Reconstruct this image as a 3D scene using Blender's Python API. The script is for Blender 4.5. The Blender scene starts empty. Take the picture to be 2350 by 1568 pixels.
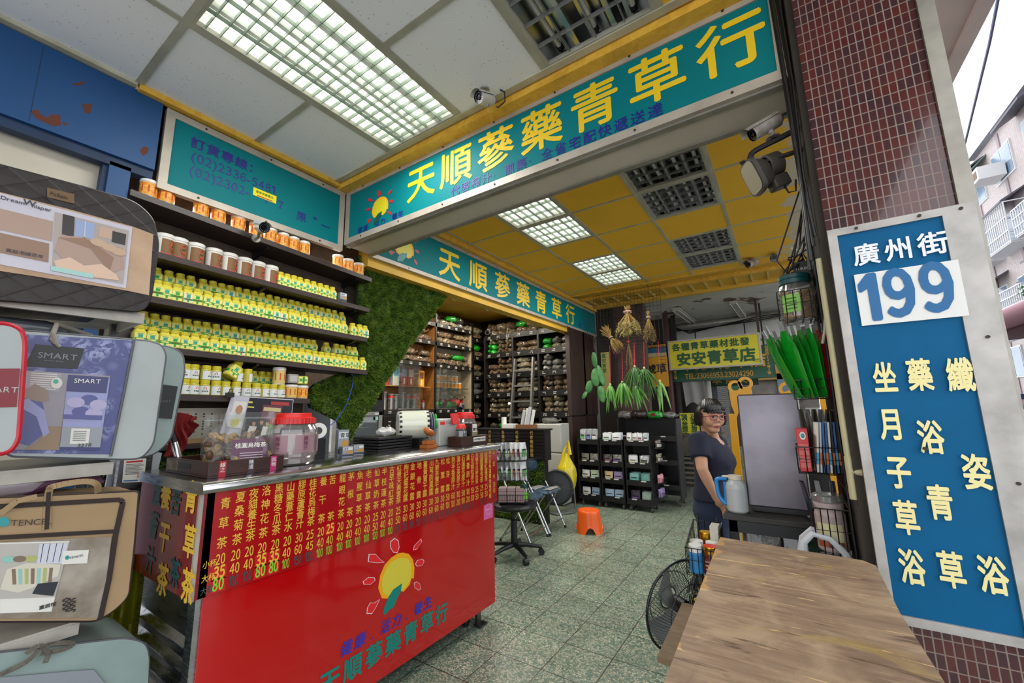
import bpy, math, random
from math import sin, cos, pi, radians, sqrt
from mathutils import Vector, Matrix

SC = bpy.context.scene
COL = SC.collection
random.seed(7)
V = Vector

# ---------------------------------------------------------------- camera
H = 1.43
FPX = 941.2143


def cam_axes(yaw, pitch, roll):
 cy, sy, cp, sp, cr, sr = cos(yaw), sin(yaw), cos(pitch), sin(pitch), cos(roll), sin(roll)
 fwd = V((sy * cp, cy * cp, sp))
 right = V((cy, -sy, 0))
 up = right.cross(fwd)
 return cr * right + sr * up, -sr * right + cr * up, fwd


RT, UP, FW = cam_axes(radians(-33.37931131), radians(9.41059867), radians(-0.9815419))
cd = bpy.data.cameras.new('camera')
cam = bpy.data.objects.new('camera', cd)
COL.objects.link(cam)
cd.sensor_fit = 'HORIZONTAL'
cd.sensor_width = 36.0
cd.lens = 36.0 * FPX / 2350.0
cd.clip_start = 0.02
cd.clip_end = 300
cam.matrix_world = Matrix(((RT.x, UP.x, -FW.x, 0),(RT.y, UP.y, -FW.y, 0),(RT.z, UP.z, -FW.z, H),(0,0,0,1)))
SC.camera = cam

# ---------------------------------------------------------------- sky, exposure
w = bpy.data.worlds.new('overcast sky')
SC.world = w
w.use_nodes = True
bg = w.node_tree.nodes['Background']
bg.inputs[0].default_value = (0.93,0.96,1.0,1)
bg.inputs[1].default_value = 2.1
SC.view_settings.view_transform = 'Standard'
SC.view_settings.look = 'None'
SC.view_settings.exposure = 0.33
SC.view_settings.gamma = 1
SC.view_settings.use_curve_mapping = False
SC.cycles.use_denoising = True
SC.cycles.max_bounces = 7
SC.cycles.diffuse_bounces = 4
SC.cycles.glossy_bounces = 3
SC.cycles.transparent_max_bounces = 16
SC.cycles.transmission_bounces = 4
SC.cycles.caustics_reflective = False
SC.cycles.caustics_refractive = False
SC.cycles.use_adaptive_sampling = True
SC.cycles.adaptive_threshold = 0.02


def lamp(name, loc, size, power, col=(1,1,1), rot=(0,0,0), sy=None):
 l = bpy.data.lights.new(name, 'AREA')
 l.energy = power
 l.color = col
 l.size = size
 if sy:
  l.shape = 'RECTANGLE'
  l.size_y = sy
 o = bpy.data.objects.new(name, l)
 o.location = loc
 o.rotation_euler = rot
 COL.objects.link(o)
 return o


# lamps in the lit ceiling fixtures and the shop's downlights
lamp('tube_light', (-1.81,1.14,3.18),0.5,20,(1,0.98,0.93), sy=1.1)
lamp('tube_light', (-1.81,3.34,3.18),0.5,22,(1,0.99,0.96), sy=1.1)
lamp('tube_light', (-1.81,5.15,3.18),0.5,22,(1,0.99,0.96), sy=1.1)
lamp('strip_light', (-2.93,1.35,2.68),0.06,7,(1,0.96,0.86), sy=1.2)
for _x, _y in ((-3.5,3.6),(-3.4,4.6),(-4.2,4.4),(-3.7,5.3),(-4.4,5.4),(-4.2,3.5)):
 lamp('down_light', (_x, _y, 3.14),0.12,13,(1,0.92,0.78))


# ---------------------------------------------------------------- measuring helpers
def P(u, v, ax, val):
 """The world point seen at pixel u, v of the 2350x1568 photograph on the plane ax = val."""
 d = RT * ((u - 1175) / FPX) - UP * ((v - 784) / FPX) + FW
 i = 'xyz'.index(ax)
 t = (val - (0,0, H)[i]) / d[i]
 return V((0,0, H)) + d * t


def along(u, base, axis):
 """The point base + s*axis that lies in pixel column u."""
 b = V(base) - V((0,0, H))
 a = V(axis)
 k = (u - 1175) / FPX
 n = RT - FW * k
 return V(base) + a * (-(n.dot(b)) / n.dot(a))


# ---------------------------------------------------------------- materials
MATS = {}


def lin(h):
 h = h.lstrip('#')
 o = []
 for i in (0,2,4):
  c = int(h[i:i + 2], 16) / 255
  o.append(c / 12.92 if c <= .04045 else ((c + .055) / 1.055) ** 2.4)
 return (*o, 1)


class NT:
 def __init__(s, name):
  s.m = bpy.data.materials.new(name)
  s.m.use_nodes = True
  s.t = s.m.node_tree
  s.b = s.t.nodes['Principled BSDF']
  s.out = s.t.nodes['Material Output']

 def n(s, typ, **kw):
  nd = s.t.nodes.new('ShaderNode' + typ)
  for k, v in kw.items():
   if k[0] == '_':
    nd.inputs[k[1:].replace('_', ' ')].default_value = v
   else:
    setattr(nd, k, v)
  return nd

 def l(s, a, b):
  s.t.links.new(a, b)

 def coord(s, sc=(1,1,1), rot=(0,0,0), loc=(0,0,0), kind='Object'):
  tc = s.n('TexCoord')
  mp = s.n('Mapping')
  mp.inputs['Scale'].default_value = sc
  mp.inputs['Rotation'].default_value = rot
  mp.inputs['Location'].default_value = loc
  s.l(tc.outputs[kind], mp.inputs[0])
  return mp.outputs[0]

 def ramp(s, fac, stops):
  r = s.n('ValToRGB')
  e = r.color_ramp.elements
  while len(e) > len(stops):
   e.remove(e[-1])
  while len(e) < len(stops):
   e.new(1)
  for q, (p, c) in zip(e, stops):
   q.position = p
   q.color = lin(c) if isinstance(c, str) else c
  s.l(fac, r.inputs[0])
  return r.outputs[0]

 def noise(s, vec, scale, detail=3, rough=.55, dist=0):
  n = s.n('TexNoise', _Scale=scale, _Detail=detail, _Roughness=rough, _Distortion=dist)
  s.l(vec, n.inputs['Vector'])
  return n.outputs[0]

 def mix(s, fac, a, b, typ='MIX'):
  m = s.n('MixRGB', blend_type=typ)
  for i, x in ((0, fac),(1, a),(2, b)):
   if isinstance(x, str):
    m.inputs[i].default_value = lin(x)
   elif isinstance(x, (int, float)):
    m.inputs[i].default_value = x
   elif isinstance(x, tuple):
    m.inputs[i].default_value = x
   else:
    s.l(x, m.inputs[i])
  return m.outputs[0]

 def math(s, op, a, b=0.0):
  m = s.n('Math', operation=op)
  for i, x in ((0, a),(1, b)):
   if isinstance(x, (int, float)):
    m.inputs[i].default_value = x
   else:
    s.l(x, m.inputs[i])
  return m.outputs[0]

 def bump(s, h, strength=.3, dist=.01):
  b = s.n('Bump', _Strength=strength, _Distance=dist)
  s.l(h, b.inputs['Height'])
  s.l(b.outputs[0], s.b.inputs['Normal'])

 def set(s, **kw):
  names = dict(rough='Roughness', metal='Metallic', spec='Specular IOR Level', coat='Coat Weight', coatr='Coat Roughness',
      trans='Transmission Weight', alpha='Alpha', sub='Subsurface Weight', es='Emission Strength', ior='IOR')
  for k, v in kw.items():
   s.b.inputs[names[k]].default_value = v
  return s


def mat(name, col, rough=.5, metal=0, var=0, vs=6, bump=0, bs=80, col2=None, emis=None, es=0, kind='Object', **kw):
 """Plain procedural material: base colour with noise-driven variation towards col2 and an optional noise bump."""
 if name in MATS:
  return MATS[name]
 t = NT(name)
 t.b.inputs['Base Color'].default_value = lin(col)
 t.set(rough=rough, metal=metal, **kw)
 vec = t.coord(kind=kind) if (var or bump or col2) else None
 if var or col2:
  c2 = lin(col2) if col2 else tuple([max(0, min(1, x * (1 - var))) for x in lin(col)[:3]] + [1])
  fac = t.ramp(t.noise(vec, vs, 5), [(.36,(0,0,0,1)),(.68,(1,1,1,1))])
  t.l(t.mix(fac, lin(col), c2), t.b.inputs['Base Color'])
 if bump:
  t.bump(t.noise(vec, bs, 3), bump, .01)
 if emis:
  t.b.inputs['Emission Color'].default_value = lin(emis)
  t.set(es=es)
 MATS[name] = t.m
 return t.m


def clear(name, tint='#ffffff', gloss=.18, rough=.08, white=0.0, body='#ffffff'):
 """Thin clear plastic or glass: mostly see-through, with a sheen, and `white` of milky body."""
 if name in MATS:
  return MATS[name]
 t = NT(name)
 t.t.nodes.remove(t.b)
 tr = t.n('BsdfTransparent')
 tr.inputs[0].default_value = lin(tint)
 gl = t.n('BsdfGlossy', _Roughness=rough)
 df = t.n('BsdfDiffuse')
 df.inputs[0].default_value = lin(body)
 lw = t.n('LayerWeight', _Blend=.25)
 f = t.math('ADD', t.math('MULTIPLY', lw.outputs['Facing'], .55), gloss * .5)
 m1 = t.n('MixShader')
 m1.inputs[0].default_value = white
 t.l(tr.outputs[0], m1.inputs[1])
 t.l(df.outputs[0], m1.inputs[2])
 m2 = t.n('MixShader')
 t.l(f, m2.inputs[0])
 t.l(m1.outputs[0], m2.inputs[1])
 t.l(gl.outputs[0], m2.inputs[2])
 t.l(m2.outputs[0], t.out.inputs[0])
 MATS[name] = t.m
 return t.m


def chrome(name, col='#c8c8ca', rough=.25, streak=0.0):
 if name in MATS:
  return MATS[name]
 t = NT(name)
 t.b.inputs['Base Color'].default_value = lin(col)
 t.set(rough=rough, metal=1)
 if streak:
  vec = t.coord((3,3,40))
  n = t.noise(vec, 4,4)
  r = t.ramp(n, [(.3,(rough * .7,) * 3 + (1,)),(.8,(min(1, rough + streak),) * 3 + (1,))])
  t.l(r, t.b.inputs['Roughness'])
  n2 = t.noise(t.coord(),7,5)
  t.l(t.mix(t.ramp(n2, [(.4,(0,0,0,1)),(.75,(1,1,1,1))]), lin(col), tuple(x * .72 for x in lin(col)[:3]) + (1,)), t.b.inputs['Base Color'])
 MATS[name] = t.m
 return t.m


# ---------------------------------------------------------------- mesh builder
def basis(z, x=None):
 z = V(z).normalized()
 x = V(x) if x is not None else (V((1,0,0)) if abs(z.x) < .8 else V((0,1,0)))
 x = (x - z * x.dot(z)).normalized()
 return x, z.cross(x), z


def spow(c, e):
 return math.copysign(abs(c) ** e, c)


def curve(pts, n=6):
 """Smooth path through the given points."""
 p = [V(q) for q in pts]
 p = [p[0] * 2 - p[1]] + p + [p[-1] * 2 - p[-2]]
 out = []
 for i in range(1, len(p) - 2):
  a, b, c, d = p[i - 1:i + 3]
  for k in range(n):
   t = k / n
   out.append(.5 * ((2 * b) + (c - a) * t + (2 * a - 5 * b + 4 * c - d) * t * t + (3 * b - a - 3 * c + d) * t ** 3))
 return out + [p[-2]]


class MB:
 def __init__(s):
  s.v, s.f, s.m, s.s = [], [], [], []

 def add(s, vs, fs, mat=0, smooth=False):
  o = len(s.v)
  s.v += [tuple(p) for p in vs]
  s.f += [tuple(i + o for i in f) for f in fs]
  s.m += [mat] * len(fs)
  s.s += [smooth] * len(fs)
  return s

 def box(s, lo, hi, mat=0, M=None):
  a, b = [min(p, q) for p, q in zip(lo, hi)], [max(p, q) for p, q in zip(lo, hi)]
  vs = [V((x, y, z)) for x in (a[0], b[0]) for y in (a[1], b[1]) for z in (a[2], b[2])]
  if M is not None:
   vs = [M @ p for p in vs]
  return s.add(vs, [(0,1,3,2),(4,6,7,5),(0,4,5,1),(2,3,7,6),(0,2,6,4),(1,5,7,3)], mat)

 def cbox(s, c, size, mat=0, rot=None):
  h = [q / 2 for q in size]
  M = Matrix.Translation(V(c)) @ (rot.to_4x4() if rot is not None else Matrix())
  return s.box([-q for q in h], h, mat, M)

 def bar(s, p0, p1, w, t=None, mat=0, up=(0,0,1)):
  """Rectangular bar from p0 to p1, w wide across `up`, t along it."""
  p0, p1 = V(p0), V(p1)
  z = (p1 - p0).normalized()
  y = V(up)
  y = y - z * y.dot(z)
  if y.length < 1e-5:
   y = V((1,0,0)) - z * z.x
  y.normalize()
  x = y.cross(z)
  t = w if t is None else t
  vs = []
  for p in (p0, p1):
   for a, b in ((-1,-1),(1,-1),(1,1),(-1,1)):
    vs.append(p + x * (a * w / 2) + y * (b * t / 2))
  return s.add(vs, [(3,2,1,0),(4,5,6,7),(0,1,5,4),(1,2,6,5),(2,3,7,6),(3,0,4,7)], mat)

 def tube(s, pts, r, n=8, mat=0, closed=False, caps=True):
  pts = [V(p) for p in pts]
  rs = r if isinstance(r, (list, tuple)) else [r] * len(pts)
  N = len(pts)
  vs, fs = [], []
  tx = None
  for i, p in enumerate(pts):
   a = pts[(i - 1) % N] if (closed or i > 0) else p
   b = pts[(i + 1) % N] if (closed or i < N - 1) else p
   t = (b - a)
   if t.length < 1e-9:
    t = V((0,0,1))
   x, y, z = basis(t, tx)
   tx = x
   for k in range(n):
    q = 2 * pi * k / n
    vs.append(p + (x * cos(q) + y * sin(q)) * rs[i])
  for i in range(N if closed else N - 1):
   j = (i + 1) % N
   for k in range(n):
    k2 = (k + 1) % n
    fs.append((i * n + k, i * n + k2, j * n + k2, j * n + k))
  if caps and not closed:
   fs.append(tuple(reversed(range(n))))
   fs.append(tuple((N - 1) * n + k for k in range(n)))
  return s.add(vs, fs, mat, n > 5)

 def cyl(s, p0, p1, r0, r1=None, n=16, mat=0, caps=True):
  return s.tube([p0, p1], [r0, r0 if r1 is None else r1], n, mat, False, caps)

 def lathe(s, prof, o=(0,0,0), n=24, mat=0, axis=(0,0,1), mats=None, sx=1, sy=1, xd=None, p=1.0):
  """Turned shape: prof is [(radius, height)], mats one material index per band; p<1 squares the section."""
  x, y, z = basis(axis, xd)
  o = V(o)
  for i in range(len(prof) - 1):
   (r0, h0),(r1, h1) = prof[i], prof[i + 1]
   vs = []
   for r, h in ((r0, h0),(r1, h1)):
    for k in range(n):
     q = 2 * pi * k / n
     vs.append(o + x * (spow(cos(q), p) * r * sx) + y * (spow(sin(q), p) * r * sy) + z * h)
   fs = [(k, (k + 1) % n, n + (k + 1) % n, n + k) for k in range(n)]
   s.add(vs, fs, mats[i] if mats else mat, True)
  return s

 def sphere(s, c, r, nu=16, nv=10, mat=0, e1=1.0, e2=1.0, rot=None, fn=None):
  """Ellipsoid; exponents below 1 square it off into a cushion."""
  r = r if isinstance(r, (tuple, list)) else (r, r, r)
  c = V(c)
  vs, fs = [], []
  for j in range(nv + 1):
   ph = -pi / 2 + pi * j / nv
   for i in range(nu):
    th = 2 * pi * i / nu
    q = V((spow(cos(ph), e1) * spow(cos(th), e2) * r[0], spow(cos(ph), e1) * spow(sin(th), e2) * r[1], spow(sin(ph), e1) * r[2]))
    if fn:
     q = fn(q)
    if rot is not None:
     q = rot @ q
    vs.append(c + q)
  for j in range(nv):
   for i in range(nu):
    i2 = (i + 1) % nu
    fs.append((j * nu + i, j * nu + i2,(j + 1) * nu + i2,(j + 1) * nu + i))
  return s.add(vs, fs, mat, True)

 def prism(s, pts, o, ex, ey, d, mat=0, smooth=False, side=None):
  """Outline pts in the plane o + a*ex + b*ey, pushed d along ex x ey."""
  o, ex, ey = V(o), V(ex), V(ey)
  nz = ex.cross(ey).normalized()
  if sum(a[0] * b[1] - b[0] * a[1] for a, b in zip(pts, pts[1:] + pts[:1])) < 0:
   pts = pts[::-1]
  n = len(pts)
  base = [o + ex * a + ey * b for a, b in pts]
  top = [q + nz * d for q in base]
  if d < 0:
   base, top = top, base
  s.add(top, [tuple(range(n))], mat)
  s.add(base, [tuple(reversed(range(n)))], mat)
  s.add(base + top, [(i, (i + 1) % n, n + (i + 1) % n, n + i) for i in range(n)], mat if side is None else side, smooth)
  return s

 def flat(s, pts, mat=0):
  return s.add([V(p) for p in pts], [tuple(range(len(pts)))], mat)

 def sheet(s, fn, nu, nv, mat=0, smooth=True):
  vs = [fn(i / nu, j / nv) for j in range(nv + 1) for i in range(nu + 1)]
  fs = [(j * (nu + 1) + i, j * (nu + 1) + i + 1,(j + 1) * (nu + 1) + i + 1,(j + 1) * (nu + 1) + i) for j in range(nv) for i in range(nu)]
  return s.add(vs, fs, mat, smooth)

 def text(s, txt, o, ex, ey, size, mat=0, bold=0.0, gap=0.0, wide=1.0, vertical=False, align='L', lift=.0012, pitch=None, slant=0.0):
  """Lettering laid on the plane o, ex, ey: o is the lower left of the first character cell (upper left if vertical)."""
  o, ex, ey = V(o), V(ex).normalized(), V(ey).normalized()
  nz = ex.cross(ey)
  x = y = 0.0
  run = []
  for ch in txt:
   vs, fs, x0, x1 = glyph(ch)
   cjk = ord(ch) > 0x2e80
   wd = 1.0 if cjk else (x1 - x0 + .1 if ch != ' ' else .35)
   run.append((vs, fs, x, y, 0 if cjk else x0 - .05, wd))
   if vertical:
    y -= (pitch or size * (1 + gap)) / size
   else:
    x += (pitch / size / wide) if pitch else wd + gap
  tot = x
  dx = 0 if align == 'L' else (-tot / 2 if align == 'C' else -tot)
  for vs, fs, gx, gy, x0, wd in run:
   nk = 0 if bold < .004 else (4 if bold < .018 else 12)
   for k in range(nk + 1):
    # heavier strokes: the outline repeated round a small circle
    ka, kb = (cos(2 * pi * k / nk) * bold, sin(2 * pi * k / nk) * bold) if k < nk else (0,0)
    vv = []
    for a, b in vs:
     aa, bb = a - x0 + gx + ka, b + gy + kb
     if vertical:
      aa, bb = aa - gx - wd / 2 + .5, bb - .88
     else:
      aa, bb = aa + dx, bb + .12
     aa += slant * (bb if not vertical else 0)
     vv.append(o + ex * (aa * size * wide) + ey * (bb * size) + nz * (lift + k * 3e-5))
    s.add(vv, fs, mat)
  return s

 def build(s, name, mats, parent=None, base=None, bevel=0, angle=35, seg=2, smooth=None):
  off = V((0,0,0))
  q = parent
  while q is not None:
   off += q.location
   q = q.parent
  if parent is None and base is not None:
   off = V(base)
  me = bpy.data.meshes.new(name)
  me.from_pydata([tuple(V(p) - off) for p in s.v], [], s.f)
  mats = mats if isinstance(mats, (list, tuple)) else [mats]
  for m in mats:
   me.materials.append(m)
  me.polygons.foreach_set('material_index', s.m)
  me.polygons.foreach_set('use_smooth', s.s if smooth is None else [smooth] * len(s.f))
  me.update()
  if bevel == 0 and any(s.s) or smooth:
   me.set_sharp_from_angle(angle=radians(angle))
  o = bpy.data.objects.new(name, me)
  COL.objects.link(o)
  if parent is not None:
   o.parent = parent
  elif base is not None:
   o.location = base
  if bevel:
   md = o.modifiers.new('bevel', 'BEVEL')
   md.width = bevel
   md.segments = seg
   md.limit_method = 'ANGLE'
   md.angle_limit = radians(40)
   md.use_clamp_overlap = True
  return o


GL = {}
try:
 import os
 LETTER = bpy.data.fonts.load(os.path.join(bpy.utils.resource_path('LOCAL'), 'datafiles', 'fonts', 'Noto Sans CJK Regular.woff2'))
except Exception:
 LETTER = None            # Blender's default font falls back to the same face


def glyph(ch):
 k = ch
 if k in GL:
  return GL[k]
 c = bpy.data.curves.new('lettering', 'FONT')
 c.body = ch
 if LETTER and ch in '0123456789':
  c.font = LETTER
 c.size = 1
 c.resolution_u = 3
 c.fill_mode = 'FRONT'
 o = bpy.data.objects.new('lettering', c)
 COL.objects.link(o)
 dg = bpy.context.evaluated_depsgraph_get()
 me = o.evaluated_get(dg).to_mesh()
 vs = [(p.co.x, p.co.y) for p in me.vertices]
 fs = [tuple(p.vertices) for p in me.polygons]
 o.evaluated_get(dg).to_mesh_clear()
 bpy.data.objects.remove(o)
 bpy.data.curves.remove(c)
 if ch == '1':
  vs, fs = [(.2,0),(.31,0),(.31,.69),(.2,.69),(.2,.53),(.05,.46),(.05,.55)], [(0,1,2,3,4),(4,3,6,5)]
 elif LETTER and ch in '0123456789':
  k2 = .69 / max(p[1] for p in vs)
  vs = [(x * k2, y * k2) for x, y in vs]
 xs = [p[0] for p in vs] or [0,.3]
 GL[k] = (vs, fs, min(xs), max(xs))
 return GL[k]


# ---------------------------------------------------------------- things
def tag(o, label, cat, group=None, kind=None):
 o['label'] = label
 o['category'] = cat
 if group:
  o['group'] = group
 if kind:
  o['kind'] = kind
 return o


def thing(name, label, cat, loc=(0,0,0), group=None):
 o = bpy.data.objects.new(name, None)
 COL.objects.link(o)
 o.location = loc
 o.empty_display_size = .05
 return tag(o, label, cat, group)


def struct(name, mb, mats, base=None, **kw):
 o = mb.build(name, mats, base=base, **kw)
 o['kind'] = 'structure'
 return o


def stuff(o):
 o['kind'] = 'stuff'
 return o


def dup(root, loc, rot=(0,0,0), label=None, group=None, scale=None, swap=None):
 """A copy of a thing with copies of its parts and sub-parts; swap replaces materials {old: new} on copied meshes."""
 r = root.copy()
 COL.objects.link(r)
 r.location = loc
 r.rotation_euler = rot if isinstance(rot, tuple) else (0,0, rot)
 if scale:
  r.scale = scale if isinstance(scale, tuple) else (scale,) * 3
 if label:
  r['label'] = label
 if group:
  r['group'] = group

 def kids(src, dst):
  for ch in list(src.children):
   c = ch.copy()
   COL.objects.link(c)
   c.parent = dst
   if swap and c.type == 'MESH' and any(m.name in swap for m in c.data.materials):
    for i, m in enumerate(c.data.materials):
     if m.name in swap:
      c.material_slots[i].link = 'OBJECT'
      c.material_slots[i].material = swap[m.name]
   kids(ch, c)
 kids(root, r)
 return r


def put(o, loc, rot=(0,0,0), scale=None):
 o.location = loc
 o.rotation_euler = rot if isinstance(rot, tuple) else (0,0, rot)
 if scale:
  o.scale = scale if isinstance(scale, tuple) else (scale,) * 3
 return o


X, Y, Z = V((1,0,0)), V((0,1,0)), V((0,0,1))
# ================================================================= SURFACES
def m_terrazzo():
 t = NT('green terrazzo tiles')
 co = t.coord()
 v1 = t.n('TexVoronoi', _Scale=85, feature='F1')
 t.l(co, v1.inputs['Vector'])
 v2 = t.n('TexVoronoi', _Scale=190, feature='F1')
 t.l(co, v2.inputs['Vector'])
 sepc = t.n('SeparateColor')
 t.l(v1.outputs['Color'], sepc.inputs[0])
 chips = t.ramp(sepc.outputs[0], [(.0, '#5a7868'),(.3, '#7d9482'),(.42, '#b4b49e'),(.62, '#c6c1aa'),(.8, '#94a592'),(1, '#d0cab4')])
 e1 = t.n('TexVoronoi', _Scale=85, feature='DISTANCE_TO_EDGE')
 t.l(co, e1.inputs['Vector'])
 edge = t.ramp(e1.outputs['Distance'], [(.05,(1,1,1,1)),(.16,(0,0,0,1))])
 c = t.mix(t.math('MULTIPLY', edge, .75), chips, '#3f5f50')
 sep2 = t.n('SeparateColor')
 t.l(v2.outputs['Color'], sep2.inputs[0])
 c = t.mix(t.ramp(sep2.outputs[1], [(.8,(0,0,0,1)),(.84,(.6,.6,.6,1))]), c, '#3c4d44')
 dirt = t.ramp(t.noise(co, 1.7,6,.6), [(.42,(0,0,0,1)),(.75,(.55,.55,.55,1))])
 c = t.mix(dirt, c, '#5c5a4c')
 # joints on the 0.3031 m grid
 sx = t.n('SeparateXYZ')
 t.l(co, sx.inputs[0])
 js = []
 for i, o in ((0,-1.597),(1,2.8077)):
  q = t.math('FRACT', t.math('ADD', t.math('DIVIDE', t.math('SUBTRACT', sx.outputs[i], o),.3031),200.5))
  js.append(t.math('LESS_THAN', t.math('ABSOLUTE', t.math('SUBTRACT', q, .5)),.0095))
 j = t.math('MAXIMUM', js[0], js[1])
 c = t.mix(j, c, '#292722')
 # every tile a shade of its own
 wn = t.n('TexWhiteNoise', noise_dimensions='2D')
 cell = t.n('CombineXYZ')
 for i, o in ((0,-1.597),(1,2.8077)):
  t.l(t.math('FLOOR', t.math('DIVIDE', t.math('SUBTRACT', sx.outputs[i], o),.3031)), cell.inputs[i])
 t.l(cell.outputs[0], wn.inputs['Vector'])
 c = t.mix(t.math('MULTIPLY', wn.outputs['Value'], .22), c, '#46574c')
 t.l(c, t.b.inputs['Base Color'])
 t.l(t.ramp(t.noise(co, 5,4), [(.3,(.22,.22,.22,1)),(.75,(.48,.48,.48,1))]), t.b.inputs['Roughness'])
 return t.m


def m_brick(name, cols, mortar, bw, bh, ms, rough=.3, face='xz', bias=0, smooth=.1, offs=(0,0), offset=0.0, bump=.4, coat=0):
 t = NT(name)
 tc = t.coord()
 s = t.n('SeparateXYZ')
 t.l(tc, s.inputs[0])
 c = t.n('CombineXYZ')
 a = {'x': s.outputs[0], 'y': s.outputs[1], 'z': s.outputs[2]}
 u = t.math('ADD', a['x'], a['y']) if face == 'wz' else a[face[0]]
 t.l(t.math('ADD', u, offs[0]), c.inputs[0])
 t.l(t.math('ADD', a[face[1]], offs[1]), c.inputs[1])
 b = t.n('TexBrick', offset=offset, squash=1)
 b.inputs['Scale'].default_value = 1
 b.inputs['Mortar Size'].default_value = ms
 b.inputs['Mortar Smooth'].default_value = smooth
 b.inputs['Bias'].default_value = bias
 b.inputs['Brick Width'].default_value = bw
 b.inputs['Row Height'].default_value = bh
 b.inputs['Color1'].default_value = lin(cols[0])
 b.inputs['Color2'].default_value = lin(cols[1])
 b.inputs['Mortar'].default_value = lin(mortar)
 t.l(c.outputs[0], b.inputs['Vector'])
 n = t.ramp(t.noise(tc, 9,4), [(.4,(0,0,0,1)),(.7,(1,1,1,1))])
 t.l(t.mix(t.math('MULTIPLY', n, .35), b.outputs['Color'], cols[2] if len(cols) > 2 else cols[0]), t.b.inputs['Base Color'])
 r = t.mix(b.outputs['Fac'], (rough,) * 3 + (1,),(.85,.85,.85,1))
 t.l(r, t.b.inputs['Roughness'])
 t.set(coat=coat)
 inv = t.math('SUBTRACT', 1.0, b.outputs['Fac'])
 t.bump(inv, bump, .004)
 return t.m


def m_tile_speckle(name, base, dot, yellow=False):
 """Mineral-fibre ceiling board: fine pits, patchy wear, peeled patches where yellow."""
 t = NT(name)
 co = t.coord()
 v = t.n('TexVoronoi', _Scale=75)
 t.l(t.coord((1,.55,1)), v.inputs['Vector'])
 pit = t.ramp(v.outputs['Distance'], [(.09,(1,1,1,1)),(.17,(0,0,0,1))])
 keep = t.ramp(t.noise(co, 60,2), [(.5,(0,0,0,1)),(.56,(1,1,1,1))])
 c = t.mix(t.math('MULTIPLY', pit, keep), base, dot)
 if yellow:
  s = t.n('SeparateXYZ')
  t.l(co, s.inputs[0])
  n = t.noise(co, 3.2,6,.6)
  peel = t.math('MULTIPLY', t.math('GREATER_THAN', t.math('ADD', n, t.math('MULTIPLY', t.math('SUBTRACT', s.outputs[0], .13),1.4)),.59),1)
  c = t.mix(t.math('MULTIPLY', t.ramp(t.noise(co, 2,4), [(.4,(0,0,0,1)),(.7,(1,1,1,1))]),.3), c, '#d0a036')
  c = t.mix(peel, c, '#c9bda6')
 t.l(c, t.b.inputs['Base Color'])
 t.set(rough=.85, spec=.2)
 return t.m


def m_peel(name, paint, under, scale=1.6, th=.66):
 """Old paint with flaked patches."""
 t = NT(name)
 co = t.coord()
 n = t.noise(co, scale, 7,.62,.4)
 f = t.ramp(n, [(th, (0,0,0,1)),(th + .015,(1,1,1,1))])
 g = t.ramp(t.noise(co, 2.5,5), [(.35,(0,0,0,1)),(.75,(.5,.5,.5,1))])
 c = t.mix(g, paint, tuple(x * .6 for x in lin(paint)[:3]) + (1,))
 t.l(t.mix(f, c, under), t.b.inputs['Base Color'])
 t.set(rough=.55)
 t.bump(f, .3,.004)
 return t.m


def m_wood(name, c1, c2, sc=(1,12,12), scale=3, rough=.45, coat=0, dist=1.2):
 if name in MATS:
  return MATS[name]
 t = NT(name)
 v = t.coord(sc)
 n = t.noise(v, scale, 6,.6, dist)
 t.l(t.ramp(n, [(.3, c1),(.7, c2)]), t.b.inputs['Base Color'])
 t.set(rough=rough, coat=coat)
 t.bump(n, .12,.004)
 MATS[name] = t.m
 return t.m


M_floor = m_terrazzo()
M_mosaic = m_brick('maroon glazed mosaic', ('#4e191a', '#2d1926', '#642a22'), '#857a70', .0212,.041,.0018, rough=.14, face='wz', coat=.4)
M_mosaic2 = m_brick('brown mosaic', ('#4e3230', '#3a2625', '#5a3c36'), '#7a6c62', .06,.022,.002, rough=.4, face='wz', offset=.5)
M_wtile = m_tile_speckle('white fibre ceiling board', '#e3e5e9', '#6f6e6b')
M_ytile = m_tile_speckle('yellow painted ceiling board', '#eeb93a', '#9a7624', True)
M_tbar = mat('grey ceiling grid', '#a8a698', .5, var=.25)
M_tbarw = mat('worn white ceiling grid', '#b9b49c', .5, var=.3)
M_yellowtrim = m_wood('ochre painted wood', '#c9952c', '#e6b644', (2,2,2),6,.5)
M_ywall = mat('ochre paint', '#d9ab38', .6, var=.2, vs=3)
M_blue = m_peel('flaking blue paint', '#04467c', '#5a2f20', 2.1,.75)
M_bluedk = mat('dark blue paint', '#0d2f55', .6, var=.4)
M_cream = mat('grubby cream panel', '#cfc7b6', .55, var=.18, vs=2, bump=.05)
M_dark = mat('black timber', '#17130f', .5, var=.4)
M_darkbrown = m_wood('dark brown shelf wood', '#1f1512', '#3a2a24', (6,1,6),5,.42)
M_panelbrown = m_wood('dark brown panel', '#1d1311', '#3b2823', (14,14,1),2,.4)
M_alu = chrome('brushed aluminium', '#b5b3ac', .38,.2)
M_alumatt = mat('dull aluminium', '#a09c92', .45, metal=.6, var=.25, vs=10)
M_frame = mat('off-white sign frame', '#b4ab9e', .5, metal=.25, var=.25, vs=5)
M_steel = chrome('stainless steel', '#c3c4c6', .22,.2)
M_black = mat('black plastic', '#101114', .4)
M_blackw = mat('black wire', '#0b0c0e', .35)
M_white = mat('white plastic', '#dcdcd8', .35)
M_whitepaper = mat('white paper', '#dedcd6', .8)
M_red = mat('red plastic', '#d01f1c', .35)
M_concrete = mat('stained concrete', '#7b766c', .85, var=.35, vs=3, bump=.2, bs=40)
M_ceilold = m_peel('peeling white ceiling paint', '#cfcdc4', '#6d5a44', 1.5,.6)
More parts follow.
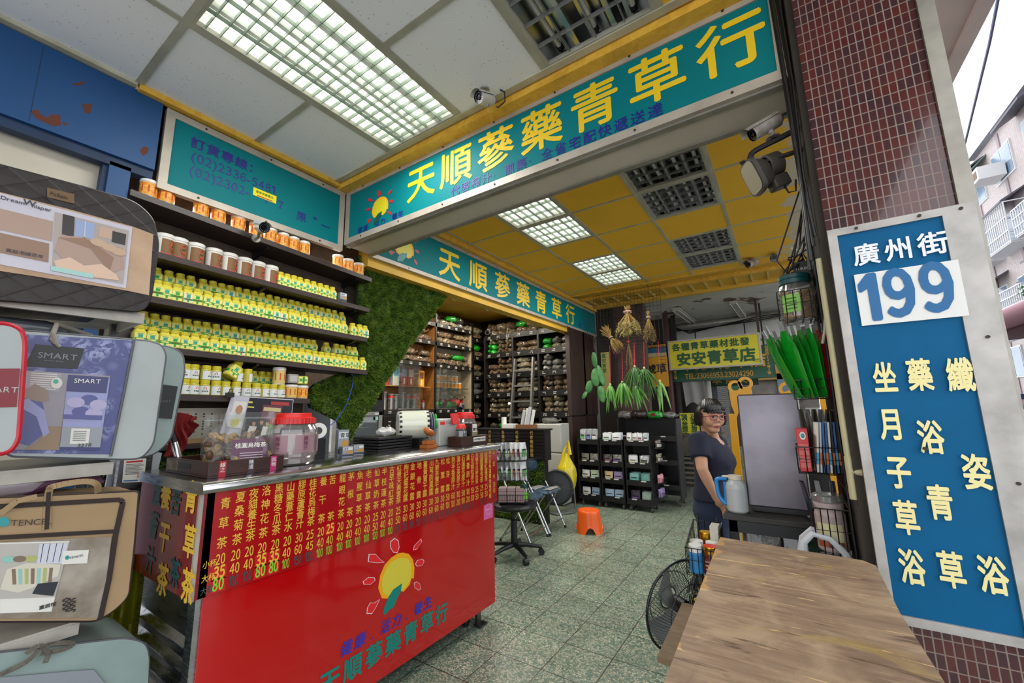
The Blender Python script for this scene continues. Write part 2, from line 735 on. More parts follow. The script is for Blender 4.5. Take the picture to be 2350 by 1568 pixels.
M_grey = mat('shade-darkened cement', '#37312b', .85, var=.4, vs=4, bump=.2)  # base colour darkened to carry the black shadows on the pillar's side
M_asphalt = mat('asphalt', '#8a8a8a', .9, var=.2, bump=.2)
M_shopdark = mat('dark shop inside', '#2a221b', .8, var=.4, vs=2)
M_brownwall = mat('brown plaster', '#4a3a2b', .7, var=.4, vs=14, bump=.25, bs=120)

ZC = 3.24
# ================================================================= THE SETTING
b = MB()
b.box((-5.3,-3,-.12),(.95,24,0))
struct('floor', b, M_floor)
b = MB()
b.box((.95,-6,-.3),(16,60,-.1))
struct('floor', b, M_asphalt)

# near ceiling of white boards, yellow ones at the pillar side; the light fittings sit in cells left open
def boards(xs, ys, skip, split=None):
 b = MB()
 for i in range(len(xs) - 1):
  for j in range(len(ys) - 1):
   cx, cy = (xs[i] + xs[i + 1]) / 2,(ys[j] + ys[j + 1]) / 2
   if any(q[0] < cx < q[1] and q[2] < cy < q[3] for q in skip):
    continue
   b.box((xs[i], ys[j], ZC),(xs[i + 1], ys[j + 1], ZC + .03),1 if split is not None and cx > split else 0)
 return b


NEARLIT = (-2.15,-1.5,.54,1.75)
NEARDARK = (-.9,-.297,.54,1.75)
GY = [2.725 + .606 * k for k in range(6)]
CELLS = [(-2.112,-1.507, GY[0], GY[1], 1),(-2.112,-1.507, GY[1], GY[2], 1),(-2.112,-1.507, GY[3], GY[4], 1),(-2.112,-1.507, GY[4], GY[5], 1),
   (-.902,-.297, GY[0], GY[1], 0),(-.902,-.297, GY[1], GY[2], 0),(-.902,-.297, GY[3], GY[4], 0),(-.902,-.297, GY[4], GY[5], 0)]
b = boards([-2.82,-2.15,-1.5,-.9,-.297,.308,.95], [1.86,1.75,1.15,.54,-.067,-.67,-1.28,-1.9,-3], [NEARLIT, NEARDARK], -.297)
struct('ceiling', b, [M_wtile, M_ytile])
b = MB()
for x in (-2.15,-1.5,-.9,-.297,.308):
 b.box((x - .016,-3, ZC - .007),(x + .016,1.8, ZC),0)
for k in range(8):
 y = 1.15 - .607 * k
 for x0, x1 in (((-2.8,-2.15),(-1.5,-.9),(-.297,.95)) if k == 0 else ((-2.8,.95),)):
  b.box((x0, y - .016, ZC - .0065),(x1, y + .016, ZC),0)
b.box((-2.83,-3, ZC - .02),(-2.785,.54, ZC),1)
b.box((-2.8,1.725, ZC - .012),(.95,1.765, ZC),1)
struct('trim_1', b, [M_tbar, M_tbarw])
b = MB()
b.box((-2.83,.55, ZC - .035),(-2.785,1.86, ZC),0)
b.box((-2.83,1.78, ZC - .05),(.19,1.862, ZC),0)
struct('trim_2', b, [M_yellowtrim])

# the beam that carries the big sign
b = MB()
b.box((-2.82,1.895,2.748),(.155,2.12, ZC + .03),0)
for y in (1.9,2.115):
 b.box((-2.82, y - .018,2.738),(.156, y + .018,2.75),1)
struct('trim_3', b, [M_cream, M_alumatt])

# yellow ceiling
b = boards([-2.82,-2.112,-1.507,-.902,-.297,.6], [2.12] + GY + [6.0], CELLS)
struct('ceiling', b, [M_ytile])
b = MB()
for x in (-2.717,-2.112,-1.507,-.902,-.297):
 b.box((x - .014,2.12, ZC - .006),(x + .014,5.95, ZC),0)
for k in range(6):
 y = 2.725 + .606 * k
 b.box((-2.8, y - .012, ZC - .0055),(.45, y + .012, ZC),0)
struct('trim_4', b, [M_tbarw])
b = MB()
b.box((-2.84,2.12,3.19),(-2.77,7.1, ZC),0)
struct('trim_5', b, [M_yellowtrim])
# yellow soffit of timber strips beyond the tiles
b = MB()
b.box((-2.82,5.97, ZC + .06),(.5,7.12, ZC + .09),0)
for y, hgt, wd in ((5.99,.075,.06),(6.42,.06,.05),(7.06,.07,.08)):
 b.box((-2.82, y - wd / 2, ZC + .06 - hgt),(.5, y + wd / 2, ZC + .06),1 if y < 6.5 else 0)
for k in range(16):
 x = -2.7 + k * .205
 b.box((x - .012,6.44, ZC + .03),(x + .012,7.04, ZC + .06),2)
struct('trim_6', b, [M_ywall, M_yellowtrim, mat('pale ochre batten', '#cdb063', .6)])
# old white ceiling past the shop, with a duct across
b = MB()
b.box((-4.5,7.12,3.36),(1.0,11,3.42),0)
b.box((-4.5,10.6,2.9),(1.0,11,3.36),0)
struct('ceiling', b, [M_ceilold])

# left wall: blue girder, cream panel, dark back board of the jar shelves
b = MB()
b.box((-2.95,-3,2.79),(-2.82,.665,3.215),0)
b.box((-2.9,-3,2.74),(-2.84,.665,2.79),1)
b.box((-2.95,.49,0),(-2.84,.575,2.76),0)
b.box((-2.98,-3,0),(-2.93,.49,2.76),2)
b.box((-2.93,.47,0),(-2.86,.49,2.76),1)
for pts in ([(70,255),(86,250),(92,262),(108,270),(118,262),(138,264),(140,288),(122,290),(100,280),(82,272)], [(163,192),(182,190),(195,184),(192,194),(176,197)],
   [(187,236),(196,240),(212,237),(210,250),(206,262),(194,258)], [(320,345),(330,336),(342,340),(338,352),(328,358)], [(143,281),(150,280),(158,287),(150,288)]):
 b.flat([P(u, v, 'x', -2.8195) for u, v in pts], 3)
b.box((-2.8205,.2,2.8),(-2.8195,.203,3.2),1)
struct('wall_left', b, [M_blue, M_bluedk, M_cream, mat('rust under flaked paint', '#5d3020', .8)])
b = MB()
b.box((-3.1,.575,0),(-3.06,1.75,3.24),0)
b.box((-3.1,1.75,1.9),(-3.06,2.2,3.24),0)
b.box((-3.1,.575,3.2),(-2.83,2.2,3.26),1)
struct('wall_left', b, [M_brownwall, M_dark])

# shop interior behind the long sign
b = MB()
b.box((-5.12,1.5,0),(-5.06,6.6,3.3))
struct('wall_back', b, M_brownwall)
b = MB()
b.box((-5.12,6.52,0),(-2.83,6.58,3.3))
struct('wall_end', b, M_dark)
b = MB()
b.box((-5.12,.6,0),(-3.12,.66,3.3))
struct('wall_near', b, M_shopdark)
b = MB()
b.box((-5.12,.6,3.2),(-2.86,6.6,3.26))
struct('ceiling', b, M_ywall)
b = MB()
b.box((-2.99,2.12,2.7),(-2.86,7.16,3.24),0)
b.box((-2.99,2.12,2.66),(-2.86,7.16,2.7),1)
struct('wall_header', b, [M_ywall, M_ywall])
# dark board partition at the far end of the shop front
b = MB()
b.box((-2.9,5.98,1.32),(-2.83,7.06,2.78),0)
b.box((-2.92,5.99,0),(-2.84,6.95,1.3),0)
b.box((-2.86,7.06,0),(-2.82,7.12,2.8),1)
struct('wall_partition', b, [M_panelbrown, M_concrete])

# mosaic column and dark fronts past the shop
b = MB()
b.box((-2.84,7.4,0),(-2.2,7.9,3.36))
struct('wall_column', b, M_mosaic2)
b = MB()
b.box((-4.5,7.9,0),(-4.4,16.8,3.36),0)
b.box((-2.3,11.1,0),(-2.2,16.8,3.4),0)
struct('wall_left', b, M_shopdark)

# corner pillar in maroon mosaic, with its metal corner guard
b = MB()
b.box((.185,1.81,-.1),(.52,2.35,4.6),0)
b.box((.52,1.797,-.1),(.562,2.37,4.6),1)
b.box((.163,1.83,-.1),(.19,2.35,4.4),2)
struct('wall_pillar', b, [M_mosaic, M_alumatt, M_grey])
# eaves of the building above
b = MB()
b.box((.2,-2,4.4),(1.55,14,4.52),0)
b.box((1.5,-2,4.36),(1.6,14,4.6),0)
for y in (1.0,3.2,5.5):
 b.box((.4, y, 4.3),(1.62, y + .14,4.42),1)
M_eave = mat('pinkish render', '#b9a9a3', .8, var=.15, vs=2)
struct('ceiling', b, [M_eave, mat('rusty brown beam', '#3a2620', .6)])
b = MB()
b.box((-5.2,-3,3.36),(.15,7.1,3.42),0)
b.box((-5.2,-3,3.5),(.15,14,3.6),0)
struct('ceiling', b, M_eave)
# ================================================================= SIGNS
M_teal = mat('teal sign face', '#017278', .55, var=.08, vs=1.5, spec=.15)
M_yel = mat('yellow lettering', '#e2be1c', .5)
M_yel2 = mat('amber rim', '#f0a90d', .5)
M_yel3 = mat('lemon lettering', '#d8c93f', .5)
M_purple = mat('indigo lettering', '#14167c', .5)
M_petal = mat('red petal', '#c2252c', .5)
M_leaf = mat('green leaf print', '#0b8074', .5)
M_leafdk = mat('dark green leaf print', '#0c4e46', .5)
M_ltyel = mat('pale yellow lettering', '#e8dc9a', .5)
M_pbolt = mat('rusty bolt', '#2f211a', .6)

# the sun-and-leaf mark, outlined in the units of a 1 m tall mark
_Z = lambda a, b: P(820 + a / 4.2625,1200 + b / 4.2625, 'x', -1.858)
EM = {
 'rim': [(445,293),(505,305),(545,360),(560,440),(555,545),(530,545),(515,605),(455,675),(420,670),(300,745),(240,740),(205,640),(225,515),(270,410),(335,340),(400,300)],
 'disc': [(440,342),(490,350),(525,400),(532,480),(520,565),(450,660),(425,655),(300,715),(255,690),(242,610),(250,530),(290,440),(340,380),(400,348)],
 'leaf': [(438,592),(425,680),(390,740),(355,830),(315,850),(270,905),(250,890),(262,830),(300,735),(350,655)],
 'p1': [(365,158),(400,180),(408,240),(390,290),(355,285),(330,245),(328,190)],
 'p2': [(622,162),(628,190),(585,255),(552,265),(560,225)],
 'p3': [(640,360),(652,380),(635,415),(590,425),(572,405),(590,370)],
 'p4': [(580,580),(610,600),(620,640),(602,660),(565,635),(558,595)],
 'p5': [(120,312),(180,312),(212,350),(258,385),(190,390),(112,380)],
 'p6': [(110,538),(165,540),(172,565),(130,602),(70,602),(62,575)],
 'p7': [(215,755),(185,820),(145,885),(98,885),(102,835),(130,785),(160,790)],
}
EM = {k: [(lambda q: ((q.y - 1.63) / .36,(q.z - .565) / .36))(_Z(*p)) for p in v] for k, v in EM.items()}


def emblem(mb, o, ex, ey, s, rim, disc, leaf, petal, halo=None, lift=.0012):
 nz = V(ex).cross(V(ey))
 for k, q in (('rim', rim),('disc', disc),('leaf', leaf)) + tuple(('p%d' % i, petal) for i in range(1,8)):
  h = lift * {'rim': 1, 'disc': 1.8, 'leaf': 2.6}.get(k, 2)
  pts = EM[k]
  if halo is not None and k[0] == 'p':
   cx, cy = sum(p[0] for p in pts) / len(pts), sum(p[1] for p in pts) / len(pts)
   big = [((x - cx) * 1.13 + cx, (y - cy) * 1.13 + cy) for x, y in pts]
   mb.flat([V(o) + V(ex) * (x * s) + V(ey) * (y * s) + nz * lift for x, y in big][::-1], halo)
  mb.flat([V(o) + V(ex) * (x * s) + V(ey) * (y * s) + nz * h for x, y in pts][::-1], q)


def fix_flip(mb, nz):
 """Turn every flat face of a lettering mesh to face along nz."""
 nz = V(nz)
 for i, f in enumerate(mb.f):
  a, b, c = (V(mb.v[j]) for j in f[:3])
  if (b - a).cross(c - a).dot(nz) < 0:
   mb.f[i] = tuple(reversed(f))
 return mb


def board(name, label, o, ex, ey, w, h, mats, fr=.03, frr=None, depth=.035, lip=.008, face=None, cat='sign', bolts=0):
 """A framed sign board: frame mouldings and a face; o is the lower left corner of the front."""
 o, ex, ey = V(o), V(ex), V(ey)
 nz = ex.cross(ey)
 root = thing(name, label, cat, o + ex * w / 2)
 b = MB()
 R = frr or fr
 b.prism([(fr * .8, fr * .8),(w - R + fr * .2, fr * .8),(w - R + fr * .2, h - fr * .8),(fr * .8, h - fr * .8)], o - nz * depth, ex, ey, depth - lip)
 b.build('face', mats[0], root)
 b = MB()
 for q in ([(0,0),(w, 0),(w - R, fr),(fr, fr)], [(w, 0),(w, h),(w - R, h - fr),(w - R, fr)],
    [(w, h),(0, h),(fr, h - fr),(w - R, h - fr)], [(0, h),(0,0),(fr, fr),(fr, h - fr)]):
  b.prism(q, o - nz * depth, ex, ey, depth)
 b.build('frame', mats[1], root, bevel=.002)
 if bolts:
  for i in range(bolts):
   for yy in (fr * .5, h - fr * .5):
    c = o + ex * (w * (i + .5) / bolts) + ey * yy
    b = MB()
    b.cyl(c - nz * .002, c + nz * .004,.006, n=8)
    b.build('screw', M_pbolt, root)
 return root


# the big sign across the arcade
o = V((-2.815,1.857,2.748))
r = board('sign_board', 'teal sign on the beam with big yellow characters and a row of small indigo ones', o, X, Z, 2.97,.46, [M_teal, M_frame], .045, None, .036, bolts=7)
b = MB()
for i, ch in enumerate('天順蔘藥青草行'):
 b.text(ch, (-1.965 + .3205 * i - .145,1.864,2.873), X, Z, .275,0, bold=.017, wide=1.04, slant=0)
fix_flip(b, -Y).build('lettering', M_yel, r)
b = MB()
for i, ch in enumerate('代客榨汁·煎藥·全省宅配快遞送達'):
 b.text(ch, (-1.685 + .0845 * i, 1.864,2.80), X, Z, .074,0, bold=.012)
fix_flip(b, -Y).build('slogan', M_purple, r)
b = MB()
for i, ch in enumerate('健康·活力·養生'):
 b.text(ch, (-2.655 + .066 * i, 1.864,2.792), X, Z, .062,0, bold=.008)
fix_flip(b, -Y).build('motto', M_purple, r)
b = MB()
emblem(b, (-2.41,1.864,2.955), X, Z, .27,0,1,2,3)
fix_flip(b, -Y).build('sun_emblem', [M_yel2, mat('olive yellow print', '#c9c01f', .5), M_leafdk, M_petal], r)

# the ordering-line sign on the left wall
o = V((-2.818,.685,2.695))
r = board('sign_board', 'teal sign with two telephone numbers in indigo, fixed above the jar shelves', o, Y, Z, 1.165,.5, [M_teal, M_frame], .042, None, .04, bolts=3)
b = MB()
b.text('訂貨專線：', (-2.825,.812,3.02), Y, Z, .075,0, bold=.025, pitch=.08)
b.text('(02)2336-5481', (-2.825,.822,2.93), Y, Z, .082,0, bold=.008, wide=.93, gap=.02)
b.text('(02)2302-   7', (-2.825,.822,2.84), Y, Z, .082,0, bold=.008, wide=.93, gap=.02)
b.text('7', (-2.825,1.335,2.84), Y, Z, .082,0, bold=.008)
b.text('原', (-2.825,1.47,2.812), Y, Z, .078,0, bold=.012)
b.text('"', (-2.825,1.595,2.815), Y, Z, .09,0, bold=.01)
b.text('一', (-2.825,1.66,2.81), Y, Z, .075,0, bold=.012)
fix_flip(b, X).build('lettering', M_purple, r)
b = MB()
b.box((-2.826,1.175,2.873),(-2.823,1.325,2.928),0)
b.text('青草茶專賣店', (-2.823,1.19,2.896), Y, Z, .019,1, bold=.01)
b.box((-2.823,1.2,2.877),(-2.8225,1.3,2.884),2)
b.build('sticker', [mat('bright yellow sticker', '#e8d913', .6), mat('grey green print', '#5c7a2a', .6), M_petal], r)['label'] = 'yellow sticker pasted over the second number'

# the long sign over the shop front
o = V((-2.818,2.125,2.735))
r = board('sign_board', 'long teal sign with yellow characters over the open shop front, beyond the beam', o, Y, Z, 5.03,.455, [M_teal, M_frame], .035, None, .04, bolts=6)
b = MB()
for i, ch in enumerate('天順蔘藥青草行'):
 b.text(ch, (-2.826,3.115 + .49 * i - .175,2.795), Y, Z, .34,0, bold=.0179, wide=1.03)
fix_flip(b, X).build('lettering', M_yel, r)
b = MB()
emblem(b, (-2.826,2.47,2.95), Y, Z, .34,0,1,2,3)
fix_flip(b, X).build('sun_emblem', [M_yel2, mat('butter yellow print', '#d8cf52', .5), mat('grey green print leaf', '#4b8f92', .5), mat('dusty red petal', '#b5484f', .5)], r)
b = MB()
b.text('原"一', (-2.826,6.38,2.80), Y, Z, .1,0, bold=.012, pitch=.14)
fix_flip(b, X).build('small_lettering', M_purple, r)

# the upright sign on the corner pillar
o = V((.185,1.79,.765))
r = board('pillar_sign', 'tall blue sign with house number 199 on the mosaic pillar', o, X, Z, .368,1.28, [mat('ribbed blue sign face', '#065a88', .6, var=.1, spec=.15), mat('scuffed aluminium frame', '#b7b3ae', .5, metal=.35, var=.35, vs=9)], .026,.076,.03, cat='sign')
b = MB()
u0 = .185
SY = 1.79
for ch, u, v in (('廣', 1988,580),('州', 2062,568),('街', 2140,555)):
 q = P(u, v, 'y', SY)
 b.text(ch, (q.x - .037, SY - .0005, q.z - .045), X, Z, .08,0, bold=.02, wide=.9)
fix_flip(b, -Y).build('street_name', mat('white rounded lettering', '#e6e9ee', .5), r)
b = MB()
q0, q1 = P(1980,748, 'y', SY), P(2190,597, 'y', SY)
b.box((q0.x - .002, SY - .001, q0.z),(q1.x + .008, SY + .007, q1.z),0)
for ch, u, v in (('1', 1996,688),('9', 2064,676),('9', 2150,663)):
 q = P(u, v, 'y', SY)
 b.text(ch, (q.x, SY - .002, q.z - .094), X, Z, .22,1, bold=.032, wide=.72, align='C')
fix_flip(b, -Y)
b.build('number_plate', [M_white, mat('number blue', '#0a5f96', .5)], r)
b = MB()
for ch, u, v in (('坐', 2030,868),('月', 2045,975),('子', 2062,1085),('草', 2080,1190),('浴', 2092,1303),
     ('藥', 2110,862),('浴', 2135,1005),('青', 2157,1155),('草', 2183,1310),
     ('纖', 2203,862),('姿', 2240,1085),('浴', 2278,1322)):
 q = P(u, v, 'y', SY)
 b.text(ch, (q.x - .0295, SY - .0005, q.z - .05), X, Z, .106,0, bold=.026, wide=.56)
fix_flip(b, -Y).build('lettering', M_ltyel, r)
for x, z in ((.335,.78),(.335,1.2),(.335,1.62),(.335,2.03),(.08,2.033),(.24,2.033),(.155,1.29)):
 b = MB()
 b.cyl((u0 + x, 1.786 if x != .155 else 1.77, z),(u0 + x, 1.795, z),.005, n=8)
 b.build('screw', M_pbolt, r)

# ================================================================= CEILING LIGHTS
M_tube_on = mat('lit tube', '#ffffff', .3, emis='#fffdf2', es=4)
M_tube_off = mat('unlit fluorescent tube', '#cfcfca', .3)
M_refl = chrome('mirror reflector', '#bdbdbd', .22)
M_reflw = mat('white reflector with painted glow', '#e6eae4', .35, emis='#f2fbef', es=.06)  # slight emission paints tube light onto the pans of lit fittings
M_louver = mat('pale green louver', '#8fa090', .4)
M_louverg = mat('grey louver blade', '#8e8e8c', .35, metal=.5)
M_blackcap = M_black


def light(label, x0, x1, y0, y1, lit, ntube, ncross, nlong, group, pan=.1):
 root = thing('ceiling_light', label, 'light', ((x0 + x1) / 2,(y0 + y1) / 2, ZC), group)
 a, c, e, g = x0 + .014, x1 - .014, y0 + .014, y1 - .014
 b = MB()
 for q in ((a, e, a + .02, g),(c - .02, e, c, g),(a + .02, e, c - .02, e + .02),(a + .02, g - .02, c - .02, g)):
  b.box((q[0], q[1], ZC - .006),(q[2], q[3], ZC + .02))
 b.build('frame', M_tbar, root)
 b = MB()
 zt = ZC + pan
 b.flat([(a, e, zt),(a, g, zt),(c, g, zt),(c, e, zt)])
 for p, q in (((a, e),(a, g)),((a, g),(c, g)),((c, g),(c, e)),((c, e),(a, e))):
  b.flat([(*p, ZC + .01),(*q, ZC + .01),(*q, zt),(*p, zt)])
 n = ntube
 wd = (c - a) / n
 for i in range(1, n):
  x = a + wd * i
  b.prism([(-.012,0),(.012,0),(.045, pan - .015),(-.045, pan - .015)], (x, e, ZC + .012), X, Z, -(g - e))
 b.build('reflector', M_reflw if lit else M_refl, root)
 for i in range(n):
  x = a + wd * (i + .5)
  b = MB()
  b.cyl((x, e + .04, ZC + .05),(x, g - .04, ZC + .05),.013, n=10)
  t = b.build('tube', M_tube_on if lit else M_tube_off, root)
  if not lit:
   for y0h, y1h in ((g - .045, g - .015),(e + .015, e + .045)):
    b = MB()
    b.cyl((x, y0h, ZC + .05),(x, y1h, ZC + .05),.018, n=10)
    b.build('tube_holder', M_black, t)
 b = MB()
 for i in range(1, ncross):
  y = e + (g - e) * i / ncross
  b.box((a + .02, y - .0018, ZC + .002),(c - .02, y + .0018, ZC + .026))
 for i in range(1, nlong):
  x = a + (c - a) * i / nlong
  b.box((x - .0018, e + .02, ZC + .002),(x + .0018, g - .02, ZC + .026))
 b.build('louver', M_louver if lit else M_louverg, root)
 return root


light('long lit ceiling light with a fine grid louver, in the white boards', *NEARLIT, True, 4,20,5, None, .09)
light('unlit ceiling light with mirror reflectors, in the white boards beside the beam', *NEARDARK, False, 3,9,4, None)
nm = {1: ['next to the beam', 'second from the beam', 'third from the beam', 'last from the beam'], 0: ['next to the beam', 'second from the beam', 'third from the beam', 'last from the beam']}
cnt = {0: 0,1: 0}
for c in CELLS:
 k = c[4]
 light('%s square light in the yellow ceiling, %s in its row' % ('bright lit' if k else 'unlit', nm[k][cnt[k]]), c[0], c[1], c[2], c[3], bool(k),4,4 if k else 5,8 if k else 4, 'square lights in the yellow ceiling')
 cnt[k] += 1

# round downlights in the shop's own ceiling
def downlight(x, y, label):
 r = thing('downlight', label, 'light', (x, y, 3.2), 'round downlights inside the shop')
 b = MB()
 b.lathe([(.05,.0),(.062,-.004),(.066,-.001),(.066,0)], (x, y, 3.2),20)
 b.build('rim', M_alu, r)
 b = MB()
 b.lathe([(0,.0),(.05,0)], (x, y, 3.197),20)
 b.sphere((x, y, 3.197),(.03,.03,.02),12,8)
 b.build('bulb', mat('frosted bulb', '#e8e4d8', .3), r)


for (u, v), l in zip(((1044,687),(1109,682),(1136,696),(1119,711)),('round downlight in the ochre shop ceiling, alone beside the moss panel', 'round downlight partly behind the long sign edge', 'round downlight just inside the long sign, third along it', 'round downlight in front of the end shelves')):
 p = P(u, v, 'z', 3.2)
 downlight(p.x, p.y, l)

# ================================================================= SECURITY CAMERAS
M_cam = mat('white painted metal', '#c4c4c0', .35, var=.12)
M_camold = mat('rust-stained white metal', '#a9a39c', .45, col2='#5a463a', vs=9)
M_lens = mat('black lens glass', '#060608', .08)


def cctv(label, root, joint, aim, ln=.14, r=.035, m=None, hood=True, ledring=True, plate_n=(0,0,-1)):
 m = m or M_cam
 root, joint, aim = V(root), V(joint), V(aim).normalized()
 t = thing('security_camera', label, 'camera', root)
 pn = V(plate_n)
 b = MB()
 b.cyl(root, root + pn * .008,.028,.026,18)
 b.tube([root, root + pn * .03, joint - pn * .012, joint], .0085,10)
 b.sphere(joint, .014,10,8)
 b.build('bracket', M_alumatt if m is M_cam else m, t)
 b = MB()
 x, y, z = basis(aim, aim.cross(Z))
 if y.z < 0:
  y = -y
 c0 = joint + y * (r * .95)
 b.lathe([(0,-ln * .5),(r * .55,-ln * .5),(r * .95,-ln * .4),(r, -ln * .2),(r, ln * .48),(r * .94, ln * .5)], c0,24, axis=aim)
 bd = b.build('body', m, t)
 b = MB()
 b.lathe([(r * .94, ln * .5),(r * .9, ln * .47),(r * .4, ln * .465),(0, ln * .465)], c0,24, axis=aim)
 b.lathe([(r * .42, ln * .5),(r * .42, ln * .46)], c0,16, axis=aim)
 b.build('lens', M_lens, bd)
 if ledring:
  b = MB()
  for k in range(14):
   q = 2 * pi * k / 14
   b.sphere(c0 + aim * (ln * .468) + (x * cos(q) + y * sin(q)) * r * .68, r * .09,6,4)
  b.build('led_ring', mat('grey led', '#8a8c92', .2), bd)
 if hood:
  b = MB()
  R2 = r * 1.12
  def f(s, tt, R):
   q = radians(20 + 140 * s)
   return c0 + aim * (-ln * .42 + ln * 1.1 * tt) + x * (cos(q) * R) + y * (sin(q) * R)
  b.sheet(lambda s, tt: f(s, tt, R2),12,1)
  b.sheet(lambda s, tt: f(1 - s, tt, R2 + .002),12,1)
  b.build('hood', m, t)
 return t


p = P(1112,205, 'z', ZC)
q = P(1118,238, 'y', p.y)
c = cctv('white camera with a lens ring hanging from the white ceiling by the big sign', p, q - Z * .008,(-.1,-1,-.45),.125,.034)
b = MB()
h = P(1148,206, 'z', ZC)
pts = [h, h + V((.03,0,-.03)), h + V((.032,0,-.09)), q + V((.06,.02,-.04)), q + V((.03,.05,0))]
b.tube(pts, .004,6)
b.build('cable', M_black, c)
q = P(597,532, 'x', -2.7)
cctv('white bullet camera fixed to the edge of the top jar shelf', P(587,548, 'x', -2.81), q, (1,-.1,-.42),.12,.033, plate_n=(1,0,0))
cctv('small stained camera under the yellow soffit, its hood turned aside', P(1722,594, 'z', ZC - .01), P(1729,610, 'z', ZC - .09),(-.75,-1,-.5),.17,.045, M_camold)
cctv('camera facing straight out under the yellow soffit, beside the pillar rack', P(1776,583, 'z', ZC - .01), P(1779,600, 'z', ZC - .1),(-.12,-1,-.35),.11,.045, M_camold, hood=False)
cctv('small white camera in the corner above the herb shelves', P(1121,755, 'y', 6.2), P(1120,768, 'y', 6.1),(.5,-1,-.35),.12,.045, plate_n=(0,-1,0))
# ================================================================= JAR SHELVES ON THE LEFT WALL
SH = []          # (z at y = 1.5, slope)
root_ys = ((.58,2.14),(.58,2.13),(.58,2.12),(.58,2.135),(.60,1.66))
defs = ((2.584,-.056),(2.303,-.032),(2.05,-.029),(1.782,-.03),(1.533,-.02))
nth = ('top', 'second', 'third', 'fourth', 'lowest')
M_shelf = M_darkbrown
for (z, k),(a, c), n in zip(defs, root_ys, nth):
 t = thing('wall_shelf', 'dark brown wooden wall shelf, %s of the five that hold jars' % n, 'shelf', (-2.94,(a + c) / 2, z - .03), 'jar shelves on the wall')
 b = MB()
 b.prism([(a, z + k * (a - 1.5) - .034),(c, z + k * (c - 1.5) - .034),(c, z + k * (c - 1.5)),(a, z + k * (a - 1.5))], (-3.06,0,0), Y, Z, .24)
 b.build('plank', M_shelf, t, bevel=.002)
 for y in (1.32,2.03):
  if y < c:
   b = MB()
   zz = z + k * (y - 1.5) - .034
   b.prism([(0,0),(.2,0),(.2,-.012),(.02,-.05),(0,-.05)], (-3.06, y, zz), X, Z, .016)
   b.build('bracket', M_black, t)
 if n in ('third', 'fourth'):
  b = MB()
  b.prism([(a, z + k * (a - 1.5)),(c - .1, z + k * (c - 1.6)),(c - .1, z + k * (c - 1.6) + .095),(a, z + k * (a - 1.5) + .095)], (-3.02,0,0), Y, Z, .1)
  b.build('riser', M_shelf, t)
 SH.append((z, k))
for y in (1.33,2.05):
 b = MB()
 b.box((-3.058, y - .012,1.3),(-3.045, y + .012,2.72))
 tag(b.build('shelf_rail', M_black, base=(-3.05, y, 1.3)), 'black upright rail on the wall behind the jars, %s' % ('between two back boards' if y < 2 else 'at the moss end'), 'rail', 'shelf rails')


def shz(i, y):
 return SH[i][0] + SH[i][1] * (y - 1.5)


def on_shelf(i, u, x, dz=0.0, v=None):
 q = along(u, (x, 0, SH[i][0] + dz), Y)
 q = along(u, (x, 0, shz(i, q.y) + dz), Y)
 return V((x, q.y, shz(i, q.y) + dz))


M_bot = mat('translucent yellow plastic', '#cfc43c', .3, sub=.0, coat=.2)
M_botlid = mat('yellow plastic lid', '#c8b922', .4)
M_lab = mat('pale yellow label', '#e3dc7c', .6)
M_labg = mat('green label band', '#139a3c', .6)
M_labt = mat('teal label tower', '#2f9c86', .6)
M_labb = mat('brown label print', '#6a5a20', .7)
M_labw = mat('white label', '#d8dcda', .6)
M_tubw = mat('white tub plastic', '#d9d6d0', .35)
M_tubor = mat('orange floral wrap', '#d97a1c', .5, col2='#f0bd4c', vs=70)
M_tubbr = mat('brown paper wrap', '#7d5a31', .6, var=.15)
M_tubring = mat('red ring print', '#c2322c', .6)
M_brownprint = mat('dark brown print', '#3c2414', .6)


def label_sheet(mb, r, z0, z1, half, mat, n=8, off=0.0008, turn=0.0, p=1.0):
 """A wrap-round label facing +X on a body of radius r."""
 def f(s, t):
  q = (s - .5) * 2 * half + turn
  return V((spow(cos(q), p) * (r + off), spow(sin(q), p) * (r + off), z0 + (z1 - z0) * t))
 mb.sheet(f, n, 1, mat)


def bottle(variant):
 t = thing('herb_bottle', 'x', 'bottle')
 w, h = .0275,.104
 b = MB()
 b.lathe([(0,0),(w * .93,0),(w, .003),(w, h * .62),(w * .97, h * .67),(w * .70, h * .79),(w * .68, h * .82)], n=20, p=.42)
 b.build('body', M_bot, t)
 b = MB()
 b.lathe([(w * .70, h * .82),(w * .78, h * .83),(w * .78, h * .985),(w * .72, h),(0, h)], n=20)
 b.build('cap', M_botlid, t)
 b = MB()
 x = w + .0009
 b.box((x - .002,-w * .86,.006),(x, w * .86, h * .60),0)
 zb = (.022,.036) if variant != 1 else (.02,.03)
 b.box((x, -w * .86, zb[0]),(x + .0004, w * .86, zb[1]),1 if variant != 1 else 2)
 b.box((x, -w * .35, zb[1] + .002),(x + .0004, w * .35, h * .52),2 if variant != 2 else 1)
 b.box((x, -w * .18,.009),(x + .0004, w * .18, zb[0]),1)
 b.box((x + .0004,-w * .6,(zb[0] + zb[1]) / 2 - .0035),(x + .0007, w * .6,(zb[0] + zb[1]) / 2 + .0035),3)
 b.box((x, -w * .5, h * .545),(x + .0004, w * .5, h * .57),1)
 for s in (-1,1):
  b.box((-w * .6, s * (w + .0009),.006),(w * .7, s * (w + .0001), h * .60),0)
  b.box((-w * .6, s * (w + .0013), zb[0]),(w * .7, s * (w + .0009), zb[1]),1)
 b.build('label', [M_lab if variant != 1 else mat('cream label', '#e3ddae', .6), M_labg, M_labt, M_lab if variant == 0 else M_labb], t)
 return t


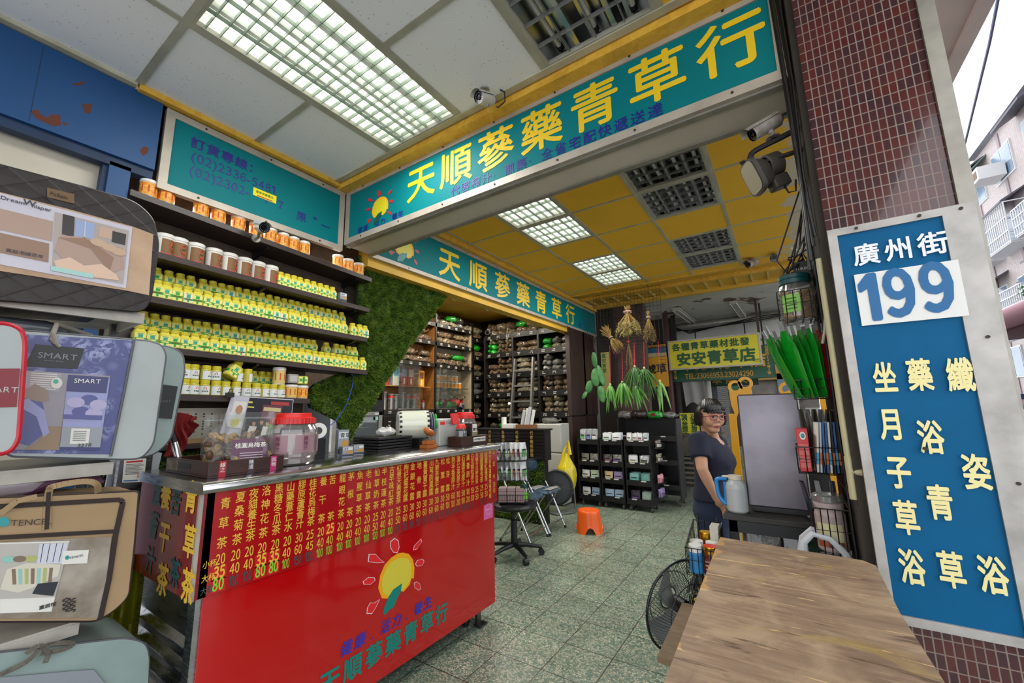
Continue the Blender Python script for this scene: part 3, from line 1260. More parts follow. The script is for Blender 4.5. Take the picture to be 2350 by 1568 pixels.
def tub(kind):
 t = thing('tub', 'x', 'tub')
 r, h = (.0395,.102) if kind != 'brown' else (.045,.126)
 b = MB()
 b.lathe([(0,0),(r * .93,0),(r * .95,.004),(r, h * .86)], n=28)
 b.build('body', M_tubw, t)
 b = MB()
 b.lathe([(r * 1.0, h * .83),(r * 1.06, h * .83),(r * 1.06, h * .90),(r * 1.02, h * .91),(r * 1.02, h * .985),(r * .97, h),(0, h)], n=28)
 b.build('lid', M_tubw, t)
 b = MB()
 rr = r * .985
 if kind == 'orange':
  label_sheet(b, rr, h * .07, h * .80,2.7,0,24)
  for k in range(-3,4):
   label_sheet(b, rr, h * .25, h * .66,.09,1,2,.0014, k * .75)
  b.build('wrap', [M_tubor, mat('orange red print', '#b9481c', .6)], t)
 elif kind == 'brown':
  label_sheet(b, rr, h * .08, h * .74,1.25,0,16)
  label_sheet(b, rr, h * .035, h * .08,1.25,2,16)
  ring = []
  for k in range(25):
   q = radians(55 + 290 * k / 24)
   ring.append((cos(q) * .30, h * .43 + sin(q) * .026))
  b.tube([V((cos(a) * (rr + .0016), sin(a) * (rr + .0016), z)) for a, z in ring], .003,5,1)
  for k in range(3):
   label_sheet(b, rr, h * .40, h * .46,.055,3,2,.0014,-.15 + .15 * k)
  b.build('wrap', [M_tubbr, M_tubring, mat('pinkish red strip', '#c4394a', .6), M_brownprint], t)
  b = MB()
  label_sheet(b, r * 1.06, h * .855, h * .885,.35,0,6,.001,.7)
  b.build('barcode', M_brownprint, t)
 return t


def white_jar():
 t = thing('herb_jar', 'x', 'jar')
 r, h = .0275,.088
 b = MB()
 b.lathe([(0,0),(r * .95,0),(r, .004),(r, h * .68),(r * .85, h * .76)], n=24)
 b.build('body', mat('olive yellow plastic', '#b5ad3c', .35), t)
 b = MB()
 b.lathe([(r * .85, h * .76),(r * .9, h * .76),(r * .93, h * .97),(r * .85, h),(0, h)], n=24)
 b.build('cap', M_botlid, t)
 b = MB()
 label_sheet(b, r, h * .05, h * .62,1.5,0,14)
 for k in range(4):
  label_sheet(b, r, h * .22, h * .31,.1,1,2,.0014,-.45 + .3 * k)
 for s in (-1,1):
  b.add([V((cos(q) * (r + .0015), sin(q) * (r + .0015), z)) for q, z in ((0, h * .56),(s * .1, h * .56),(s * .35, h * .38),(s * .22, h * .38))], [(0,1,2,3)], 2)
 b.build('label', [M_labw, mat('dark green print', '#245040', .6), M_tubring], t)
 return t


protoB = [bottle(0), bottle(1), bottle(2)]
protoO, protoBr, protoW = tub('orange'), tub('brown'), white_jar()
first = {}


def place(proto, loc, rot, label, group, scale=None):
 """The first placing moves the built thing itself, later ones copy it."""
 if proto.name not in first:
  first[proto.name] = 1
  put(proto, loc, rot, scale)
  proto['label'] = label
  proto['group'] = group
  return proto
 return dup(proto, loc, rot, label, group, scale)


z5 = lambda a: 300 + a / 3.92
z6 = lambda a: 290 + a / 3.733
J = lambda s: random.uniform(-s, s)
# top shelf: orange floral tubs
for i, a in enumerate((150,310,625,780,960,1120,1250,1363,1455,1553,1860,1955,2050)):
 where = 'in the pair at the blue post end' if i < 2 else ('in the trio at the moss end' if i > 9 else 'along the middle')
 place(protoO, on_shelf(0, z5(a),-2.866),.6 + J(.2), 'orange floral tub on the top shelf, %s' % where, 'orange floral tubs on the top shelf, %s' % where)
# second shelf: brown tubs, a row of bottles, a silver box
for a in (290,412,570,735,872,1010,1130,1250):
 place(protoBr, on_shelf(1, z5(a),-2.88),.55 + J(.25), 'white lidded tub with a brown wrap and red ring on the second shelf', 'brown wrapped tubs on the second shelf')


def row(i, us, x, dz, label, group, conv, vmix=(0,0,0,1,2)):
 for a in us:
  q = on_shelf(i, conv(a), x, dz)
  place(protoB[random.choice(vmix)], q, J(.14), label, group, 1 + J(.02))


row(1,(1337,1397,1457,1512,1575,1635,1695,1750,1805),-2.87,0, 'yellow bottle with a green label on the second shelf, past the brown tubs', 'yellow bottles on the second shelf', z5,(0,))
row(2,(215,325,430,525,635,725,805,880,955,1030,1100,1165,1235,1305,1370,1435,1490,1545,1605,1660,1710,1768,1825,1890),-2.955,.095,
 'yellow bottle on the raised back row of the third shelf', 'back row of bottles on the third shelf', z5)
row(2,(222,300,395,490,580,675,765,850,930,1005,1080,1150,1225,1290,1360,1430,1480,1545,1615,1675,1740,1800,1850,1905,1990,2050,2100),-2.865,0,
 'yellow bottle on the front row of the third shelf', 'front row of bottles on the third shelf', z5)
row(3,(125,225,320,415,505,590,670,755,840,910,985,1050,1115,1185,1245,1310,1375,1430,1490,1545,1592,1705,1790,1840,1900,1945),-2.955,.095,
 'yellow bottle on the raised back row of the fourth shelf', 'back row of bottles on the fourth shelf', z6)
row(3,(95,205,310,395,480,570,650,735,815,890,965,1040,1115,1180,1250,1310,1370,1435,1490,1545,1605,1660,1710,1760,1810,1860,1910,1955,2015),-2.865,0,
 'yellow bottle on the front row of the fourth shelf', 'front row of bottles on the fourth shelf', z6)
# lowest shelf
row(4,(520,605,690,770,845,925,1000,1080,1150,1212),-2.965,.075, 'yellow bottle at the back of the lowest shelf, behind white-label jars', 'back row on the lowest shelf', z6)
b = MB()
b.box((-3.02,.62, shz(4,1) - .002),(-2.93,1.45, shz(4,1) + .083))
tag(b.build('step_block', M_shelf, base=(-2.97,1, shz(4,1))), 'dark step standing at the back of the lowest jar shelf', 'step')
for a in (485,565,660,755,840,930,1020,1105,1180,1250,1318):
 place(protoW, on_shelf(4, z6(a),-2.862),.3 + J(.5), 'white-label jar with a yellow cap on the front of the lowest shelf', 'front row of white-label jars')
for a in (495,568,672,760,952,1032):
 place(protoW, on_shelf(4, z6(a),-2.868,.089),.3 + J(1.2), 'white-label jar stacked upon another on the lowest shelf', 'stacked white-label jars')
q = on_shelf(4, z6(872),-2.86,.118)
dup(protoB[0], q, (radians(-32),0,.2), 'yellow bottle lying tilted on top of the white-label jars', None, 1.15)
q = on_shelf(4, z6(1405),-2.868)
dup(protoO, q, .2, 'tub with a yellow paper wrap at the end of the lowest shelf', None, (1,1,.92), {M_tubor.name: mat('straw paper wrap', '#d8b05a', .6)})
dup(protoO, on_shelf(4, z6(1500),-2.868),.9, 'orange floral tub last on the lowest shelf', None, (.97,.97,.9))
dup(protoO, on_shelf(4, z6(1302),-2.875,.089),.5, 'tall white tub with a straw label standing on white-label jars', None, (1,1,1.15), {M_tubor.name: mat('straw label', '#cdb56a', .6)})
q = on_shelf(4, z6(1512),-2.85,.131)
dup(protoB[2], q + V((-.02,.04,0)),(radians(90),0, radians(-12)), 'yellow bottle lying on its side on the orange tub', None, 1.02)
q = on_shelf(4, z6(1410),-2.87,.104)
t = thing('carton', 'small grey carton lying on the straw-wrapped tub', 'box', q)
b = MB()
b.box(q + V((-.04,-.035,0)), q + V((.03,.035,.062)),0)
b.build('body', mat('grey carton', '#8d8a88', .6), t, bevel=.003)
b = MB()
b.box(q + V((.0305,-.026,.01)), q + V((.0312,.026,.052)),0)
b.build('label', mat('pale grey print', '#b3b0ac', .6), t)
q = on_shelf(1, z5(1895),-2.87)
M_silver = mat('silver grey carton', '#8a8f96', .4, metal=.3)


def silver_box(q, label, w=.06, d=.05, h=.078, rot=0):
 t = thing('carton', label, 'box', q)
 b = MB()
 b.box(q + V((-d / 2,-w / 2,0)), q + V((d / 2, w / 2, h)),0)
 b.build('body', M_silver, t, bevel=.0015)
 b = MB()
 x = q.x + d / 2 + .0006
 b.flat([(x, q.y - w * .42, q.z + h * .68),(x, q.y + w * .42, q.z + h * .68),(x, q.y + w * .42, q.z + h * .92),(x, q.y - w * .42, q.z + h * .92)], 0)
 b.flat([(x, q.y - w * .5, q.z + h * .12),(x, q.y + w * .5, q.z + h * .12),(x, q.y + w * .5, q.z + h * .3),(x, q.y - w * .5, q.z + h * .3)], 1)
 b.flat([(x, q.y - w * .1, q.z + h * .36),(x, q.y + w * .45, q.z + h * .36),(x, q.y + w * .45, q.z + h * .6),(x, q.y - w * .1, q.z + h * .6)], 2)
 b.text('青草', (x, q.y - w * .36, q.z + h * .7), Y, Z, h * .2,3, bold=.01, lift=.0004)
 b.build('print', [mat('white carton print', '#d5d7d8', .6), mat('dark slate print', '#2d3640', .6), mat('amber carton print', '#c08a2c', .6), M_black], t)
 t.rotation_euler.z = rot
 return t


silver_box(q, 'silver grey carton alone at the moss end of the second shelf')

# ================================================================= MOSS
M_moss = mat('dark moss backing', '#1c2a0d', .95)
M_moss2 = mat('preserved moss', '#3d5c1c', .9, col2='#6f8a34', vs=14, spec=.1)


def inside(p, poly):
 r = False
 for (x0, y0),(x1, y1) in zip(poly, poly[1:] + poly[:1]):
  if (y0 > p[1]) != (y1 > p[1]) and p[0] < (x1 - x0) * (p[1] - y0) / (y1 - y0) + x0:
   r = not r
 return r


def moss_panel(label, poly, x, n, seed, ln=.026, nx=1.0, thick=.03, axis='x', dens=None):
 """poly: (y, z) outline in the plane x (or (x, z) in the plane y when axis is 'y', facing -Y)."""
 R = random.Random(seed)
 cy, cz = sum(p[0] for p in poly) / len(poly), min(p[1] for p in poly)
 M = (lambda a, c, h: V((x + h, a, c))) if axis == 'x' else (lambda a, c, h: V((a, x - h, c)))
 t = thing('moss_panel', label, 'moss panel', M(cy, cz, 0))
 b = MB()
 if axis == 'x':
  b.prism(poly, (x - thick, 0,0), Y, Z, thick)
 else:
  b.prism(poly, (0, x + thick, 0), X, Z, thick)
 b.build('board', M_moss, t)
 b = MB()
 ys, zs = [p[0] for p in poly], [p[1] for p in poly]
 k = 0
 vs, fs = [], []
 while k < n:
  a, c = R.uniform(min(ys), max(ys)), R.uniform(min(zs), max(zs))
  if not inside((a, c), poly):
   continue
  k += 1
  base = sin(a * 23 + 1.3 * c) * sin(c * 19 + a * 4) * .012 + .004
  for _ in range(3):
   l = ln * R.uniform(.5,1.2)
   da, dc = R.uniform(-1,1) * l * .8, R.uniform(-1,.8) * l * .8
   wa, wc = R.uniform(-1,1), R.uniform(-1,1)
   q = sqrt(wa * wa + wc * wc) + 1e-6
   wa, wc = wa / q * ln * .16, wc / q * ln * .16
   o = len(vs)
   vs += [M(a - wa, c - wc, base * .5), M(a + wa, c + wc, base * .5), M(a + da, c + dc, base + l * R.uniform(.35,.9))]
   fs.append((o, o + 1, o + 2))
 b.add(vs, fs)
 o = b.build('moss', M_moss2, t)
 o['kind'] = 'stuff'
 return t


px = [(823,585),(1025,682),(1006,705),(976,750),(937,800),(906,850),(881,885),(859,925),(839,952),(817,985),(804,1012),(790,1005),(776,967),(742,950),(713,936),(701,906),(722,882),(762,864),(802,850),(822,800),(822,640)]
moss_panel('shaggy moss panel with a slanting edge under the long sign, beside the jar shelves', [(q.y, q.z) for q in (P(u, v, 'x', -2.95) for u, v in px)], -2.95,16000,3)
moss_panel('dark moss on the wall behind the counter, below the notice board', [(.68,.9),(1.7,.9),(1.7,1.2),(.68,1.22)], -3.02,4000,4)

# ================================================================= NOTICES AND POSTERS BEHIND THE COUNTER
t = thing('notice_board', 'white notice sheet with columns of small writing on the wall behind the counter', 'notice', (-2.99,1.1,1.27))
b = MB()
b.box((-3.035,.80,1.262),(-2.99,1.42,1.47),0)
b.box((-2.99,.80,1.262),(-2.985,1.42,1.29),1)
b.build('sheet', [mat('yellowed paper', '#cfc8b4', .8, var=.12), mat('tan printed strip', '#c09a6a', .7)], t)
b = MB()
for k in range(14):
 y = .83 + k * .042
 for j in range(9):
  if (k * 7 + j * 3) % 5:
   b.box((-2.99, y, 1.31 + j * .015),(-2.9893, y + .010,1.319 + j * .015),0 if k % 4 else 1)
b.build('lettering', [mat('faded ink', '#4a4a50', .8), mat('faded red ink', '#9a3a34', .8)], t)
b = MB()
b.box((-3.03,.78,1.235),(-2.93,1.5,1.26),0)
tag(b.build('ledge', M_darkbrown, base=(-2.97,1.1,1.24)), 'narrow dark ledge under the white notice sheet', 'shelf')


def quadmap(c):
 """Bilinear map of the unit square onto four world corners (lower left, lower right, upper right, upper left)."""
 c = [V(p) for p in c]
 return lambda s, tt: (c[0] * (1 - s) + c[1] * s) * (1 - tt) + (c[3] * (1 - s) + c[2] * s) * tt


def rect(mb, f, x0, y0, x1, y1, mat, lift=0.0, n=None):
 ps = [f(x0, y0), f(x1, y0), f(x1, y1), f(x0, y1)]
 nz = (ps[1] - ps[0]).cross(ps[3] - ps[0]).normalized()
 mb.add([p + nz * lift for p in ps], [(0,1,2,3)], mat)


def oval(mb, f, cx, cy, rx, ry, mat, lift=0.0, n=14, a0=0, a1=360):
 lift += (abs(cx * 37.7 + cy * 91.3) % 1) * .0007
 ps = [f(cx + cos(radians(a0 + (a1 - a0) * k / n)) * rx, cy + sin(radians(a0 + (a1 - a0) * k / n)) * ry) for k in range(n + (a1 - a0 != 360))]
 nz = (f(1,0) - f(0,0)).cross(f(0,1) - f(0,0)).normalized()
 mb.add([p + nz * lift for p in ps], [tuple(range(len(ps)))], mat)


def poly(mb, f, pts, mat, lift=0.0):
 ps = [f(*p) for p in pts]
 nz = (f(1,0) - f(0,0)).cross(f(0,1) - f(0,0)).normalized()
 if sum(a[0] * c[1] - c[0] * a[1] for a, c in zip(pts, pts[1:] + pts[:1])) < 0:
  ps = ps[::-1]
 mb.add([p + nz * lift for p in ps], [tuple(range(len(ps)))], mat)


xp = -2.795
cn = [P(500,1010, 'x', xp - .02), P(660,1032, 'x', xp), P(674,917, 'x', xp + .01), P(532,908, 'x', xp)]
t = thing('photo_poster', 'group photograph poster clipped to the lowest jar shelf', 'poster', (cn[0] + cn[1]) / 2)
f = quadmap(cn)
b = MB()
b.add([f(0,0), f(1,0), f(1,1), f(0,1)], [(0,1,2,3)])
nx = V((-.004,0,0))
b.add([f(0,0) + nx, f(1,0) + nx, f(1,1) + nx, f(0,1) + nx], [(3,2,1,0)])
b.build('sheet', mat('pale lilac print', '#c4c2cf', .35), t)
b = MB()
rect(b, f, .27,.18,.99,.98,0,.0008)
rect(b, f, .5,.55,.82,.85,1,.0012)
rect(b, f, .52,.72,.8,.8,2,.0016)
rect(b, f, .62,.86,.93,.93,3,.0016)
for k, (cx, cy, c) in enumerate(((.42,.42,4),(.53,.46,0),(.62,.44,4),(.70,.5,5),(.76,.40,4),(.82,.52,4),(.9,.46,0))):
 poly(b, f, [(cx - .07, cy - .22),(cx + .07, cy - .22),(cx + .055, cy - .04),(cx - .055, cy - .04)], 4 if c == 4 else (5 if c == 5 else 7),.0018 + k * .0001)
 oval(b, f, cx, cy + .02,.026,.055,6,.0022 + k * .0001)
 oval(b, f, cx, cy + .05,.028,.035,7,.0024 + k * .0001,10,0,180)
rect(b, f, .06,.3,.25,.88,4,.001)
oval(b, f, .16,.7,.05,.1,6,.0014)
oval(b, f, .15,.42,.06,.1,8,.0014)
rect(b, f, .27,.86,.33,.9,8,.0016)
rect(b, f, .27,.76,.37,.79,8,.0016)
b.build('print', [mat('dark purple print', '#231f2c', .35), mat('maroon print', '#6b3844', .35), mat('cream print', '#c9b98c', .35), mat('red print', '#a83a3a', .35), M_whitepaper, mat('lime shirt print', '#5aa832', .4), mat('skin print', '#b98a6c', .4), M_black, mat('yellow print', '#d6cf56', .4)], t)
q = P(527,907, 'x', xp + .01)
b = MB()
b.box(q + V((-.012,-.02,-.012)), q + V((.01,.022,.014)))
b.tube([q + V((.008,-.008,.012)), q + V((.012,-.006,.035)), q + V((.012,.008,.035)), q + V((.008,.01,.012))], .002,6)
tag(b.build('binder_clip', M_black, base=q), 'black binder clip holding the photo poster to the shelf edge', 'clip')
# red cloth hanging by the grey bag
q = P(420,945, 'x', -2.42)
b = MB()
c0, c1 = P(388,952, 'x', -2.42), P(446,990, 'x', -2.42)


def cloth(s, tt):
 y = c0.y + (c1.y - c0.y) * s
 zt = c0.z + .012 - .03 * s * s
 zb = c0.z - (.19 if s < .55 else .19 - (s - .55) * .28)
 return V((-2.42 + .018 * sin(s * 14) * (1 - tt) + .008 * sin(s * 31 + tt * 4), y + .012 * sin(tt * 7), zt + (zb - zt) * (1 - tt)))


b.sheet(cloth, 24,12)
b.sheet(lambda s, tt: cloth(1 - s, tt) + V((-.012,0,0)),24,12)
tag(b.build('cloth', mat('dark red towelling', '#7e1214', .95, bump=.6, bs=260), base=(c0 + c1) / 2), 'dark red towelling cloth hanging beside the pale grey bag', 'cloth')
t = thing('cleaning_brush', 'black handled brush with a chrome collar hanging over the counter corner', 'brush', P(400,1075, 'x', -2.35))
a, c = P(388,965, 'x', -2.36), P(409,1050, 'x', -2.33)
b = MB()
b.tube([a, a.lerp(c, .6)], [.006,.012], 10)
b.build('handle', M_black, t)
b = MB()
b.tube([a.lerp(c, .6), a.lerp(c, .78), c], [.013,.015,.014], 12)
b.build('collar', M_steel, t)
b = MB()
b.tube([c, c + V((0,.004,-.04))], [.011,.008], 10)
b.build('tip', mat('tan rubber', '#8a6430', .6), t)
# ================================================================= THE RED COUNTER
M_redgloss = mat('glossy red panel', '#b80a0e', .1, coat=.6, coatr=.04)
M_redboard = mat('crimson price board', '#a50d14', .16, coat=.4)
M_reddk = mat('dark red board', '#7a0b14', .25, coat=.3)
M_gold = mat('golden lettering', '#e2b93c', .45)
M_tealtxt = mat('dark teal lettering', '#1b4f52', .45)
M_limetxt = mat('lime lettering', '#86c832', .45)
M_redstk = mat('red price sticker', '#c81a1a', .3)
M_steeldk = chrome('dull steel sheet', '#77777a', .35,.2)
CX, CY0, CY1 = -1.86,.715,2.555
ct = thing('counter', 'red drinks counter with a steel top and a price board full of yellow writing', 'counter', (-2.15,1.63,0))
b = MB()
b.box((-2.46, CY0 + .02,.1),(CX - .012, CY1 - .01,1.14))
b.build('body', M_steeldk, ct)
b = MB()
pr = [(-2.5,1.138),(-1.835,1.138),(-1.815,1.142),(-1.808,1.155),(-1.812,1.172),(-1.83,1.18),(-2.5,1.18)]
b.prism([(x, z) for x, z in pr], (0, CY0 - .035,0), X, Z, -(CY1 - CY0 + .05), smooth=True)
b.build('steel_top', chrome('polished counter steel', '#cfd0d2', .16,.15), ct, bevel=.002)
b = MB()
b.box((CX - .012, CY0 + .02,.092),(CX, CY1 - .005,.8))
fp = b.build('front_panel', M_redgloss, ct, bevel=.0015)
b = MB()
emblem(b, (CX + .0005,1.63,.565), Y, Z, .36,0,1,2,3,4,.0006)
fix_flip(b, X).build('sun_emblem', [M_yel2, M_yel3, M_leaf, mat('bright red petal', '#e0242c', .4), mat('white petal outline', '#e3d8da', .5)], fp)
b = MB()
for i, ch in enumerate('健康.活力.養生'):
 b.text(ch, (CX + .0008,1.315 + .0765 * i - (0 if ch != '.' else -.02),.297), Y, Z, .066,0, bold=.022, slant=.12)
fix_flip(b, X).build('motto', mat('violet lettering', '#3a35a8', .45), fp)
b = MB()
for i, ch in enumerate('天順蔘藥青草行'):
 b.text(ch, (CX + .0008,1.215 + .122 * i, .175), Y, Z, .108,0, bold=.026)
fix_flip(b, X).build('shop_name', M_leaf, fp)

# price board: one column per drink
BX = -1.842
b = MB()
b.box((CX - .005, CY0 - .008,.772),(BX, CY1 + .008,1.14))
pb = b.build('price_board', M_redboard, ct, bevel=.0015)
cols = [('青草茶', 518, '20', '35', '80'),('夏桑菊茶', 552, '20', '40', '100'),('夜貓養生茶', 582, '20', '40', '100'),('洛神花茶', 611, '20', '35', '80'),
  ('黑糖冬瓜茶', 640, '20', '35', '80'),('山藥薏仁水', 667, '20', '40', '100'),('膠原蘆薈汁', 693, '30', '60', '150'),('桂花烏梅茶', 718, '25', '45', '120'),
  ('養干茶', 742, '20', '40', '100'),('苦茶', 763, '25', '40', '100'),('龍眼花茶', 786, '20', '40', '100'),('茅根茶', 806, '20', '40', '100'),
  ('魚腥草茶', 826, '20', '40', '100'),('老仙草茶', 846, '20', '40', '100'),('仙草奶茶', 865, '25', '50', '120'),('半枝蓮茶', 882, '20', '40', '100'),
  ('古早味紅茶', 899, '20', '40', '100'),('紅景天黃耆茶', 916, '25', '50', '120'),('枸杞菊花露', 932, '30', '60', '150'),('金銀花露', 947, '30', '60', '150'),
  ('地骨露', 962, '30', '60', '150'),('薑黃寶干露', 976, '30', '60', '150'),('川芎防風露', 990, '30', '60', '150'),('九節茶寶干露', 1003, '30', '60', '150'),
  ('松葉露', 1016, '30', '60', '150'),('松芽露', 1028, '50', '100', '200'),('到手香原汁', 1040, '60', '120', '250'),('蒲公英原汁', 1052, '100', '200', '400'),
  ('石蓮花原汁', 1063, '50', '100', '200'),('蘆薈原汁', 1074, '100', '200', '400'),('白花蜈蚣原汁', 1084, '150', '300', '600'),('黑糖冬瓜鮮奶茶', 1094, '25', '50', ''),
  ('桂圓薑母茶', 1105, '25', '50', '120'),('桂圓紅棗茶', 1115, '25', '50', '120')]
gy, gt, gl, gs = MB(), MB(), MB(), MB()
x = BX + .0004
for i, (nm_, u, p1, p2, p3) in enumerate(cols):
 y = along(u, (x, 0,1.1), Y).y
 top = 1.115 if i < 1 else min(1.125 + .004 * i, 1.137)
 n = len(nm_)
 lo = .928
 ch = min(.044,(top - lo) / n * 1.05)
 for k, c in enumerate(nm_):
  zc = top - ch * .5 - (top - lo - ch) * k / max(1, n - 1)
  gy.text(c, (x, y, zc - ch * .5), Y, Z, ch, 0, bold=.008, wide=min(1.0,.037 / ch), align='C', lift=.0006)
 for txt, z, row in ((p1,.870,0),(p2,.822,1),(p3,.779,2)):
  big = (row == 1 and txt == '35') or (row == 2 and txt == '80') or (row == 0 and i == 9)
  sz = (.06 if big else .053)
  dst = gy if row < 2 else (gl if txt == '80' or 5 <= i <= 16 and txt in ('100', '120') and i not in (6,7) else gt)
  wd = .62 if len(txt) < 3 else .44
  if big:
   gs.box((x - .0003, y - .024, z - .002),(x + .0003, y + .024, z + .045))
  dst.text(txt, (x, y, z - .002), Y, Z, sz, 0, bold=.025 if big else .012, wide=wd, align='C', lift=.0008)
y = along(1124,(x, 0,1.1), Y).y
for k, c in enumerate('滿100元免運費全省宅配'):
 pass
for k, c in enumerate(('滿', '100', '元', '免', '運', '費', '全', '省', '宅', '配')):
 gy.text(c, (x, y, 1.112 - .034 * k), Y, Z, .034,0, bold=.02, wide=.85 if len(c) < 2 else .5, align='C', lift=.0006)
y = along(1133,(x, 0,1.1), Y).y
for k, c in enumerate('紅豆水'):
 gy.text(c, (x, y, 1.105 - .085 * k), Y, Z, .036,0, bold=.012, wide=.8, align='C', lift=.0006)
gy.text('30', (x, y, .87), Y, Z, .05,0, bold=.012, wide=.55, align='C', lift=.0006)
gy.text('60', (x, y, .83), Y, Z, .05,0, bold=.012, wide=.55, align='C', lift=.0006)
gt.text('120', (x, y, .785), Y, Z, .045,0, bold=.012, wide=.45, align='C', lift=.0006)
for txt, z, d in (('小杯', .872, gy),('大杯', .824, gy),('大瓶', .782, gt)):
 d.text(txt, (x, .714, z), Y, Z, .028,0, bold=.012, wide=.8, lift=.0006)
for g, n_, m_ in ((gy, 'yellow_lettering', M_gold),(gt, 'teal_lettering', M_tealtxt),(gl, 'lime_lettering', M_limetxt)):
 fix_flip(g, X).build(n_, m_, pb)
gs.build('price_label', M_redstk, pb)
# board on the counter's end
SYY = CY0 - .03
b = MB()
b.box((-2.47, SYY, .772),(BX, CY0 + .02,1.14))
sb = b.build('end_board', M_reddk, ct, bevel=.0015)
b = MB()
for (u, v0, v1), s_ in (((440,1140,1345), '青草茶'),((382,1135,1330), '養干茶')):
 for k, c in enumerate(s_):
  q = P(u - 4 * k, v0 + (v1 - v0) * k / 2, 'y', SYY)
  b.text(c, (q.x, SYY - .0006, q.z - .06), X, Z, .122,0, bold=.028, align='C', wide=.92)
fix_flip(b, -Y).build('yellow_lettering', M_gold, sb)
b = MB()
for u, v, c in ((405,1150, '苦'),(402,1315, '茶'),(362,1130, '蘆'),(354,1205, '薈'),(346,1285, '汁')):
 q = P(u, v, 'y', SYY)
 b.text(c, (q.x, SYY - .0006, q.z - .055), X, Z, .11,0, bold=.028, align='C', wide=.92)
fix_flip(b, -Y).build('teal_lettering', M_tealtxt, sb)
b = MB()
b.box((BX - .012, SYY - .001,.77),(BX + .001, SYY + .012,1.14))
b.build('corner_strip', M_frame, ct)
# steel end below the board, with louvres
b = MB()
for k in range(7):
 z = .13 + .075 * k
 b.prism([(0,0),(.03,.03),(.03,.036),(0,.006)], (-2.4, CY0 + .0, z), Y, Z, .46)
b.build('vent_louver', M_steel, ct)
for x0 in (-2.46,-1.93):
 b = MB()
 b.box((x0, CY0,.09),(x0 + .058, CY0 + .03,.775))
 b.build('corner_post', M_steel, ct)
for yy in (CY0 + .15, CY1 - .22):
 for xx in (-2.35,-1.95):
  b = MB()
  b.cyl((xx, yy, .025),(xx, yy, .1),.02, n=10)
  b.cyl((xx - .014, yy, .026),(xx + .014, yy, .026),.026, n=16)
  b.build('caster', M_black, ct)
b = MB()
b.box((-1.905,2.36,.0),(-1.845,2.44,.012))
b.box((-1.905,2.38,.0),(-1.885,2.42,.095))
b.build('foot_bracket', M_steeldk, ct)
b = MB()
q = P(1121,1172, 'x', CX)
b.box((CX, q.y - .055, q.z - .055),(CX + .001, q.y + .05, q.z + .065),0)
for k in range(24):
 a0, a1 = 2 * pi * k / 24,2 * pi * (k + 1) / 24
 f_ = lambda a, r_: V((CX + .0016, q.y + cos(a) * r_, q.z + .01 + sin(a) * r_))
 b.add([f_(a0,.034), f_(a1,.034), f_(a1,.037), f_(a0,.037)], [(0,1,2,3)], 1)
b.text('beaer', (CX + .001, q.y, q.z), Y, Z, .026,1, align='C', lift=.0006)
b.build('sticker', [mat('pink sticker', '#d964a4', .5), mat('pale pink print', '#f0c4dc', .5)], ct)['label'] = 'pink square sticker'

# ================================================================= ON THE COUNTER
ZT = 1.1805
M_tray = m_wood('dark lacquered tray', '#2c1712', '#41241c', (3,1,3),6,.35)
M_clearbag = clear('clear zip bag film', '#f6f7f7', .06,.12,.03)
M_herb = mat('dried dark fruit', '#3a2118', .6, col2='#6b4a2e', vs=40)
M_clearjar = clear('clear jar plastic', '#ece9ea', .2,.06,.08)
M_milky = mat('milky plastic', '#cfd6dc', .3, trans=.0, sub=.0, alpha=.93)

# tray (a shallow box lying along the counter's near corner)
A, B_, C_ = V((-2.372,.772, ZT)), V((-1.944,.728, ZT)), V((-1.928,1.03, ZT))
t = thing('wooden_tray', 'dark wooden tray with pasted paper labels at the near corner of the counter', 'tray', (-2.14,.88, ZT))
b = MB()
b.box((-2.37,.735, ZT),(-1.93,1.03, ZT + .008))
for q in ((-2.37,.735,-2.355,1.03),(-1.945,.735,-1.93,1.03),(-2.355,.735,-1.945,.75),(-2.355,1.015,-1.945,1.03)):
 b.box((q[0], q[1], ZT + .008),(q[2], q[3], ZT + .062))
b.build('box', M_tray, t, bevel=.002)
b = MB()
b.box((-2.22,.7335, ZT + .026),(-2.1,.736, ZT + .048))
b.build('handle_slot', M_black, t)
b = MB()
b.box((-2.36,.734, ZT + .012),(-2.24,.7352, ZT + .056))
b.build('worn_patch', mat('scuffed pale paint', '#a89a88', .8, var=.5, vs=30), t)
for y, s_, m_ in ((.785, '線之', '#a81c2c'),(.892, '陳湯', '#3d2b3a'),(.985, '四物', '#b52a6c')):
 b = MB()
 b.box((-1.9302, y - .013, ZT - .0),(-1.929, y + .013, ZT + .064),0)
 b.text(s_, (-1.9289, y - .010, ZT + .058), Y, Z, .02,1, vertical=True, bold=.01, lift=.0004)
 b.build('paper_label', [mat('label ' + m_, m_, .5), M_whitepaper], t)


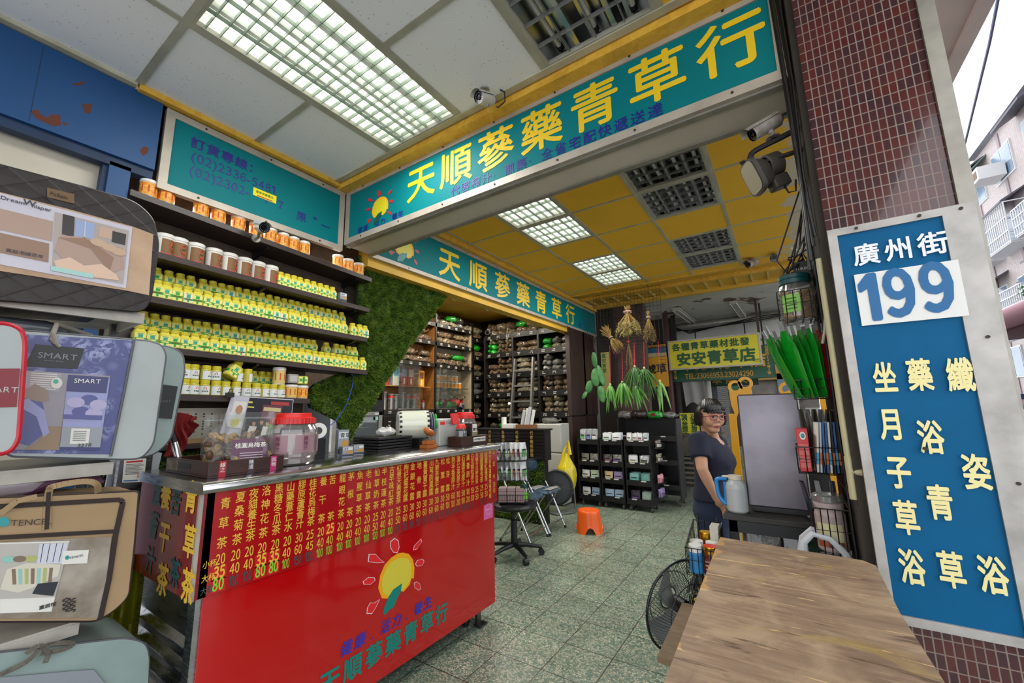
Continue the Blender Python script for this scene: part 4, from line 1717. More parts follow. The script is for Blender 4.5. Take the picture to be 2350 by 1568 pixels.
def zipbag(name, label, c, w, h, d, fill, lab=None, yaw=0, lean=0, seed=1, cat='bag', zipm=None, group=None, fillm=None):
 """A standing clear pouch: film, zip strip, filling and an optional printed label, facing +X before yaw."""
 R = random.Random(seed)
 t = thing(name, label, cat, (0,0,0), group)

 def skin(off, cr=1.0):
  def f(s, tt):
   q = 2 * pi * s
   k = 1 - .93 * max(0,(tt - .5) / .5) ** 1.3 if tt > .5 else 1 - .25 * max(0,(.12 - tt) / .12)
   y = cos(q) * w / 2 * (1 + .02 * sin(tt * 9 + seed))
   x = spow(sin(q),.8) * d / 2 * k
   n = sin(q * 5 + seed + tt * 6) * sin(tt * 13 + q * 2 + seed) * .006 * cr
   return V((x + n, y * off, tt * h))
  return f
 b = MB()
 b.sheet(skin(1),28,16)
 b.build('film', M_clearbag, t)
 b = MB()
 b.box((-.003,-w * .495, h * .88),(.003, w * .495, h * .905))
 b.build('zip', zipm or M_clearbag, t)
 if fill:
  b = MB()
  n = fill
  for _ in range(n):
   z = R.uniform(.04,.6) * h
   k = 1 - .25 * (z / h)
   b.sphere((R.uniform(-.32,.32) * d * k, R.uniform(-.42,.42) * w * k, z),(R.uniform(.012,.022), R.uniform(.014,.028), R.uniform(.01,.018)),7,5, R.choice((0,1)), rot=Matrix.Rotation(R.uniform(0,3),3, 'X'))
  b.build('filling', fillm or [M_herb, mat('dried tan slices', '#8a6a3c', .6, col2='#b89a62', vs=40)], t)['kind'] = 'stuff'
 if lab:
  b = MB()
  b.sheet(lambda s, tt: V((d * .5 + .004 - .012 * (2 * s - 1) ** 2,(s - .5) * w * lab[2], h * lab[3] + tt * h * lab[4])),6,3,0)
  if lab[1]:
   b.text(lab[1], (d * .5 + .004,0, h * (lab[3] + lab[4] * .62)), Y, Z, w * .12,1, bold=.02, align='C', lift=.002)
   for k in range(3):
    b.box((d * .5 + .003,-w * .2, h * (lab[3] + lab[4] * (.2 + .1 * k))),(d * .5 + .0055, w * .25, h * (lab[3] + lab[4] * (.23 + .1 * k))),2)
  b.build('label', [lab[0], M_whitepaper, mat('pale print', '#c9b9c4', .6)], t)
 put(t, c, (0, lean, yaw))
 return t


zipbag('herb_pouch', 'clear zip pouch of dark dried fruit standing in the tray', (-2.13,.86, ZT + .01),.16,.24,.06,70, None, -.35,-.08,3)
zipbag('herb_pouch', 'clear zip pouch with a plum coloured label standing in the tray', (-2.06,.94, ZT + .01),.2,.25,.07,80,
  (mat('plum label', '#5d2f4e', .4), '桂圓烏梅茶', .7,.08,.42),-.3,-.12,5)


def screw_jar(name, label, c, r, h, lidm, liquid=None, lab=True, squash=1.0):
 """Big clear jar with a ribbed red screw lid and printed panels."""
 t = thing(name, label, 'jar', c)
 c = V(c)
 b = MB()
 b.lathe([(0,.002),(r * .86,.002),(r * .92,.012),(r * .93, h * .14),(r * .98, h * .17),(r, h * .22),(r, h * .58),(r * .96, h * .68),(r * .82, h * .78),(r * .74, h * .80)], c, 36)
 b.build('body', M_clearjar, t)
 b = MB()
 b.lathe([(r * .74, h * .79),(r * .86, h * .79),(r * .86, h * .9),(r * .72, h * .915),(r * .7, h * .985),(r * .66, h),(0, h)], c, 40)
 for k in range(36):
  q = 2 * pi * k / 36
  b.cyl(c + V((cos(q) * r * .86, sin(q) * r * .86, h * .795)), c + V((cos(q) * r * .86, sin(q) * r * .86, h * .89)), r * .022, n=5)
 b.build('lid', lidm, t)
 if lab:
  for k in range(6):
   q = 2 * pi * k / 6
   b = MB()
   b.sheet(lambda s, tt: c + V((cos(q + (s - .5) * .78) * r * 1.004, sin(q + (s - .5) * .78) * r * 1.004, h * (.24 + .34 * tt))),6,1,0)
   n0 = V((cos(q), sin(q),0))
   b.text('酸梅汁', c + n0 * (r * 1.01) + V((-sin(q), cos(q),0)) * (-.009) + Z * h * .56, V((-sin(q), cos(q),0)), Z, h * .09,1, vertical=True, bold=.02, lift=.002)
   b.build('label', [mat('rose tinted label', '#b08a94', .5, alpha=.75), mat('plum print', '#7a3a58', .5)], t)
 if liquid:
  b = MB()
  b.lathe([(0,.01),(r * .84,.01),(r * .9, h * .15),(r * .95, h * .22),(r * .95, h * liquid[1]),(0, h * liquid[1])], c, 30)
  b.build('filling', liquid[0], t)
 return t


M_pinkpow = mat('pinkish powder', '#b8a3a0', .9, var=.2, vs=30)
screw_jar('candy_jar', 'large clear jar with a red lid and rose labels beside the tray', (-2.09,1.15, ZT),.118,.25, M_red, (M_pinkpow, .6))


def flask(name, label, c, r, h, capm, yaw=0, squash=.75, m=None, labl=None):
 t = thing(name, label, 'bottle', c)
 b = MB()
 b.lathe([(0,0),(r * .92,0),(r, .012),(r, h * .52),(r * .94, h * .62),(r * .62, h * .76),(r * .46, h * .80)], n=28, sy=1, sx=squash, p=.75)
 b.lathe([(r * .44, h * .79),(r * .44, h * .82)], n=20)
 b.build('body', m or M_milky, t)
 b = MB()
 b.lathe([(r * .5, h * .80),(r * .52, h * .81),(r * .52, h * .95),(r * .48, h * .97),(0, h * .97)], n=24)
 b.build('cap', capm, t)
 if labl:
  b = MB()
  b.box((r * squash + .0005,-r * .5, h * .3),(r * squash + .0015, r * .5, h * .48),0)
  b.text(labl, (r * squash + .0016,0, h * .35), Y, Z, h * .09,1, align='C', lift=.0005)
  b.build('label', [M_whitepaper, M_reddk], t)
 put(t, c, yaw)
 return t


M_redcap = mat('orange red cap', '#dd3326', .4)
flask('squeeze_bottle', 'small milky bottle with an orange red cap beside the large jar', (-2.035,1.315, ZT),.055,.185, M_redcap, -.5)
for dx, dy, h, l in ((-.10,.17,.15, 'tall silver carton behind the small milky bottle'),(-.04,.16,.06, 'low silver carton close to the small milky bottle'),(-.08,.26,.06, 'low silver carton, farther from the milky bottle')):
 silver_box(V((-2.06 + dx, 1.31 + dy, ZT)), l, .06,.05, h, -.3)
# white cup lying behind the large jar
t = thing('tape_roll', 'white roll of tape with a dark core standing behind the large jar', 'tape', (-2.2,1.33,1.3))
q = P(730,990, 'x', -2.2)
b = MB()
b.lathe([(.02,-.022),(.043,-.022),(.043,.022),(.02,.022),(.02,-.022)], q, 24, axis=(1,-.5,.2))
b.build('roll', M_white, t)
b = MB()
b.lathe([(.0,.021),(.0195,.021),(.0195,-.021),(0,-.021)], q, 20, axis=(1,-.5,.2))
b.build('core', M_black, t)
b = MB()
b.box((q.x - .03, q.y - .03, ZT),(q.x + .03, q.y + .03, q.z - .04))
b.build('stand', M_black, t)
# blue cord
b = MB()
a, c = P(815,845, 'x', -2.9), P(745,988, 'x', -2.35)
pts = [a, P(808,890, 'x', -2.86), P(795,930, 'x', -2.75), P(772,965, 'x', -2.55), c, V((c.x + .02, c.y, ZT + .01))]
b.tube(pts, .0028,6)
tag(b.build('blue_cord', mat('blue cord', '#2140a8', .5), base=a), 'thin blue cord slung from the shelf end down to the counter', 'cord')

# black trays with a white bag, film roll, sealing machine and the rest at the far end
t = thing('cup_tray', 'stack of black plastic trays at the far part of the counter', 'tray', (-2.28,1.9, ZT))
for k in range(5):
 b = MB()
 z = ZT + .018 * k
 b.box((-2.42,1.74, z),(-2.16,2.02, z + .013))
 b.build('tray_layer', M_black, t, bevel=.003)
b = MB()
b.sphere((-2.29,1.9, ZT + .115),(.06,.07,.028),14,8, fn=lambda q: q + V((0,0,.008 * sin(q.x * 90) * sin(q.y * 70))))
tag(b.build('plastic_bag', clear('white crumpled film', '#ffffff', .3,.3,.6), base=(-2.29,1.9, ZT + .1)), 'crumpled white plastic bag lying on the black trays', 'bag')
q = V((-2.24,2.1,1.335))
t = thing('film_roll', 'big roll of clear sealing film with a black-banded rim behind the counter', 'film roll', (q.x, q.y, ZT))
ax = V((.55,.83,0)).normalized()
b = MB()
b.lathe([(0,-.11),(.095,-.11),(.1,-.1),(.1,.09),(.095,.1),(.05,.1)], q, 36, axis=ax)
b.build('film', mat('pale film', '#d3d6c4', .15, coat=.5), t)
b = MB()
for h_ in (-.1,.09):
 for k in range(18):
  q0 = 2 * pi * k / 18
  x_, y_, z_ = basis(ax)
  f_ = lambda a, h2: q + (x_ * cos(a) + y_ * sin(a)) * .1015 + z_ * h2
  b.add([f_(q0, h_ - .008), f_(q0 + .17, h_ - .008), f_(q0 + .17, h_ + .01), f_(q0, h_ + .01)], [(0,1,2,3)])
b.build('rim_mark', M_black, t)
b = MB()
for s_ in (.115,.13):
 b.lathe([(.03, s_),(.085, s_),(.085, s_ + .006),(.03, s_ + .006)], q, 30, axis=ax)
b.build('flange', mat('grey blue disc', '#6d7482', .4), t)
b = MB()
x_, y_, z_ = basis(ax)
for k in range(5):
 a0 = 2 * pi * k / 5
 cc = q + (x_ * cos(a0) + y_ * sin(a0)) * .045 + z_ * .155
 b.tube([cc + (x_ * cos(a1) + y_ * sin(a1)) * .026 for a1 in (2 * pi * j / 12 for j in range(12))], .006,6, closed=True)
b.cyl(q + z_ * .13, q + z_ * .165,.02, n=12)
b.build('knob', mat('bright green plastic', '#1fae3c', .35), t)
b = MB()
b.box((q.x - .08, q.y - .02, ZT),(q.x + .08, q.y + .02,1.24))
b.build('stand', M_black, t)
t = thing('sealing_machine', 'pale grey sealing machine body behind the far end of the counter', 'machine', (-2.2,2.28, ZT))
b = MB()
b.box((-2.32,2.2, ZT),(-2.08,2.42,1.37))
b.build('housing', mat('pale grey enamel', '#b9bcb8', .35), t, bevel=.006)
b = MB()
b.box((-2.079,2.205,1.33),(-2.0785,2.255,1.352),0)
b.text('日用品', (-2.079,2.265,1.332), Y, Z, .02,1, lift=.0005)
b.build('badge', [M_redcap, mat('grey print', '#777777', .6)], t)
flask('water_bottle', 'milky bottle with a red cap standing on the sealing machine', (-2.12,2.33,1.37),.05,.2, M_redcap, -.4,1.0, None, '冷水')
# red price tag board, small jar, label box
t = thing('sign_card', 'small red card on the sealing machine top', 'card', (-2.03,2.32,1.36))
b = MB()
b.box((-2.06,2.3,1.33),(-2.045,2.37,1.41),0, Matrix.Translation((-2.05,2.33,1.36)) @ Matrix.Rotation(-.3,4, 'Y') @ Matrix.Translation((2.05,-2.33,-1.36)))
b.build('card', mat('red card', '#c2262a', .5), t)
t = thing('black_box_stand', 'black open box with a white paper strip at the far end of the counter', 'box', (-1.95,2.35, ZT))
b = MB()
b.box((-2.04,2.24, ZT),(-1.90,2.53, ZT + .006))
for q_ in ((-2.04,2.24,-2.03,2.53),(-1.91,2.24,-1.9,2.53),(-2.03,2.24,-1.91,2.25),(-2.03,2.52,-1.91,2.53)):
 b.box((q_[0], q_[1], ZT + .006),(q_[2], q_[3], ZT + .066))
b.build('box', M_tray, t, bevel=.002)
b = MB()
b.box((-1.8998,2.36, ZT + .025),(-1.899,2.5, ZT + .056),0)
b.text('大家好喝真空包裝品', (-1.8989,2.365, ZT + .034), Y, Z, .0145,1, bold=.02, lift=.0004)
b.build('paper_strip', [M_whitepaper, M_black], t)
t = screw_jar('spice_jar', 'small clear jar of dark herbs with a red lid in the black box', (-1.965,2.3, ZT + .007),.042,.145, M_redcap, (mat('black dried herb', '#1c1614', .7),.74), False)
t = thing('display_box', 'white carton with black characters in the black box', 'box', (-1.96,2.40, ZT + .007))
b = MB()
b.box((-1.99,2.365, ZT + .007),(-1.93,2.43, ZT + .155))
b.build('carton', mat('brown black carton', '#241a17', .5), t)
b = MB()
b.box((-1.93,2.385, ZT + .05),(-1.9285,2.435, ZT + .15),0)
b.text('靈芝', (-1.9284,2.39, ZT + .1), Y, Z, .022,1, bold=.03, lift=.0004)
b.box((-1.9284,2.385, ZT + .05),(-1.928,2.435, ZT + .092),2)
b.build('front_label', [M_whitepaper, M_black, mat('olive photo print', '#857f58', .5)], t)
screw_jar('candy_jar', 'large clear jar with a red lid at the far end of the counter', (-2.12,2.53, ZT),.088,.235, M_red, (M_pinkpow, .62))
# orange wooden duck ornament
t = thing('wooden_ornament', 'orange wooden bird ornament on a small block at the counter edge', 'ornament', (-2.06,2.08, ZT))
M_orw = mat('orange lacquered wood', '#b3652a', .4, var=.2)
b = MB()
b.box((-2.1,2.03, ZT),(-2.03,2.13, ZT + .022))
b.box((-2.09,2.04, ZT + .026),(-2.035,2.12, ZT + .05))
b.build('block', M_orw, t, bevel=.002)
b = MB()
b.sphere((-2.06,2.08, ZT + .105),(.03,.05,.022),16,10, rot=Matrix.Rotation(-.4,3, 'X'))
b.sphere((-2.06,2.05, ZT + .125),(.018,.02,.017),12,8)
b.tube([(-2.06,2.04, ZT + .12),(-2.055,2.015, ZT + .115)], [.008,.001], 8)
b.cyl((-2.06,2.08, ZT + .05),(-2.06,2.08, ZT + .095),.005, n=8)
b.build('bird', M_orw, t)
# ================================================================= BEDDING STALL AT THE NEAR LEFT
def rounded(pts, r, n=5):
 out = []
 N = len(pts)
 for i in range(N):
  p0, p, p1 = V((*pts[i - 1], 0)), V((*pts[i], 0)), V((*pts[(i + 1) % N], 0))
  a, c = p0 - p, p1 - p
  q = r[i] if isinstance(r, (list, tuple)) else r
  q = min(q, a.length * .45, c.length * .45)
  if q < 1e-5:
   out.append(pts[i])
   continue
  A_, C_ = p + a.normalized() * q, p + c.normalized() * q
  for k in range(n + 1):
   s = k / n
   w_ = A_ * (1 - s) ** 2 + p * (2 * s * (1 - s)) + C_ * s ** 2
   out.append((w_.x, w_.y))
 return out


def yz(pxs, x):
 return [(q.y, q.z) for q in (P(u, v, 'x', x) for u, v in pxs)]


def m_quilt():
 t = NT('dark brown quilted leatherette')
 t.b.inputs['Base Color'].default_value = lin('#241b1b')
 co = t.coord()
 s = t.n('SeparateXYZ')
 t.l(co, s.inputs[0])
 hs = []
 for k in (1,-1):
  v = t.math('ADD', t.math('MULTIPLY', s.outputs[1], 1.0), t.math('MULTIPLY', s.outputs[2], 1.35 * k))
  fr = t.math('PINGPONG', t.math('ADD', v, 40.0),.0425)
  hs.append(t.math('POWER', t.math('MULTIPLY', fr, 1 / .0425),.45))
 h = t.math('MINIMUM', hs[0], hs[1])
 t.bump(h, .4,.008)
 t.set(rough=.5)
 return t.m


M_quilt = m_quilt()
M_vinyl = mat('pale grey vinyl', '#a9b0b0', .38, var=.12, vs=4, bump=.1, bs=12)
M_vinyl2 = mat('grey green vinyl', '#8fa29f', .35, var=.2, vs=5, bump=.12, bs=9)
M_piping = mat('slate piping', '#55585e', .5)
M_tan = mat('tan canvas', '#a58a66', .7, var=.12, vs=5, bump=.15, bs=9)
M_choc = mat('dark brown webbing', '#2a1d1b', .7)
M_film = clear('clear vinyl window', '#ffffff', .25,.08,.03)
M_beige = mat('folded beige satin', '#c0a183', .4, col2='#a98668', vs=6)


def m_damask(name, c1, c2):
 t = NT(name)
 co = t.coord()
 n = t.noise(co, 26,4,.6,2.2)
 v = t.n('TexVoronoi', _Scale=16)
 t.l(co, v.inputs['Vector'])
 f = t.math('MULTIPLY', t.ramp(n, [(.47,(0,0,0,1)),(.53,(1,1,1,1))]), t.ramp(v.outputs['Distance'], [(.25,(1,1,1,1)),(.55,(0,0,0,1))]))
 t.l(t.mix(f, c1, c2), t.b.inputs['Base Color'])
 t.set(rough=.35)
 return t.m


M_damask = m_damask('violet blue damask', '#454b84', '#8d94bf')


def bag(name, label, pxs, x, depth, r, mats, pipe=.005, front_bulge=.012, cat='bag', base_px=None):
 """Soft box with the outline pxs on its front plane x, rounded corners, piping along the front edge."""
 o = rounded(yz(pxs, x), r)
 cy = sum(p[0] for p in o) / len(o)
 t = thing(name, label, cat, (x - depth / 2, cy, min(p[1] for p in o)))
 b = MB()
 b.prism(o, (x - depth, 0,0), Y, Z, depth, 0, side=1 if len(mats) > 1 else 0)
 b.build('body', mats[:2], t, bevel=.018, seg=3)
 if pipe:
  b = MB()
  b.tube([(x - .004, a, c) for a, c in o], pipe, 6, closed=True)
  b.build('piping', mats[2] if len(mats) > 2 else mats[0], t)
 return t, o


# white steel rack: three levels and posts
t = thing('display_rack', 'white steel display rack holding the packed bedding', 'rack', (-2.25,-.2,0))
M_rackw = mat('scuffed white enamel', '#b5b0a6', .45, var=.25, vs=12)
for z in (1.815,1.272,.775):
 b = MB()
 e = .5 if z > 1.7 else (.47 if z > 1 else .44)
 b.box((-2.5,-1.6, z - .008),(-2.0, e, z))
 b.box((-2.015,-1.6, z - .042),(-1.998, e, z - .008))
 b.box((-2.5, e - .012, z - .04),(-2.015, e, z - .008))
 b.build('shelf_board', M_rackw, t)
for y in (.485,-1.5):
 for x in (-2.48,-2.04):
  if y > 0 and x > -2.1:
   x = -2.3
  b = MB()
  b.box((x - .014, y - .012,0),(x + .014, y + .012,1.806))
  b.build('post', mat('grey steel angle', '#4d4f52', .5, metal=.4), t)

# 1 quilted brown bag with a window
x1 = -1.965
t, o = bag('bedding_bag', 'dark brown quilted bedding bag with a clear window, on top of the white rack', [(-260,330),(0,378),(190,428),(310,462),(352,500),(364,560),(348,680),(330,716),(150,700),(-260,668)], x1,.36,
   [0,0,0,.06,.05,.02,.03,.03,0,0], [M_quilt, M_quilt, M_black], .004)
f = lambda u, v, k=.0: P(u, v, 'x', x1 + .004 + k)
b = MB()
b.flat([f(-260,385), f(0,441), f(150,478), f(305,520), f(352,538), f(342,678), f(290,667), f(0,622), f(-260,590)][::-1], 0)
fix_flip(b, X).build('folded_linen', M_beige, t)
b = MB()
q = quadmap([f(0,607,.002), f(289,662,.002), f(304,522,.002), f(0,443,.002)])
rect(b, q, 0,0,1,1,0)
rect(b, q, .37,.06,.97,.93,1,.001)
rect(b, q, 0,.48,.36,.78,5,.001)
rect(b, q, 0,.16,.34,.44,6,.001)
rect(b, q, .43,.62,.52,.93,2,.0015)
rect(b, q, .53,.60,.68,.90,3,.0015)
rect(b, q, .60,.62,.61,.90,0,.002)
rect(b, q, .72,.72,.84,.88,4,.0015)
rect(b, q, .83,.68,.95,.86,2,.002)
poly(b, q, [(.38,.35),(.42,.60),(.62,.66),(.8,.62),(.93,.62),(.96,.3),(.8,.14),(.5,.18)], 5,.002)
poly(b, q, [(.40,.56),(.62,.64),(.86,.44),(.84,.24),(.78,.3),(.66,.5)], 6,.0025)
for cx, cy in ((.72,.62),(.82,.58),(.9,.55)):
 oval(b, q, cx, cy, .07,.06,7,.003)
poly(b, q, [(.38,.2),(.5,.30),(.62,.22),(.76,.3),(.9,.18),(.93,.1),(.6,.06),(.4,.1)], 8,.003)
rect(b, q, .36,.05,.7,.12,9,.0035)
b.build('printed_card', [mat('lilac white card', '#c3bfcb', .3), mat('greyish print', '#a99c96', .3), mat('near black print', '#241d1c', .3), mat('sky print', '#8fa3c8', .3), mat('crystal print', '#bfa08a', .3),
       mat('champagne print', '#a88b7c', .3), mat('brown satin print', '#8d6c56', .3), mat('pillow print', '#bfa084', .3), mat('ruffle print', '#d6b49c', .3), mat('mint print', '#9cc8c0', .3)], t)
b = MB()
d_ = (f(300,519) - f(0,441)).normalized()
up = Z
b.text('Dream', f(0,458,.004), d_, up, .017,0, bold=.012, lift=.001)
b.text('W', f(50,470,.004), d_, up, .026,0, bold=.02, lift=.001)
b.text('hisper', f(72,477,.004), d_, up, .017,0, bold=.012, lift=.001)
b.text('高級泡緹花布', f(12,578,.004), d_, up, .013,0, bold=.01, lift=.001)
fix_flip(b, X).build('lettering', mat('charcoal lettering', '#3a3644', .4), t)
b = MB()
c = [f(108,431,-.002), f(108,453,-.002), f(170,468,-.002), f(170,446,-.002)]
b.prism([(p.y, p.z) for p in c], (x1 - .001,0,0), Y, Z, .005,0)
b.text('FaSain', f(114,448,.001), d_, up, .0155,1, bold=.02, lift=.003)
b.build('maker_patch', [mat('bronze patch', '#6d5231', .4), mat('dark patch lettering', '#3a2b1c', .4)], t)

# 2 pale grey bag behind, then the blue one in front of it
x3 = -2.17
t, o = bag('bedding_bag', 'pale grey-green bedding bag with a black label, half behind the violet blue bag', [(240,788),(390,795),(420,812),(424,850),(392,1010),(352,1046),(240,1055)], x3,.26, [0,.03,.03,.03,.06,.06,0],
   [M_vinyl2, M_vinyl2, M_piping], .005)
b = MB()
cs = [P(u, v, 'x', x3 + .002) for u, v in ((350,880),(408,887),(394,962),(340,958))]
b.prism([(p.y, p.z) for p in cs], (x3 - .001,0,0), Y, Z, .004,0)
b.text('SMART', P(360,925, 'x', x3 + .003), Y, Z, .014,1, bold=.0, lift=.002)
b.build('label', [mat('black cloth label', '#15191b', .5), mat('grey embroidery', '#5b6064', .5)], t)
x2 = -1.97
t, o = bag('bedding_bag', 'bedding bag with a violet blue damask window and a pale grey side', [(30,757),(345,783),(372,793),(381,815),(352,1020),(325,1052),(285,1054),(15,1047)], x2,.2,
   [.02,.02,.02,.03,.05,.05,.03,.02], [M_vinyl, M_vinyl, M_piping], .005)
f = lambda u, v, k=.0: P(u, v, 'x', x2 + .003 + k)
b = MB()
b.flat([f(36,766), f(306,782), f(283,905), f(255,1043), f(20,1040)][::-1], 0)
fix_flip(b, X).build('damask_quilt', M_damask, t)
b = MB()
b.tube([f(308,780,.002), f(284,905,.002), f(254,1048,.002)], .004,6)
b.build('seam', M_piping, t)
b = MB()
c = [f(82,790,.003), f(194,800,.003), f(178,847,.003), f(58,841,.003)]
b.add(c, [(3,2,1,0)], 0)
b.text('SMART', f(84,823,.004),(c[1] - c[0]), Z, .026,1, bold=.006, wide=1.05, lift=.001)
b.text('classical design', f(100,829,.004),(c[1] - c[0]), Z, .007,1, lift=.001)
fix_flip(b, X).build('name_plate', [mat('black leather plate', '#121416', .4), mat('grey foil lettering', '#7d8188', .35)], t)
b = MB()
q = quadmap([f(33,1032,.002), f(228,1034,.002), f(253,863,.002), f(48,850,.002)])
rect(b, q, 0,0,1,1,0)
rect(b, q, 0,.75,.42,1,1,.001)
for k in range(8):
 rect(b, q, .1,.77 + .028 * k, .38,.782 + .028 * k, 2,.0014)
poly(b, q, [(0,.70),(.15,.84),(.3,.76),(.32,.62),(0,.6)], 3,.0016)
poly(b, q, [(0,.1),(0,.66),(.25,.6),(.34,.3),(.28,.18),(.15,.05)], 4,.002)
poly(b, q, [(0,.62),(.1,.64),(.28,.5),(.36,.22),(.3,.16),(.2,.42),(0,.54)], 5,.0024)
poly(b, q, [(.3,.3),(.5,.3),(.48,.0),(.1,.0),(.26,.12)], 6,.0018)
rect(b, q, .5,.08,1,.95,5,.002)
rect(b, q, .5,.76,.98,.98,7,.0026)
for k, (cx, cy) in enumerate(((.62,.62),(.78,.66),(.9,.6),(.7,.5),(.86,.48))):
 oval(b, q, cx, cy, .11,.07,4 if k % 2 else 8,.003)
rect(b, q, .5,.4,.97,.46,4,.0034)
rect(b, q, .5,.3,.98,.37,5,.0034)
rect(b, q, .5,.04,1,.3,9,.0036)
rect(b, q, .61,.08,.84,.28,2,.004)
for k in range(6):
 rect(b, q, .64,.12 + .024 * k, .8,.128 + .024 * k, 10,.0045)
rect(b, q, .5,0,1,.04,7,.0038)
oval(b, q, .38,.86,.065,.075,2,.003)
oval(b, q, .37,.88,.03,.03,11,.0035)
b.build('printed_card', [mat('pale wall print', '#8f8a94', .3), mat('grey blind print', '#9b9aa2', .3), M_whitepaper, mat('tan headboard print', '#8d7a6c', .3), mat('blue violet print', '#4a4f8e', .3), mat('pale periwinkle print', '#8f95c4', .3),
       mat('tan floor print', '#8c7258', .3), mat('navy print', '#2a2f68', .3), mat('lilac pillow print', '#a9a2c6', .3), mat('grey print band', '#8e939c', .3), mat('slate print', '#5a5f6a', .4), mat('teal print', '#3aa58c', .3)], t)
b = MB()
b.text('SMART', f(168,880,.007),(c[1] - c[0]), Z, .02,0, bold=.01, lift=.001)
b.text('3278', f(176,1028,.007),(c[1] - c[0]), Z, .016,1, bold=.01, lift=.001)
fix_flip(b, X).build('lettering', [M_white, M_black], t)
b = MB()
h0, h1, h2 = f(125,758,-.05), f(130,745,-.02), f(128,790,.006)
b.tube([f(210,770,-.1), f(170,757,-.08), h1, f(122,765,.004), h2], .007,8)
b.tube([h1, f(118,780,.004), f(137,797,.006)], .006,8)
b.build('ribbon', mat('grey tied ribbon', '#8a857c', .7), t)

# 4 red and white bag at the edge of the picture
x4 = -1.86
t, o = bag('bedding_bag', 'white bedding bag with a red middle band and red piping, cut by the picture edge', [(-220,738),(20,743),(50,757),(58,790),(42,1010),(22,1040),(-220,1062)], x4,.22, [0,.03,.04,.04,.05,.04,0],
   [M_vinyl, mat('red vinyl', '#9a1626', .35), mat('red piping', '#b3182c', .35)], .007)
b = MB()
f = lambda u, v, k=.0: P(u, v, 'x', x4 + .003 + k)
b.flat([f(-220,848), f(46,846), f(38,934), f(-220,942)][::-1], 0)
b.text('SMART', f(-52,902,.001), Y, Z, .022,1, bold=.01, lift=.001)
fix_flip(b, X).build('band', [mat('dark red band', '#7c1422', .4), mat('silver lettering', '#b5a8a8', .4)], t)

# 5 tan bag with webbing handles
x5 = -1.96
t, o = bag('bedding_bag', 'tan canvas bedding bag with dark brown trim and handles, third level of the rack', [(-250,1150),(0,1143),(318,1128),(308,1250),(295,1370),(262,1402),(222,1426),(-250,1428)], x5,.2,
   [0,0,.012,.02,.03,.02,.02,0], [M_tan, M_tan, M_choc], .005)
f = lambda u, v, k=.0: P(u, v, 'x', x5 + .004 + k)
b = MB()


def strap(pts, w_, th=.004, mat=0):
 pts = curve(pts, 5) if len(pts) > 3 and w_ < .0175 and th == .004 and w_ != .014 else pts
 for a, c in zip(pts, pts[1:]):
  b.bar(a, c, w_, th, mat, up=(1,0,0))


strap([f(-250,1165), f(0,1163), f(275,1147), f(282,1153), f(265,1230), f(250,1330), f(230,1420)], .014)
strap([f(-250,1236), f(0,1234), f(262,1220)], .012)
b.build('trim', M_choc, t)
b = MB()
strap([f(107,1215), f(112,1130), f(130,1115,.03), f(195,1105,.035), f(222,1112,.03), f(225,1130,.0)], .017,.004,0)
strap([f(107,1215,.003), f(112,1130,.003)], .009,.004,1)
strap([f(0,1180,.01), f(40,1150,.03), f(85,1140,.03)], .015,.004,0)
b.build('handle', [M_tan, M_choc], t)
b = MB()
b.flat([f(-250,1244), f(0,1244), f(256,1232), f(245,1330), f(228,1418), f(0,1420), f(-250,1422)][::-1], 0)
fix_flip(b, X).build('folded_linen', mat('striped grey beige linen', '#a9a196', .5, col2='#77695a', vs=9), t)
b = MB()
q = quadmap([f(0,1408,.002), f(118,1404,.002), f(160,1242,.002), f(0,1246,.002)])
rect(b, q, 0,0,1,1,0)
rect(b, q, 0,.2,1,.98,1,.0008)
rect(b, q, .55,.68,.98,.97,2,.0012)
for k in range(4):
 rect(b, q, .6 + .1 * k, .7,.61 + .1 * k, .97,3,.0016)
poly(b, q, [(0,.34),(.1,.62),(.4,.7),(.95,.66),(.95,.5),(.6,.36),(.3,.28)], 4,.0018)
for k in range(7):
 poly(b, q, [(.2 + .1 * k, .4),(.26 + .1 * k, .4),(.23 + .1 * k, .62),(.17 + .1 * k, .62)], (5,6,7)[k % 3], .0022)
for cx, c_ in ((.12,6),(.28,5),(.45,7)):
 oval(b, q, cx, .76,.1,.045, c_, .002)
poly(b, q, [(.55,.26),(.62,.4),(.98,.42),(.95,.22)], 8,.0026)
b.build('printed_card', [M_whitepaper, mat('pale interior print', '#b5b0aa', .4), mat('bright window print', '#c9ccda', .3), M_black, mat('cream bedding print', '#cfc9ba', .4), mat('brown stripe print', '#7d6a58', .4), mat('sea green stripe print', '#8cc0b4', .4),
       mat('olive stripe print', '#a9b06a', .4), mat('charcoal print', '#272a33', .4)], t)
b = MB()
q2 = quadmap([f(141,1296,.004), f(200,1293,.004), f(204,1262,.004), f(145,1265,.004)])
rect(b, q2,0,0,1,1,0)
oval(b, q2,.18,.5,.08,.16,1,.001)
b.text('TENCEL', f(157,1285,.005), Y, Z, .0095,2, lift=.001)
b.text('富居悅', f(88,1401,.005), Y, Z, .012,2, bold=.02, lift=.001)
for k in range(10):
 for j in range(5):
  if (k + j * 2) % 3:
   a = f(143 + 6 * j, 1376 + 3.2 * k, .003)
   b.box(a, a + V((.0006,.006,.0028)),2)
b.build('price_tag', [M_whitepaper, mat('teal leaf print', '#2b8f92', .4), M_black], t)
b = MB()
oval(b, quadmap([f(-6,1212,.002), f(22,1212,.002), f(22,1184,.002), f(-6,1184,.002)]),.5,.5,.5,.42,0,.001)
b.text('TENCEL', f(22,1210,.002),(f(100,1208) - f(22,1212)), Z, .024,1, lift=.001)
fix_flip(b, X).build('logo', [mat('teal leaf print', '#2b8f92', .4), mat('brown black lettering', '#2c2622', .5)], t)

